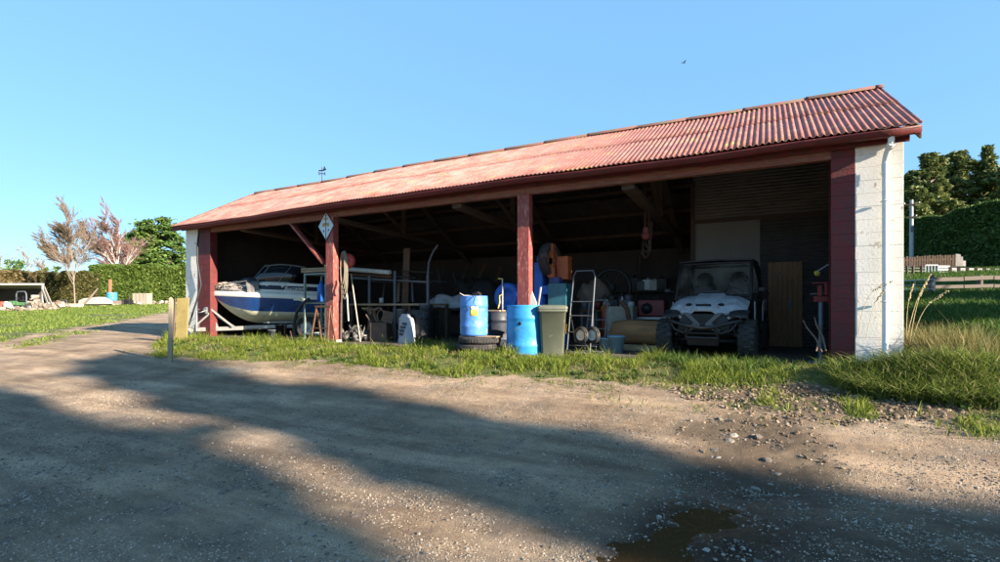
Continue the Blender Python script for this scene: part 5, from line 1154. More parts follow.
t = thing('funnel', 'grey steel pot standing on the black drum by the sack', 'pot', (t.location.x+.08, t.location.y, FLOOR+H*.965)); MB().lathe([(0, 0), (.14, 0), (.16, .14), (.18, .18), (.15, .17), (.12, .02), (0, .02)], n=18).build('pot_body', STEEL, t)
# table under the white sheet further back
Yw = 12.3; x0, x1 = Xat(437, Yw), Xat(476, Yw); t = thing('work_table', 'dark work table under a crumpled pale sheet at the back', 'table', ((x0+x1)/2, Yw, FLOOR)); zt4 = zat(309, dep((x0+x1)/2, Yw))-FLOOR
MB().box((0, .3, zt4), (x1-x0, 1.0, .06)).build('tabletop', OLDWOOD, t, bev=.005)
for sx in (-1, 1):
    for yy in (-.1, .7): MB().bar((sx*(x1-x0)/2*.94, yy, 0), (sx*(x1-x0)/2*.94, yy, zt4-.03), .09).build('leg', OLDWOOD, t)
MB().box((0, .6, zt4*.45), (x1-x0-.1, .03, zt4*.7)).build('back_panel', OLDWOOD, t)
t = thing('crumpled_sheet', 'crumpled pale plastic sheet lying on the dark work table', 'sheet', (Xat(447, Yw), Yw+.05, FLOOR+zt4+.03)); MB().blob((0, .1, .10), (.62, .36, .24), 11, .55, 26, 14, 3.5, flat=-.10).build('plastic', mat('pale_sheet', (.36, .37, .39), .7, var=.2, bump=.4, bscale=12), t)
t = thing('covered_heap', 'dark covered heap piled at the back of the middle bay', 'heap', (Xat(478, 13.6), 13.6, FLOOR)); MB().blob((0, 0, .9), (1.0, .7, .75), 19, .55, 30, 18, 3.4, flat=-.9).build('cover', mat('dark_cover', (.028, .026, .028), .9, var=.4, scale=3, bump=.5, bscale=12), t)
for k, (px, Y, z, s, l) in enumerate(((455, 14.6, 0, (1.5, .8, 1.25), 'large dark chest standing against the back wall'), (372, 14.2, 0, (1.6, .7, 1.1), 'dark cupboard standing against the back wall behind the pipe rack'))):
    t = thing('storage_chest', l, 'chest', (Xat(px, Y), Y, FLOOR)); MB().box((0, 0, s[2]/2), s).build('case', OLDWOOD, t, bev=.01); MB().box((0, -.02, s[2]+.02), (s[0]+.06, s[1]+.06, .04)).build('lid', OLDWOOD, t, bev=.004)
    for q in (-.25, .25): MB().box((s[0]*q, -s[1]/2-.012, s[2]*.5), (s[0]*.46, .02, s[2]*.86)).build('door', mat('dark_door', (.07, .05, .04), .7, var=.3, bump=.2), t, bev=.003)
for k in range(9):      # lengths of timber and pipe resting on the wall behind
    px = 437+k*6.5; a = at(px, 300, 14.9); c = at(px+(8, -6, 14, 10, -10, 16, 4, -8, 12)[k], 262+(k*7) % 17, 15.6)
    leaning('timber_length', ('dull brown length of timber', 'thin grey pipe', 'split dark batten', 'short brown rail', 'thin rusty rod', 'long dark board', 'grey steel rod', 'crooked dark branch', 'brown timber rail')[k]+' leaning on the back wall over the dark chest', 'timber', (a.x, a.y, FLOOR+1.1), c, .05+.03*(k % 3), .03, (OLDWOOD, STEEL, RUST)[k % 3])
t = thing('junk_pile', 'low pile of greasy machine parts on the floor by the rope', 'junk', onfloor(351, 9.95)); b = MB()
for k in range(16): b.blob((random.uniform(-.42, .42), random.uniform(-.15, .4), random.uniform(.05, .22)), (random.uniform(.06, .16), random.uniform(.06, .14), random.uniform(.05, .12)), k, .4, 10, 6)
for k in range(7): a = random.random()*6; b.tube([(random.uniform(-.4, .4), random.uniform(-.1, .3), .15), (random.uniform(-.4, .4), random.uniform(-.1, .3), .42)], .02, 6); b.torus((random.uniform(-.35, .35), random.uniform(-.1, .2), .16), .10, .02, 'xyz'[k % 3], 14, 6)
o = b.build('scrap', mat('mixed_scrap', (.10, .095, .09), .6, .3, var=.6, scale=3, spots=(.28, .27, .26), spot_amt=.3, spot_scale=4, bump=.3), t)
# ------------------------------------------------------------------ bay three
def chainhoist():
    p = at(646, 195, 11.6); z1 = roofz(11.6)-.12
    t = thing('chain_hoist', 'rusty red chain hoist hanging from the roof timbers', 'hoist', (p.x, 11.6, z1)); CH = mat('chain_steel', (.16, .085, .06), .6, .5, var=.3, bump=.1)
    zz = lambda py: zat(py, dep(p.x, 11.6))-z1
    def chain(b, a, c):
        a = Vector(a); c = Vector(c); L = (c-a).length; n = max(2, int(L/.062)); d_ = (c-a).normalized(); s = d_.cross(Vector((0, 1, .01))).normalized()
        for i in range(n):
            m0 = a+(c-a)*((i+.5)/n); u_ = s if i % 2 else d_.cross(s)
            b.tube([m0+d_*(.042*math.cos(k))+u_*(.022*math.sin(k)) for k in np.linspace(0, 6.283, 9)[:-1]], .0085, 5, closed=True)
    b = MB(); chain(b, (0, 0, 0), (-.02, 0, zz(232))); chain(b, (.08, 0, zz(196)), (.06, 0, zz(236))); chain(b, (-.06, 0, zz(241)), (-.07, -.05, zz(254))); chain(b, (.07, 0, zz(240)), (.06, -.05, zz(256))); chain(b, (.13, 0, zz(222)), (.10, -.05, zz(252)))
    b.tube([(-.07, -.05, zz(254)), (0, -.06, zz(258.5)), (.06, -.05, zz(256))], .012, 6); b.build('chain', CH, t)
    b = MB(); b.lathe([(0, -.07), (.07, -.07), (.095, -.045), (.095, .045), (.07, .07), (0, .07)], (0, 0, zz(236)), 'y', 20); b.box((0, 0, zz(231)), (.10, .12, .14)); b.build('hoist_block', mat('faded_red_enamel', (.17, .032, .026), .5, var=.3, spots=(.10, .05, .035), spot_amt=.3, bump=.1), t)
    b = MB(); b.tube([(0, 0, zz(242)), (0, 0, zz(246)), (.05, 0, zz(249)), (.03, 0, zz(252)), (-.04, 0, zz(251)), (-.05, 0, zz(249))], .016, 6); b.build('hook', DARKM, t)
chainhoist()
Yk = 12.4; x0, x1 = Xat(581, Yk), Xat(633, Yk); t = thing('workbench', 'long cluttered steel workbench in front of the back wall', 'bench', ((x0+x1)/2, Yk, FLOOR)); zk = zat(311, dep((x0+x1)/2, Yk))-FLOOR; WBX = t.location.x
MB().box((0, .35, zk), (x1-x0, .9, .05)).build('tabletop', RUST, t, bev=.005)
for sx in (-1, -.4, .35, 1):
    for yy in (0, .7): MB().bar((sx*(x1-x0)/2*.96, yy, 0), (sx*(x1-x0)/2*.96, yy, zk-.02), .05).build('leg', STEEL, t)
MB().box((0, .35, zk*.35), (x1-x0-.1, .8, .03)).build('shelf', RUST, t)
kinds = [('paint_tin', 'tin'), ('engine_part', 'engine part'), ('bottle', 'bottle'), ('grinder', 'grinder')]
specs = [(585, 0, 'dull grey oil tin at the left end of the workbench'), (590, 1, 'greasy engine part at the left of the workbench'), (598, 0, 'small red tin beside the engine part on the workbench'), (603, 3, 'pale angle grinder lying on the workbench'), (611, 1, 'dark engine block in the middle of the workbench'), (618, 2, 'grey bottle on the workbench between the engine parts'), (622, 2, 'white bottle on the workbench before the cream box'), (627, 1, 'pale gearbox at the right of the workbench'), (631, 0, 'white tin at the right end of the workbench')]
cols = [STEEL, mat('mixed_scrap', (0,)*3), REDM, WPL, mat('greasy_black', (.03, .028, .027), .5, var=.4, bump=.2), STEEL, WPL, STEEL, WPL]
for (px, k, l), m in zip(specs, cols):
    t = thing(kinds[k][0], l, kinds[k][1], (Xat(px, Yk+.2), Yk+.15+random.uniform(0, .2), FLOOR+zk+.025), random.uniform(-.5, .5), 'things on the workbench'); b = MB()
    if k == 0: b.lathe([(0, 0), (.085, 0), (.085, .2), (.075, .21), (0, .205)], n=16); nm = 'can'
    elif k == 2: b.lathe([(0, 0), (.06, 0), (.06, .22), (.025, .28), (.025, .34), (0, .34)], n=14); nm = 'bottle_body'
    elif k == 3: b.tube([(-.16, 0, .06), (.05, 0, .07), (.12, 0, .07)], [.045, .04, .05], 10); b.lathe([(0, -.01), (.09, -.01), (.09, .0), (0, .02)], (.16, 0, .04), n=18); nm = 'grinder_body'
    else:
        b.box((0, 0, .13), (.30, .26, .26)); b.lathe([(0, 0), (.10, 0), (.10, .10), (.05, .14), (0, .14)], (.02, -.03, .26), n=14); b.lathe([(0, -.16), (.09, -.16), (.09, -.12), (.03, -.12), (.03, 0)], (0, 0, .14), 'y', 14); b.tube([(-.15, 0, .2), (-.22, -.05, .3), (-.12, -.1, .42)], .025, 8); nm = 'casing'
    b.build(nm, m, t, bev=.008 if k == 1 else 0)
t = thing('fertiliser_heap', 'lumpy brown sack thrown on the left of the workbench', 'sack', (Xat(593, Yk+.35), Yk+.35, FLOOR+zk+.025)); MB().blob((0, .1, .34), (.42, .30, .42), 8, .35, 20, 12, 2.2, flat=-.34).build('bag', mat('brown_sacking', (.17, .12, .09), .9, var=.35, scale=4, bump=.5, bscale=18), t)
t = thing('lantern', 'small yellow hazard lamp standing on the workbench', 'lamp', (Xat(606.5, Yk), Yk, FLOOR+zk+.025)); MB().lathe([(0, 0), (.14, 0), (.13, .08), (0, .09)], n=16).build('base', YEL, t); MB().lathe([(0, .0), (.10, 0), (.06, .14), (.02, .18), (0, .18)], (0, 0, .09), n=16).build('cover', WPL, t)
x = Xat(606.5, 11.9); t = thing('gas_cylinder', 'orange gas cylinder standing under the workbench', 'cylinder', (x, 11.9, FLOOR)); MB().lathe([(0, 0), (.12, 0), (.12, .85), (.08, .95), (.03, .98), (.03, 1.05), (0, 1.05)], n=18).build('cylinder_body', ORG, t); MB().lathe([(0, 0), (.05, 0), (.05, .06), (0, .06)], (0, 0, 1.05), n=12).build('valve', GALV, t)
t = thing('storage_bin', 'cream box on the floor under the right of the workbench', 'box', (Xat(622, 12.0), 12.0, FLOOR+.22)); MB().box((0, 0, .36), (.62, .45, .72)).build('box_body', mat('cream_panel', (.34, .31, .25), .6, var=.2, spots=(.14, .11, .08), spot_amt=.3, bump=.1), t, bev=.02); MB().box((.0, -.232, .36), (.5, .012, .6)).build('front_panel', mat('cream_panel', (0,)*3), t, bev=.005)
q = thing('pallet', 'timber pallet under the cream box', 'pallet', (t.location.x, 12.0, FLOOR)); b = MB()
for k in (-.3, 0, .3): b.box((0, k*.7, .08), (.9, .09, .14))
for k in range(6): b.box((-.4+.16*k, 0, .185), (.12, .6, .025))
b.build('boards', OLDWOOD, q)
pts = [at(x, y, 11.5) for x, y in ((621, 301), (627, 309), (629.5, 322), (630, 334), (627, 342))]
t = thing('bent_pipe', 'thick brown bent pipe arching down right of the cream box', 'pipe', pts[-1]); MB().tube([p-pts[-1] for p in pts], .055, 10).build('hose', RUST, t)
LB = mat('pale_blue_plastic', (.13, .26, .36), .5, var=.15, spots=(.25, .3, .33), spot_amt=.2, bump=.05)
for px, s, l in ((606, .9, 'smaller pale blue bucket behind the hand truck wheels'), (616, 1.05, 'larger pale blue bucket on the floor before the workbench')):
    t = thing('bucket', l, 'bucket', onfloor(px, 10.1), 0, 'pale blue buckets'); MB().lathe([(0, 0), (.13*s, 0), (.165*s, .30*s), (.175*s, .30*s), (.175*s, .33*s), (.155*s, .33*s), (.12*s, .03), (0, .03)], n=22).build('bucket_body', LB, t)
    b = MB(); b.tube([Vector((.172*s*math.cos(a), -.08*math.sin(a), .30*s-.13*math.sin(a))) for a in np.linspace(0, math.pi, 12)], .006, 5); b.build('handle', STEEL, t)
# barrel-shaped log, table and red machine
x = Xat(642, 11.1); t = thing('log', 'tan log lying on a timber skid left of the utility vehicle', 'log', (x, 11.1, FLOOR+.12), R(-4)); b = MB()
rings = [[Vector((xx_, r_*math.cos(a)*(1+.06*math.sin(3*a)), r_+r_*math.sin(a)*.98)) for a in np.linspace(0, 6.283, 19)[:-1]] for xx_, r_ in ((-.66, .20), (-.62, .25), (-.3, .27), (.2, .26), (.6, .25), (.66, .22))]
b.loft(rings, caps=True); b.build('trunk', mat('tan_bark', (.30, .165, .07), .75, var=.35, scale=4, spots=(.14, .08, .04), spot_amt=.3, bump=.4, stretch=(.5, 3, 3)), t)
t = thing('skid', 'pale timber skid on the floor under the tan log', 'timber', (x, 10.95, FLOOR)); MB().box((0, 0, .055), (1.6, .5, .11)).build('board', PLANK, t, bev=.006)
x0, x1 = Xat(637, 12.2), Xat(683, 12.2); t = thing('work_table', 'low table with a bright steel edge behind the utility vehicle', 'table', ((x0+x1)/2, 12.2, FLOOR)); zq = zat(317, dep((x0+x1)/2, 12.2))-FLOOR
MB().box((0, .4, zq-.03), (x1-x0, .9, .05)).build('tabletop', OLDWOOD, t); MB().box((0, -.065, zq-.03), (x1-x0, .025, .055)).build('edge', GALV, t)
for sx in (-1, 1): MB().box((sx*(x1-x0)/2*.95, .4, (zq-.06)/2), (.05, .8, zq-.06)).build('leg', DARKM, t)
TX = t.location.x
for px, m, l, dz in ((641, REDM, 'red tool case on the table left of the utility vehicle', (.5, .34, .20)), (653, mat('dark_red_enamel', (.16, .018, .02), .4, bump=.05), 'dark red generator on the table left of the utility vehicle', (.62, .45, .40))):
    t = thing('tool_case' if px < 650 else 'generator', l, 'tool case' if px < 650 else 'generator', (Xat(px, 12.5), 12.5, FLOOR+zq)); b = MB(); b.box((0, 0, dz[2]/2+.01), dz); b.build('case', m, t, bev=.025)
    b = MB(); b.tube([(-dz[0]*.25, 0, dz[2]), (-dz[0]*.22, 0, dz[2]+.07), (dz[0]*.22, 0, dz[2]+.07), (dz[0]*.25, 0, dz[2])], .016, 6); b.build('handle', BLK, t)
    if px > 650: b = MB(); b.lathe([(0, -.02), (.13, -.02), (.13, 0), (.06, .02), (0, .02)], (-.1, -dz[1]/2-.01, .2), 'y', 18); b.build('recoil_cover', BLK, t)
Yg = 13.6
t = thing('wall_shelf', 'dark shelf fixed along the back wall above the red generator', 'shelf', (Xat(650, 15.8), 15.8, zat(291, dep(Xat(650, 15.8), 15.8)))); MB().box((0, .15, 0), (2.6, .35, .04)).build('board', OLDWOOD, t)
for s in (-1, 1): MB().bar((s*1.1, .3, -.3), (s*1.1, 0, -.02), .03).build('shelf_bracket', DARKM, t)
for k, (px, m, l) in enumerate(((634, BLK, 'black box at the left of the dark wall shelf'), (641, STEEL, 'grey tin on the dark wall shelf'), (648, GALV, 'shiny pump on the dark wall shelf'), (655, WPL, 'white container on the dark wall shelf'), (662, BLK, 'black case on the right of the dark wall shelf'))):
    t = thing('shelf_box', l, 'container', (Xat(px, 15.9), 15.9, zat(291, dep(Xat(650, 15.8), 15.8))+.022), random.uniform(-.3, .3), 'containers on the wall shelf'); h = (.42, .28, .34, .30, .36)[k]; b = MB(); b.box((0, 0, h/2), (.30, .24, h)); b.lathe([(0, 0), (.06, 0), (.05, .06), (0, .06)], (0, 0, h), n=10); b.build('container', m, t, bev=.015)
t = thing('cross_saw', 'dark bow-shaped bar hanging on the back wall', 'bar', at(640, 255, 15.9)); e = at(636, 300, 15.9)-t.location; MB().tube([(0, 0, 0), e*.35+Vector((.05, 0, 0)), e*.7+Vector((.03, 0, 0)), e], .04, 8).build('bar', RUST, t)
t = thing('fan_wheel', 'dark spoked wheel standing behind the workbench', 'wheel', (Xat(612, 13.7), 13.7, FLOOR+.9)); b = MB(); b.torus((0, 0, .55), .5, .05, 'y', 32, 8)
for k in range(6): a = k*math.pi/3; b.cyl((0, 0, .55), (.5*math.cos(a), 0, .55+.5*math.sin(a)), .025, 6)
b.cyl((0, -.1, .55), (0, .1, .55), .09, 12); b.build('wheel_rim', DARKM, t)
q = thing('stand', 'dark cabinet behind the workbench', 'cabinet', (Xat(612, 13.75), 13.75, FLOOR)); MB().box((0, 0, .45), (1.7, .5, .9)).build('case', OLDWOOD, q, bev=.01)
for s in (-1, 1): MB().box((s*.42, -.262, .45), (.8, .02, .8)).build('door', mat('dark_door', (.07, .05, .04)), q, bev=.004)
# right end: red vice stand, work light, sticks
Yv = 9.95; x = Xat(821, Yv); t = thing('vice_stand', 'red vice on a blue pipe stand beside the right pier', 'vice', (x, Yv, FLOOR)); zz = lambda py: zat(py, dep(x, Yv))-FLOOR
MB().tube([(0, 0, 0), (0, 0, zz(301))], .04, 10).lathe([(0, 0), (.2, 0), (.2, .02), (.05, .05)], n=18).build('pillar', mat('blue_grey_pipe', (.10, .14, .18), .5, .4, var=.3, bump=.05), t)
b = MB(); b.box((0, 0, zz(299)), (.22, .12, .10)); b.box((-.02, -.02, zz(291)), (.07, .14, .18)); b.box((.07, -.02, zz(289)), (.05, .14, .22)); b.box((0, .02, zz(283)), (.25, .14, .03)); b.build('jaws', REDM, t, bev=.01)
b = MB(); b.cyl((-.16, -.03, zz(294)), (.14, -.03, zz(294)), .018, 8); b.cyl((-.15, -.12, zz(294)), (-.15, .06, zz(294)), .01, 6); b.build('screw', STEEL, t)
p = at(817, 267, 10.4); t = thing('work_light', 'small lamp on a bent arm with a yellow end beside the right pier', 'lamp', (Xat(829, 10.4), 10.4, p.z)); b = MB(); b.tube([(.06, 0, .05), (-.02, 0, .03), (p.x-t.location.x, 0, -.08)], .013, 6); b.build('arm', GALV, t)
b = MB(); b.lathe([(0, -.03), (.03, -.03), (.045, .05), (.04, .055), (0, .05)], n=14, M=Euler((R(120), R(-40), 0)).to_matrix()); o = b.build('lamp_head', YEL, t); o.location = (p.x-t.location.x-.01, 0, -.10)
for k, ((a, b_), (c, d_), l) in enumerate((((803, 320), (822, 346), 'longer grey branch leaning in the grass before the vice stand'), ((814.5, 317), (826, 345), 'shorter grey branch leaning in the grass before the vice stand'), ((822, 322), (816, 345), 'pale lath leaning against the vice stand'))):
    q0, q1 = at(c, d_+6, 9.35), at(a, b_, 9.55); t = thing('branch', l, 'branch', q0, 0, 'sticks in the grass'); e = q1-q0; MB().tube([(0, 0, 0), e*.4+Vector((.02, 0, .01)), e*.75-Vector((.01, 0, 0)), e], [.015, .014, .012, .008], 6).build('wood', mat('brown_twig', (.16, .10, .07), .9, bump=.2), t)
leaning('steel_bar', 'thin steel bar resting across the wooden door', 'bar', at(769, 294, 12.6), at(764, 290, 11.9), 0, 0, STEEL, .015)
# ------------------------------------------------------------------ left front: stake and yellow sheet
xw, yw = pd(170.5, 10.9); z0 = gzf(xw, yw); t = thing('marker_stake', 'weathered white wooden stake standing in the grass by the track', 'stake', (xw, yw, z0-.05)); b = MB(); H = zat(297, dep(xw, yw))-z0+.05
b.prism([(-.045, 0), (.045, 0), (.04, H-.06), (.0, H), (-.035, H-.03)], (0, -.02, 0), (CO, SI, 0), (.02, 0, 1), (-.05*SI, .05*CO, 0)); b.build('post', mat('flaking_white_wood', (.30, .25, .18), .85, var=.15, spots=(.25, .2, .15), spot_amt=.35, spot_scale=8, bump=.4, stretch=(3, 3, .6)), t, bev=.004)
xw, yw = pd(180.5, 13.7); z0 = gzf(xw, yw); t = thing('yellow_sheet', 'yellow sheet of board standing against the left end of the shed', 'panel', (xw, yw, z0-.04), R(-10)); w_ = 13.7*13.5/500; H = zat(297.5, 13.7)-z0+.04
b = MB(); b.prism([(-w_/2, 0), (w_/2, 0), (w_/2, H), (-w_/2, H-.02)], (0, 0, 0), (CO, SI, 0), (-.05, .06, 1), (-.02, .03, 0)); b.build('sheet', mat('yellow_sheet', (.26, .20, .07), .7, var=.25, scale=3, spots=(.20, .13, .05), spot_amt=.35, spot_scale=4, bump=.1), t, bev=.003)
b = MB(); b.bar(Vector((-.2*CO, -.2*SI-.02, 0)), Vector((-.2*CO-.05, -.2*SI+.04, H*.98)), .05, .03); b.build('batten', OLDWOOD, t)
# ------------------------------------------------------------------ vegetation
def leaf_quads(P, size, aspect=1.6, jitter=.4, up=0.0, nrm=None):
    n = len(P); s = size*RNG.uniform(1-jitter, 1+jitter, n)
    a = RNG.normal(0, 1, (n, 3)); a[:, 2] *= .6; a /= np.linalg.norm(a, axis=1)[:, None]+1e-6
    c = RNG.normal(0, 1, (n, 3)); c[:, 2] += up; c -= a*(a*c).sum(1)[:, None]; c /= np.linalg.norm(c, axis=1)[:, None]+1e-6
    a = a*(s*aspect*.5)[:, None]; c = c*(s*.5)[:, None]
    V = np.stack([P-a, P+c*.9, P+a, P-c*.9], 1).reshape(-1, 3)
    F = np.arange(n*4).reshape(n, 4)
    return V, F
def inball(n, surf=.45):
    v = RNG.normal(0, 1, (n, 3)); v /= np.linalg.norm(v, axis=1)[:, None]
    return v*(RNG.uniform(0, 1, n)**surf)[:, None]
def tube_np(b, p, q, r0, r1, n=5): b.tube([p, q], [r0, r1], n, caps=False)
BARK = mat('grey_bark', (.15, .115, .09), .9, var=.35, scale=6, bump=.5, bscale=12, stretch=(3, 3, .6))
PALEBARK = mat('pale_bark', (.20, .16, .13), .85, var=.25, scale=5, spots=(.12, .09, .08), spot_amt=.25, bump=.3)
PINE = leafmat('pine_needles', (.035, .06, .018), (.13, .165, .045), (.27, .25, .085), .25)
CEDAR = leafmat('cedar_needles', (.03, .075, .016), (.085, .15, .03), (.18, .23, .06), .25)
HEDGE = leafmat('hedge_leaves', (.035, .072, .012), (.10, .155, .024), (.21, .26, .06), .3)
DHEDGE = leafmat('tall_hedge_leaves', (.024, .060, .013), (.065, .125, .026), (.15, .20, .05), .3)
OLIVEH = leafmat('brown_hedge_leaves', (.06, .055, .02), (.16, .12, .05), (.26, .20, .10), .25)
def tree(name, label, x, y, H, shape, nclump, nleaf, lsize, lm, bark, r=.3, group=None, z=None, seed=0, csize=.16, flat=.75, trunk_h=.8):
    """shape(t, a) -> crown radius at height fraction t in direction a"""
    z = gzf(x, y)-.1 if z is None else z
    t = thing(name, label, 'tree', (x, y, z), 0, group); rs = np.random.default_rng(seed)
    b = MB(); lean = rs.normal(0, .02, 2)*H
    tp = [Vector((lean[0]*k, lean[1]*k, H*trunk_h*k)) for k in (0, .25, .5, .75, 1)]
    b.tube(tp, [r*1.25, r, r*.78, r*.5, r*.2], 8, caps=False); b.build('trunk', bark, t)
    lb = MB(); P = []
    for i in range(nclump):
        h = rs.uniform(.0, 1)**.8; a = rs.uniform(0, 6.283); R0 = shape(h, a)
        if R0 <= 0: continue
        q = rs.uniform(.35, 1)**.6
        c = np.array([math.cos(a)*R0*q+lean[0]*h, math.sin(a)*R0*q+lean[1]*h, H*h])
        s0 = csize*H*rs.uniform(.45, 1.15)*(.55+.45*(1-h))
        n = int(nleaf*(s0/(csize*H))**1.6)
        P.append(c+np.clip(RNG.normal(0, .52, (n, 3)), -1.5, 1.5)*np.array([s0, s0, s0*flat]))
        base = Vector((lean[0]*h*.8, lean[1]*h*.8, max(.05, H*min(trunk_h*.97, h-.08*R0/H*4))))
        if q*R0 > .3: lb.tube([base, base.lerp(Vector(c), .5)+Vector((0, 0, .03*H*rs.uniform(-.3, .6))), Vector(c)], [r*.28, r*.18, r*.06], 5, caps=False)
    lb.build('limbs', bark, t)
    V, F = leaf_quads(np.concatenate(P), lsize, 1.9); np_mesh('crown', V, F, lm, t)
    return t
# --- left: cedar, birch, bare willow
cx, cy = pd(155, 112)
def cedar_shape(h, a): return (5.6*(1-abs(h-.45)**1.6*.9))*(.75+.35*math.sin(a*2+h*9))*(1 if h > .12 else .8)+.4
tree('cedar_tree', 'big dark green cedar behind the clipped hedge on the left', cx+1, cy, zat(220, 112)-gzf(cx, cy), cedar_shape, 190, 420, .40, CEDAR, BARK, .4, seed=3, csize=.115, flat=.45, trunk_h=.95)
def bare_tree(name, label, x, y, H, bark, twig, spread, levels=5, droop=0., seed=0, r=.2, first=.25, nchild=(3, 5), lenk=.62, twig_r=.02):
    z = gzf(x, y)-.1; t = thing(name, label, 'tree', (x, y, z)); rs = random.Random(seed)
    bt = MB(); bw = MB(); tw = []
    def grow(p, d, L, rad, lv):
        n = 4; pts = [p]; q = p; dd = d.copy()
        for i in range(n):
            dd = (dd+Vector((rs.gauss(0, .10 if lv < levels else .02), rs.gauss(0, .10 if lv < levels else .02), rs.gauss(0, .06)-(droop*(levels-lv)*.05 if lv < levels-1 else 0)))).normalized(); q = q+dd*(L/n); pts.append(q)
        rr = [rad*(1-.6*i/n) for i in range(n+1)]
        if lv == levels: bt.tube(pts, rr, 7, caps=False)
        elif lv >= 2: bw.tube(pts, rr, 5, caps=False)
        else: tw.append((pts, rad))
        if lv == 0: return
        k = rs.randint(*nchild)+(2 if lv == levels else 0)
        for j in range(k):
            f = rs.uniform(first if lv == levels else .25, 1.0); i = min(n-1, int(f*n)); p0 = pts[i].lerp(pts[i+1], f*n-i)
            a = rs.uniform(0, 6.283); side = Vector((math.cos(a), math.sin(a), 0)); side = (side-dd*side.dot(dd)*.7)
            nd = (dd*(1-spread)+side*spread+Vector((0, 0, .12-droop*.25))).normalized()
            grow(p0, nd, L*lenk*rs.uniform(.6, 1.15)*(1.05-.3*f if lv == levels else 1), max(twig_r, rr[i]*.55), lv-1)
    grow(Vector((0, 0, 0)), Vector((0, 0, 1)), H*.8, r, levels)
    bt.build('trunk', bark, t); bw.build('limbs', bark, t)
    b = MB()
    V = []; F = []
    for pts, rad in tw:
        v = Vector((-SI, CO, 0)); base = len(V)
        for i, p in enumerate(pts):
            w_ = max(.006, rad*(1-.75*i/len(pts))); s = Vector((CO, SI, 0))*w_+Vector((0, 0, w_*.6)); V += [p-s, p+s]
        for i in range(len(pts)-1): F.append((base+2*i, base+2*i+1, base+2*i+3, base+2*i+2))
    if F: np_mesh('crown', [tuple(p) for p in V], F, twig, t)
    return t
x, y = pd(75, 68); H = zat(210, 68)-gzf(x, y)
bare_tree('bare_willow', 'bare pale twiggy tree standing before the hedge on the left lawn', x, y, H*.88, PALEBARK, leafmat('pale_twigs', (.12, .088, .062), (.20, .15, .11), (.29, .225, .165), 0), .30, 4, .25, 5, .09, .14, (9, 10), .52, .030)
x, y = pd(118, 96); H = zat(206, 96)-gzf(x, y)
bare_tree('bare_birch', 'tall bare pinkish birch with a white trunk behind the hedge', x, y, H, mat('birch_bark', (.42, .36, .32), .8, var=.2, spots=(.12, .09, .09), spot_amt=.25, bump=.2), leafmat('pink_twigs', (.15, .085, .075), (.24, .145, .125), (.31, .205, .18), 0), .31, 4, .25, 11, .2, .16, (9, 11), .50, .042)
def hedge(name, label, p0, p1, th, hfun, n, lsize, lm, group=None, rough=.35, cat='hedge'):
    """clipped hedge between two ground points; leaves through an uneven shell on a dark body"""
    x0, y0 = p0; x1, y1 = p1; L = math.hypot(x1-x0, y1-y0); u = np.array([(x1-x0)/L, (y1-y0)/L]); v = np.array([-u[1], u[0]])
    t = thing(name, label, cat, (x0, y0, gzf(x0, y0)), 0, group); z0 = t.location.z
    nu = max(8, int(L/.8)); rings = []
    for i in range(nu+1):
        s = L*i/nu; gx_ = x0+u[0]*s; gy_ = y0+u[1]*s; g0 = gzf(gx_, gy_)-z0-.1; h = hfun(s/L); ring = []
        for a, c in ((-.5, 0), (-.52, .35), (-.5, .75), (-.40, .97), (-.1, 1.0), (.1, 1.0), (.40, .97), (.5, .75), (.52, .35), (.5, 0)):
            k = rough*(float(fbm(np.array([s*.5+a*2]), np.array([c*h*.5+9]), 41)[0])-.5)
            ring.append(Vector((gx_-x0+v[0]*th*a*(1+k)*.9, gy_-y0+v[1]*th*a*(1+k)*.9, g0+c*h*(.95+k*.25))))
        rings.append(ring)
    b = MB(); b.loft(rings, closed=False); b.add(rings[0], [tuple(range(9, -1, -1))]); b.add(rings[-1], [tuple(range(10))])
    b.build('body', lm, t)
    s = RNG.uniform(0, 1, n); w_ = RNG.uniform(0, 1, n); face = RNG.uniform(0, 1, n)
    a = np.where(face < .72, -.5, RNG.uniform(-.5, .5, n)); c = np.where(face < .72, w_, 1.0)
    hh = np.array([hfun(q) for q in s]); X = x0+u[0]*s*L; Y = y0+u[1]*s*L
    k = rough*(fbm(s*L*.5+a*2, c*hh*.5+9, 41)-.5)*1.3+RNG.normal(0, .045, n); g0 = gz(X, Y)-z0
    P = np.stack([X-x0+v[0]*th*a*(1+k), Y-y0+v[1]*th*a*(1+k), g0+np.maximum(.05, c*hh*(1+k*.22)*.97)], -1)
    V, F = leaf_quads(P, lsize, 1.8); np_mesh('foliage', V, F, lm, t)
    return t
a0, a1 = pd(96, 84), pd(215, 84)
hedge('clipped_hedge', 'long clipped green hedge behind the far edge of the lawn', a0, a1, 3.0, lambda q: zat(266, 84)-gzf(*pd(140, 84))+.25*math.sin(q*17)+.2*math.sin(q*41), 26000, .30, HEDGE, 'hedges beyond the lawn', .5)
hedge('brown_hedge', 'brownish hedge behind the low open shed at the left edge', pd(-30, 82), pd(52, 84), 2.6, lambda q: zat(272, 83)-gzf(*pd(20, 83))+.2*math.sin(q*23), 12000, .26, OLIVEH, 'hedges beyond the lawn', .6)
hedge('scrubby_hedge', 'scrubby dark green hedge behind the bare pale tree', pd(44, 80), pd(100, 82), 2.6, lambda q: zat(274, 81)-gzf(*pd(70, 81))+.7*math.sin(q*19)*.5, 9000, .30, leafmat('scrub_leaves', (.03, .04, .012), (.09, .085, .025), (.20, .16, .07), .25), 'hedges beyond the lawn', .9)
x, y = pd(16, 120); tree('round_shrub', 'round yellow green shrub above the brown hedge', x, y, zat(262, 120)-gzf(x, y), lambda h, a: 3.2*math.sqrt(max(.02, 1-(h*1.4-.5)**2)), 30, 260, .35, CEDAR, BARK, .2, seed=8, csize=.22)
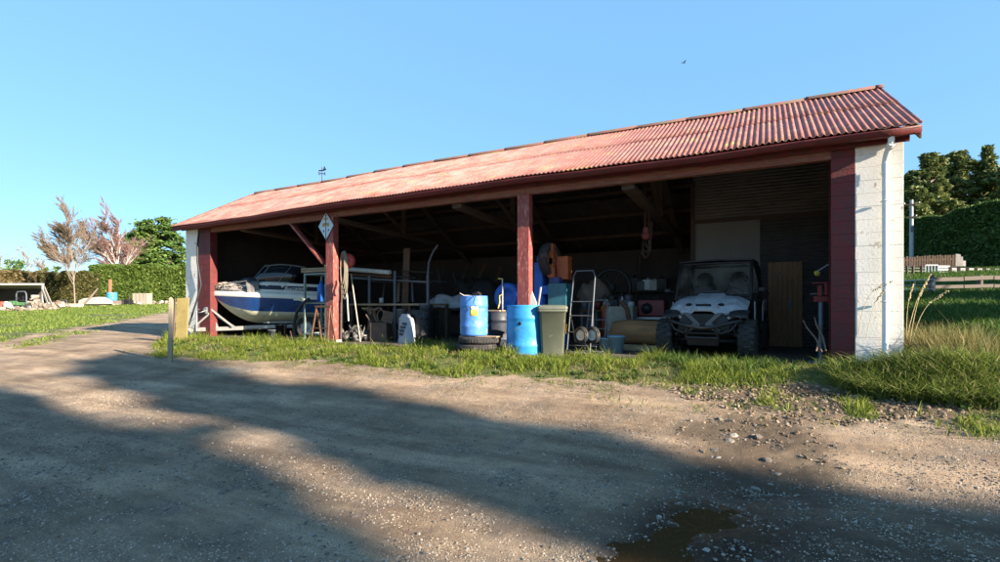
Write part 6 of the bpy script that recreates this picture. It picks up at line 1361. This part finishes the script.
for k, (px, top, d) in enumerate(((0, 248, 130), (27, 250, 140), (43, 258, 135))):
    x, y = pd(px, d); bare_tree('bare_tree', ('bare tree at the far left edge above the brown hedge', 'thin bare tree right of the round green shrub', 'lowest bare tree left of the pale twiggy tree')[k], x, y, zat(top, d)-gzf(x, y), PALEBARK, leafmat('haze_twigs', (.20, .155, .12), (.30, .24, .19), None, 0), .35, 3, .1, 30+k, .2, .2, (7, 8), .45, .05)['group'] = 'bare trees beyond the hedge'
for k, px in enumerate((47.5, 57)):
    x, y = pd(px, 100); tree('dark_shrub', ('small dark shrub poking above the scrubby hedge', 'second dark shrub poking above the scrubby hedge, nearer the bare pale tree')[k], x, y, zat(267-k, 100)-gzf(x, y), lambda h, a: .9*math.sqrt(max(.02, 1-(h*1.3-.4)**2)), 16, 120, .3, HEDGE, BARK, .1, seed=18+k, csize=.14)['group'] = 'shrubs above the scrubby hedge'
# --- right: pines and the tall clipped hedge
for k, (px, d, top, w_, l, sd_) in enumerate(((930, 78, 153, 4.6, 'broad dark pine standing left of the others behind the tall hedge', 21), (963, 82, 152, 5.2, 'wide bushy pine in the middle of the trees behind the tall hedge', 22), (986, 80, 146, 2.6, 'narrow pointed pine rising above its neighbours behind the tall hedge', 23), (1012, 76, 155, 5.0, 'pine at the right edge of the photo behind the tall hedge', 24), (910, 84, 172, 3.0, 'lower pine nearest the white corner of the shed behind the tall hedge', 25), (946, 88, 163, 4.2, 'rounded pine filling the gap between the broad dark and the wide bushy pine', 26), (1000, 86, 166, 4.0, 'lower rounded pine just right of the narrow pointed pine', 27), (919, 74, 186, 3.0, 'lowest pine in front of the broad dark pine', 28))):
    x, y = pd(px, d); zb = gzf(x, y); H = zat(top, d)-zb
    if k == 2: sh = lambda h, a, w_=w_: w_*(1-h)**.8*(.8+.25*math.sin(3*a+h*14))+.15
    else: sh = lambda h, a, w_=w_, k=k: w_*1.6*(1.02-h)**.6*(.75+.3*math.sin(2*a+h*7+k))*(.78+.34*math.sin(h*29+k*2+a))+.2
    tree('pine_tree', l, x, y, H, sh, 640, 100, .32, PINE, BARK, .38, 'pines behind the tall hedge', seed=sd_, csize=.040, flat=.6, trunk_h=.93)
hA, hB = pd(898, 52), pd(1040, 36)
hb0, hb1 = zat(224, 52)-gzf(*hA), zat(197, 36)-gzf(*hB)
hedge('tall_hedge', 'tall dark clipped hedge running up the hill on the right', hA, hB, 3.2, lambda q: hb0+(hb1-hb0)*q+.18*math.sin(q*9)+.08*math.sin(q*31), 42000, .17, DHEDGE, None, .3)
# --- right: fences, gates, boards, pole
WOODF = mat('grey_fence_timber', (.12, .098, .078), .85, var=.3, scale=5, spots=(.10, .085, .07), spot_amt=.3, bump=.4, stretch=(.6, 3, 3))
BRWD = mat('brown_fence_board', (.22, .14, .09), .85, var=.3, scale=5, spots=(.12, .09, .06), spot_amt=.3, bump=.3, stretch=(3, 3, .6))
def P3(px, py, d): x, y = pd(px, d); return Vector((x, y, zat(py, d)))
p = P3(911.5, 200, 43); gb = gzf(p.x, p.y); t = thing('utility_pole', 'pale utility pole with short cross arms standing by the tall hedge', 'pole', (p.x, p.y, gb-.2)); H = p.z-gb+.2
MB().tube([(0, 0, 0), (0, 0, H)], [.17, .12], 10).build('pole', mat('pale_pole', (.34, .36, .36), .7, var=.2, bump=.15), t)
for z, w_ in ((H-.4, .55), (H-1.5, .38)): MB().bar((-w_, -.12, z), (w_, -.12, z), .08, .09).build('cross_arm', OLDWOOD, t)
for z, w_ in ((H-.4, .5), (H-.4, -.5), (H-1.5, .3)): MB().lathe([(0, 0), (.05, 0), (.05, .06), (.03, .08), (.05, .12), (0, .15)], (w_, -.12, z+.05), n=10).build('insulator', WPL, t)
MB().box((0, -.2, H-2.5), (.22, .16, .40)).build('fuse_box', STEEL, t, bev=.01)
# near rail fence with a pipe gate at its left end
DF = 19.
t = thing('rail_fence', 'weathered timber rail fence crossing the paddock on the right', 'fence', P3(934, 297, DF)); O = t.location
b = MB()
for k, (pa, pb) in enumerate(((279.5, 277), (287, 285.5), (294, 294))):
    for s in range(3):
        f0, f1 = s/3, (s+1)/3; q0 = P3(934+90*f0, pa+(pb-pa)*f0, DF); q1 = P3(934+90*f1, pa+(pb-pa)*f1, DF); b.bar(q0-O, q1-O+Vector((0, .02, random.uniform(-.02, .02))), .04, .15-.02*k, up=(0, 0, 1))
b.build('rail', WOODF, t, bev=.006)
for px in (932, 981, 1022):
    q = P3(px, 275, DF); g0 = gzf(q.x, q.y)-.2; MB().tube([(q.x-O.x, q.y-O.y+.12, g0-O.z), (q.x-O.x, q.y-O.y+.12, q.z-O.z)], [.10, .09], 10).build('post', WOODF, t)
t = thing('pipe_gate', 'galvanised pipe gate between the white corner and the rail fence', 'gate', P3(934, 298, DF-.2)); O = t.location
b = MB(); q = [P3(896, y_, DF-.2)-O for y_ in (281.5, 286, 290, 294, 298)]; e = [P3(934.5, y_, DF-.2)-O for y_ in (279.5, 284.5, 289, 293.5, 298)]
for i in range(5): b.cyl(q[i], e[i], .022 if i in (0, 4) else .013, 8)
b.cyl(q[0], q[4], .022, 8); b.cyl(e[0], e[4], .03, 8); b.cyl(q[2].lerp(e[2], .5)+Vector((0, 0, .3)), q[4].lerp(e[4], .5), .014, 6)
b.build('frame', GALV, t)
# stock yard further up: white gates, boarded wall, brown palings
D2 = 33.
for k, (xa, xb, ya, yb, l) in enumerate(((925.5, 938, 265, 278, 'white tubular gate nearest the utility pole'), (938.5, 949.5, 266.5, 278, 'white railed gate beside the grey boarded wall'))):
    t = thing('yard_gate', l, 'gate', P3(xa, yb, D2), 0, 'white gates of the stock yard'); O = t.location; b = MB(); n = 5
    A, B_, C_, E = [P3(x_, y_, D2)-O for x_, y_ in ((xa, ya), (xb, ya), (xa, yb), (xb, yb))]
    for i in range(n): f = i/(n-1); (b.bar(A.lerp(C_, f), B_.lerp(E, f), .035, .035 if k == 0 else .10) if (k == 1 or i in (0, 4)) else b.bar(A.lerp(B_, f), C_.lerp(E, f), .05))
    b.bar(A, C_, .06); b.bar(B_, E, .06); b.build('frame', mat('white_gate_paint', (.60, .62, .64), .6, var=.1, bump=.05), t)
t = thing('boarded_wall', 'grey boarded yard wall with dark posts behind the rail fence', 'wall', P3(950, 280, D2)); O = t.location
b = MB(); bp_ = MB()
for i in range(9):
    xa = 950+i*8.6; top = 267.5+.20*i; q0 = P3(xa+1.5, top, D2)-O; q1 = P3(xa+8, top+.2, D2)-O
    for j in range(5): b.bar(q0+Vector((0, 0, -.17*j-.09)), q1+Vector((0, 0, -.17*j-.09)), .03, .155, up=(0, 0, 1))
    c = P3(xa, top-.6, D2)-O; bp_.bar((c.x, c.y, c.z-1.2), c, .16, .16)
b.build('boards', mat('grey_yard_board', (.30, .29, .28), .85, var=.3, spots=(.16, .15, .13), spot_amt=.3, bump=.3), t); bp_.build('posts', OLDWOOD, t)
t = thing('paling_fence', 'row of upright brown palings standing under the tall hedge', 'fence', P3(900, 266, 37)); O = t.location; b = MB(); br = MB()
for i in range(22):
    px = 902+i*2.55; top = 257-(i*.12)+random.uniform(-.6, .6); q0 = P3(px, 267, 37)-O; q1 = P3(px+random.uniform(-.3, .3), top, 37)-O; b.bar(q0, q1, .11, .03, up=(0, 1, 0))
q0 = P3(901, 260.5, 37.05)-O; q1 = P3(957, 259, 37.05)-O; br.bar(q0, q1, .04, .09); b.build('palings', BRWD, t); br.build('rail', BRWD, t)
t = thing('leaning_sheet', 'pale boards leaning at the right end of the brown palings', 'boards', P3(960, 266, 35.5)); O = t.location; b = MB()
for i in range(4): b.bar(P3(957+i*2.4, 266.3, 35.5)-O, P3(957+i*2.2+random.uniform(0, 1), 254-i*.4+i*i*.9, 35.7)-O, .15, .03, up=(0, 1, 0))
b.build('planks', LIMB, t)
t = thing('wire_fence', 'dark timber posts of a wire fence left of the white gates', 'fence', P3(905, 278, 32)); O = t.location; b = MB()
for px in (907, 913, 921.5): q = P3(px, 266, 32)-O; b.cyl((q.x, q.y, q.z-1.3), q, .07, 8)
b.build('posts', OLDWOOD, t); b = MB()
for py in (268, 271, 275): b.cyl(P3(900, py, 32)-O, P3(925, py, 32)-O, .008, 5)
b.build('wires', GALV, t)
# tall grass stalks with seed heads by the corner
def stalks(name, label, specs, m):
    for k, (p0, p1, p2, Y, l) in enumerate(specs):
        a, c, e = at(*p0, Y), at(*p1, Y), at(*p2, Y-.05); t = thing(name, l, 'grass stalk', a, 0, 'seeding grass stalks by the corner'); b = MB(); pts = []
        for i in range(9): f = i/8; pts.append((a*(1-f)**2+c*2*f*(1-f)+e*f*f)-a)
        b.tube(pts, [.0045*(1-.5*i/8) for i in range(9)], 5); b.build('stem', m, t)
        h = MB(); d_ = (pts[8]-pts[5])
        for i in range(16): q = pts[5]+d_*(i/15); h.blob(q+Vector((random.uniform(-.009, .009), random.uniform(-.007, .007), random.uniform(-.008, .008))), (.009, .008, .013), i, .3, 6, 4)
        h.build('seed_head', m, t)
SEED = mat('straw', (.45, .36, .20), .9, var=.25, bump=.1)
stalks('grass_stalk', '', [((906, 345), (914, 295), (931, 275), 9.6, 'tall straw stalk with a drooping seed head nearest the white corner'), ((907, 345), (905, 300), (914, 284), 9.7, 'short upright straw stalk against the white corner'), ((912, 345), (920, 300), (948, 291), 9.4, 'straw stalk leaning far to the right of the corner'), ((910, 342), (916, 300), (925, 284), 9.5, 'middle straw stalk between the drooping and the leaning one'), ((859, 335), (862, 285), (893, 281), 9.1, 'long dark stalk arching across the white wall'), ((866, 340), (872, 300), (884, 290), 9.15, 'second stalk arching before the downpipe')], SEED)
# ------------------------------------------------------------------ left: low open shed and the bits along the hedge
DL = 52.
def L3(px, py, d=DL): return P3(px, py, d)
q0 = P3(-22, 308, DL); g0 = gzf(*pd(20, DL)); t = thing('open_shed', 'low open-fronted shed with a pale roof edge at the far left', 'shed', (*pd(10, DL), g0)); O = t.location
U = Vector((CO, SI, 0)); W = Vector((*pd(24, DL), 0)).normalized()
def lp(px, dz, back=0): x_, y_ = pd(px, DL); return Vector((x_, y_, 0))-Vector((O.x, O.y, 0))+W*back+Vector((0, 0, dz))
zt5 = zat(284.5, DL)-g0
b = MB(); b.prism([(0, 0), (0, .20), (0, .20)], (0, 0, 0), U, (0, 0, 1), W*.01) if False else None
b.bar(lp(-30, zt5+.02), lp(43.5, zt5+.02), .20, .16, up=(0, 0, 1)); b.build('fascia', mat('pale_roof_edge', (.44, .41, .36), .7, var=.15, bump=.1), t)
b = MB(); b.add([lp(-31, zt5+.13, -.2), lp(44, zt5+.13, -.2), lp(44, zt5-.35, 4.2), lp(-31, zt5-.35, 4.2)], [(0, 1, 2, 3)]); b.build('roof', mat('grey_iron_roof', (.34, .34, .34), .5, .4, var=.2, bump=.1), t, solid=.04)
b = MB(); b.add([lp(-31, 0, 4.1), lp(44, 0, 4.1), lp(44, zt5-.3, 4.1), lp(-31, zt5-.3, 4.1)], [(0, 1, 2, 3)]); b.add([lp(-31, 0, 0), lp(-31, 0, 4.1), lp(-31, zt5-.3, 4.1), lp(-31, zt5, 0)], [(0, 1, 2, 3)]); b.build('wall', mat('dark_shed_boards', (.07, .055, .05), .9, var=.35, bump=.3), t, solid=.05)
for px in (42.5, -29): MB().bar(lp(px, -.1), lp(px, zt5-.05), .14).build('post', LIMB, t)
for k, (a, c, l) in enumerate((((44, 287), (54, 307), 'upper pale board leaning on the corner post of the low shed'), ((43.5, 292), (50, 308), 'lower pale board leaning on the corner post of the low shed'))):
    q, e = L3(*a, 51.5-.3*k), L3(*c, 50.5-.3*k); e.z = gzf(e.x, e.y)-.02; t = thing('leaning_plank', l, 'plank', e, 0, 'planks leaning on the low shed'); MB().bar((0, 0, 0), q-e, .28, .04, up=(0, 1, 0)).build('board', LIMB, t)
# ride-on mower
x, y = pd(18.5, 50); g0 = gzf(x, y); t = thing('ride_on_mower', 'old green ride-on mower with a grey roll hoop in the low open shed', 'mower', (x, y, g0), YAW); GRN = mat('mower_green', (.05, .13, .05), .5, var=.3, spots=(.15, .13, .09), spot_amt=.3, bump=.05)
MB().box((0, .2, .62), (.62, 1.3, .34)).box((0, -.55, .7), (.55, .5, .42)).build('body', GRN, t, bev=.06)
MB().tube([(-.52, .3, .3), (-.50, .3, 1.6), (-.38, .3, 1.85), (.38, .3, 1.85), (.50, .3, 1.6), (.52, .3, .3)], .06, 8).build('roll_hoop', STEEL, t)
MB().box((0, .45, .95), (.5, .45, .12)).box((0, .68, 1.2), (.48, .1, .45)).build('seat', BLK, t, bev=.04)
for sx in (-1, 1): wheel(t, (sx*.55, .45, .34), .34, .24, .15, 'x', seg=18); wheel(t, (sx*.48, -.75, .24), .24, .16, .1, 'x', seg=16)
MB().torus((0, -.05, 1.15), .18, .02, M=Euler((R(-35), 0, 0)).to_matrix()).cyl((0, -.05, 1.15), (0, -.25, .9), .025).build('steering_wheel', BLK, t)
def junk(name, label, cat, px, d, fn, rz=0, group='odds and ends along the hedge'):
    x, y = pd(px, d); t = thing(name, label, cat, (x, y, gzf(x, y)-.02), YAW+rz, group); fn(t); return t
def heap(m, w_, h, n, seed, kind='blob'):
    def f(t):
        rs = random.Random(seed); b = MB()
        for i in range(n):
            f_ = rs.uniform(-1, 1); z = rs.uniform(0, h)*(1-abs(f_)*.7)
            if kind == 'log': a = rs.uniform(-.3, .3); b.tube([(f_*w_-.3*math.sin(a), -.3, z+.1), (f_*w_+.3*math.sin(a), .3, z+.1)], rs.uniform(.07, .13), 7)
            elif kind == 'box': b.box((f_*w_, rs.uniform(-.3, .3), z+.12), (rs.uniform(.15, .7), rs.uniform(.15, .5), rs.uniform(.06, .35)), (rs.uniform(-.3, .3), rs.uniform(-.4, .4), rs.uniform(0, 3)))
            else: b.blob((f_*w_, rs.uniform(-.3, .3), z+.1), (rs.uniform(.15, .35), .25, rs.uniform(.12, .28)), i+seed, .4, 9, 6)
        b.build('pile', m, t)
    return f
PALEJ = leafmat('pale_scrap', (.15, .115, .09), (.31, .26, .21), (.44, .39, .33), 0, .8); MIXJ = leafmat('mixed_junk', (.07, .055, .045), (.28, .22, .17), (.55, .50, .44), 0, .8)
junk('firewood_pile', 'stack of pale split logs under the right end of the low shed roof', 'firewood', 35, 51.4, heap(PALEJ, .75, 1.35, 46, 2, 'log'))
junk('red_box', 'red box on the ground at the far left in the low shed', 'box', 1, 49.5, lambda t: MB().box((0, 0, .42), (.75, .6, .8)).box((0, 0, .85), (.8, .65, .06)).build('case', mat('faded_red_box', (.36, .09, .06), .6, var=.3, bump=.1), t, bev=.03))
junk('white_sack', 'white sack standing between the red box and the mower', 'sack', 8, 49.2, lambda t: MB().blob((0, 0, .42), (.42, .32, .48), 7, .25, 14, 9, flat=-.42).build('bag', WPL, t))
junk('rubble_pile', 'low pile of pale boards lying in front of the mower', 'pile', 14, 47.6, heap(PALEJ, 1.7, .22, 34, 12, 'box'))
junk('rubble_pile', 'pinkish rubble pile at the foot of the leaning planks', 'pile', 46, 49.5, heap(MIXJ, .9, .55, 30, 13))
junk('brick_pile', 'brown pile of scrap timber between the low shed and the bare pale tree', 'pile', 57, 58, heap(MIXJ, 1.2, .7, 44, 14, 'box'))
junk('bicycle_frame', 'tangle of dark wire and wheels under the bare pale tree', 'scrap', 64, 60, lambda t: [MB().torus((.3*k, 0, .42), .4, .05, 'y', 20, 6).build('wheel', BLK, t) for k in (-1.2, 1.1)]+[MB().tube([(-.36, 0, .42), (-.1, 0, .95), (.3, 0, .9), (.33, 0, .42)], .05, 6).build('frame', STEEL, t)])
junk('pale_trough', 'long pale trough on the ground left of the bare tree trunk', 'trough', 71, 60, lambda t: MB().prism([(-1.2, 0), (1.2, 0), (1.35, .5), (-1.35, .5)], (0, -.3, 0), (1, 0, 0), (0, 0, 1), (0, .6, 0)).build('trough_body', mat('pale_concrete', (.42, .36, .30), .9, var=.2, bump=.2), t, bev=.03))
x, y = pd(80, 62); t = thing('fallen_limb', 'pale fallen limb leaning against the bare tree on the lawn', 'limb', (x, y, gzf(x, y))); MB().tube([Vector((0, 0, 0)), U*1.2+Vector((0, 0, 1.1)), U*2.2+Vector((0, 0, 2.3))], [.16, .13, .08], 8).build('wood', PALEBARK, t)
def wreck(t):
    b = MB(); b.loft([[Vector((-1.9, y_, z_)) for y_, z_ in ((-.7, .35), (.7, .35), (.6, .8), (-.6, .8))], [Vector((-1.2, y_, z_)) for y_, z_ in ((-.8, .25), (.8, .25), (.7, 1.05), (-.7, 1.05))], [Vector((.8, y_, z_)) for y_, z_ in ((-.8, .25), (.8, .25), (.7, 1.25), (-.7, 1.25))], [Vector((1.9, y_, z_)) for y_, z_ in ((-.7, .3), (.7, .3), (.6, .7), (-.6, .7))]], smooth=False, caps=True); b.build('shell', mat('weathered_shell', (.36, .34, .30), .7, var=.2, spots=(.18, .15, .12), spot_amt=.3, bump=.1), t, bev=.05)
    MB().box((0, 0, .2), (3.0, .9, .3)).build('base', MIXJ, t)
junk('white_shell', 'upturned pale dinghy shell on a pile in front of the clipped hedge', 'shell', 96, 70, wreck)
def bluebarrel(t):
    MB().lathe(drum_prof(.65, 1.15), (0, 0, .74), n=24).build('tank_body', mat('sky_blue_tank', (.05, .23, .50), .5, var=.15, bump=.05), t)
    MB().box((0, 0, .37), (1.8, 1.2, .74)).build('base', MIXJ, t, bev=.04)
junk('blue_tank', 'blue tank standing on a block before the clipped hedge', 'tank', 112, 72, bluebarrel)
junk('brown_post', 'brown post standing behind the blue tank', 'post', 110, 74, lambda t: MB().box((0, 0, 1.9), (.3, .3, 3.9), (0, R(1), 0)).build('timber', mat('rust_brown_post', (.26, .12, .07), .85, var=.2, bump=.2), t, bev=.02))
junk('engine_block', 'dark old machine between the blue tank and the slatted crate', 'machine', 127, 74, lambda t: [MB().box((0, 0, .5), (1.3, .8, .7)).build('body', BLK, t, bev=.05), MB().cyl((.3, 0, .8), (.35, 0, 1.5), .09).build('exhaust', DARKM, t), wheel(t, (-.5, -.5, .4), .4, .2, .2, 'y', seg=16)])
def slatcrate(t):
    b = MB()
    for k in range(11): b.box((-1.0+.2*k, -.6, .85), (.09, .05, 1.7))
    for k in range(7): b.box((1.03, -.6+.2*k, .85), (.05, .09, 1.7))
    b.build('slats', LIMB, t)
    MB().box((0, 0, .08), (2.0, 1.15, .12)).box((0, 0, 1.74), (2.15, 1.3, .08)).build('frame', LIMB, t)
    MB().box((0, .5, .9), (1.9, .08, 1.5)).build('back_panel', mat('brown_board', (0,)*3), t)
junk('slatted_crate', 'tall slatted timber crate standing at the right before the clipped hedge', 'crate', 142.5, 76, slatcrate)
junk('rubble_pile', 'long low pile of pale debris at the foot of the hedge near the red shed', 'pile', 168, 78, heap(PALEJ, 4.2, .55, 60, 15))
junk('rubble_pile', 'low pale debris between the white shell and the blue tank', 'pile', 105, 71, heap(PALEJ, 1.6, .6, 30, 16))
junk('rubble_pile', 'broken pale slabs to the right of the old dark machine', 'pile', 133, 75, heap(MIXJ, 1.3, .6, 26, 17, 'box'))
# a bird high over the roof
p = P3(684, 63, 45); t = thing('bird', 'small dark bird flying high above the roof', 'bird', p, R(40)); b = MB()
b.loft([[Vector((x_, r_*math.cos(a), r_*math.sin(a))) for a in np.linspace(0, 6.28, 9)[:-1]] for x_, r_ in ((-.17, .004), (-.10, .03), (0, .045), (.09, .032), (.13, .025), (.17, .004))])
for s in (-1, 1): b.prism([(-.06, 0), (.06, 0), (.05, .16), (-.02, .34), (-.07, .18)], (0, s*.02, .01), (1, 0, 0), (0, s*.9, .25), (0, 0, .008))
b.prism([(0, -.02), (0, .02), (-.14, .05), (-.14, -.05)], (-.12, 0, 0), (1, 0, 0), (0, 1, 0), (0, 0, .006)); b.build('bird_body', BLK, t)
# ------------------------------------------------------------------ the trees behind the camera that shade the yard
def shade(px_, ys, sd_, H, w_, l, zc=.25, n=170):
    sh = lambda h, a: w_*(math.sin(min(1, (1-h)*1.15+.05)*math.pi/2)**.7)*(.85+.2*math.sin(3*a+h*8)) if h > zc else -1
    return tree('shelter_pine', l, px_, ys, H, sh, n, 110, .5, PINE, BARK, .35, 'shelter trees behind the camera', seed=sd_, csize=.052, flat=.85, trunk_h=.95)
SHADE = [(36, -1.65, 31, 18.3, .86, .3), (37, -5.75, 32, 23, 2.9, .25)]
for (sx_, sy_, sd_, H_, w_, zc_), l in zip(SHADE, ('tall narrow pine standing behind the camera by the track',  'broad tall pine standing behind the camera')): last = shade(sx_, sy_, sd_, H_, w_, l, zc_)

for k, (xx_, yy_, H_, w_) in enumerate(((24, 14.5, 10, 2.4), (27, 19.5, 12, 3.0), (29, 26, 13, 3.2))):  # unseen pines added out of frame on the right to shade the paddock
    sh = lambda h, a, w_=w_: w_*(math.sin(min(1, (1-h)*1.15+.05)*math.pi/2)**.7)*(.85+.2*math.sin(3*a+h*8))
    tree('added_shade_pine', ('shortest of the unseen pines added on the right to shade the paddock', 'middle one of the unseen pines added on the right to shade the paddock', 'tallest of the unseen pines added on the right to shade the paddock')[k], xx_, yy_, H_, sh, 110, 120, .5, PINE, BARK, .35, 'unseen pines added for shade on the right', seed=50+k, csize=.09, flat=.85, trunk_h=.95)
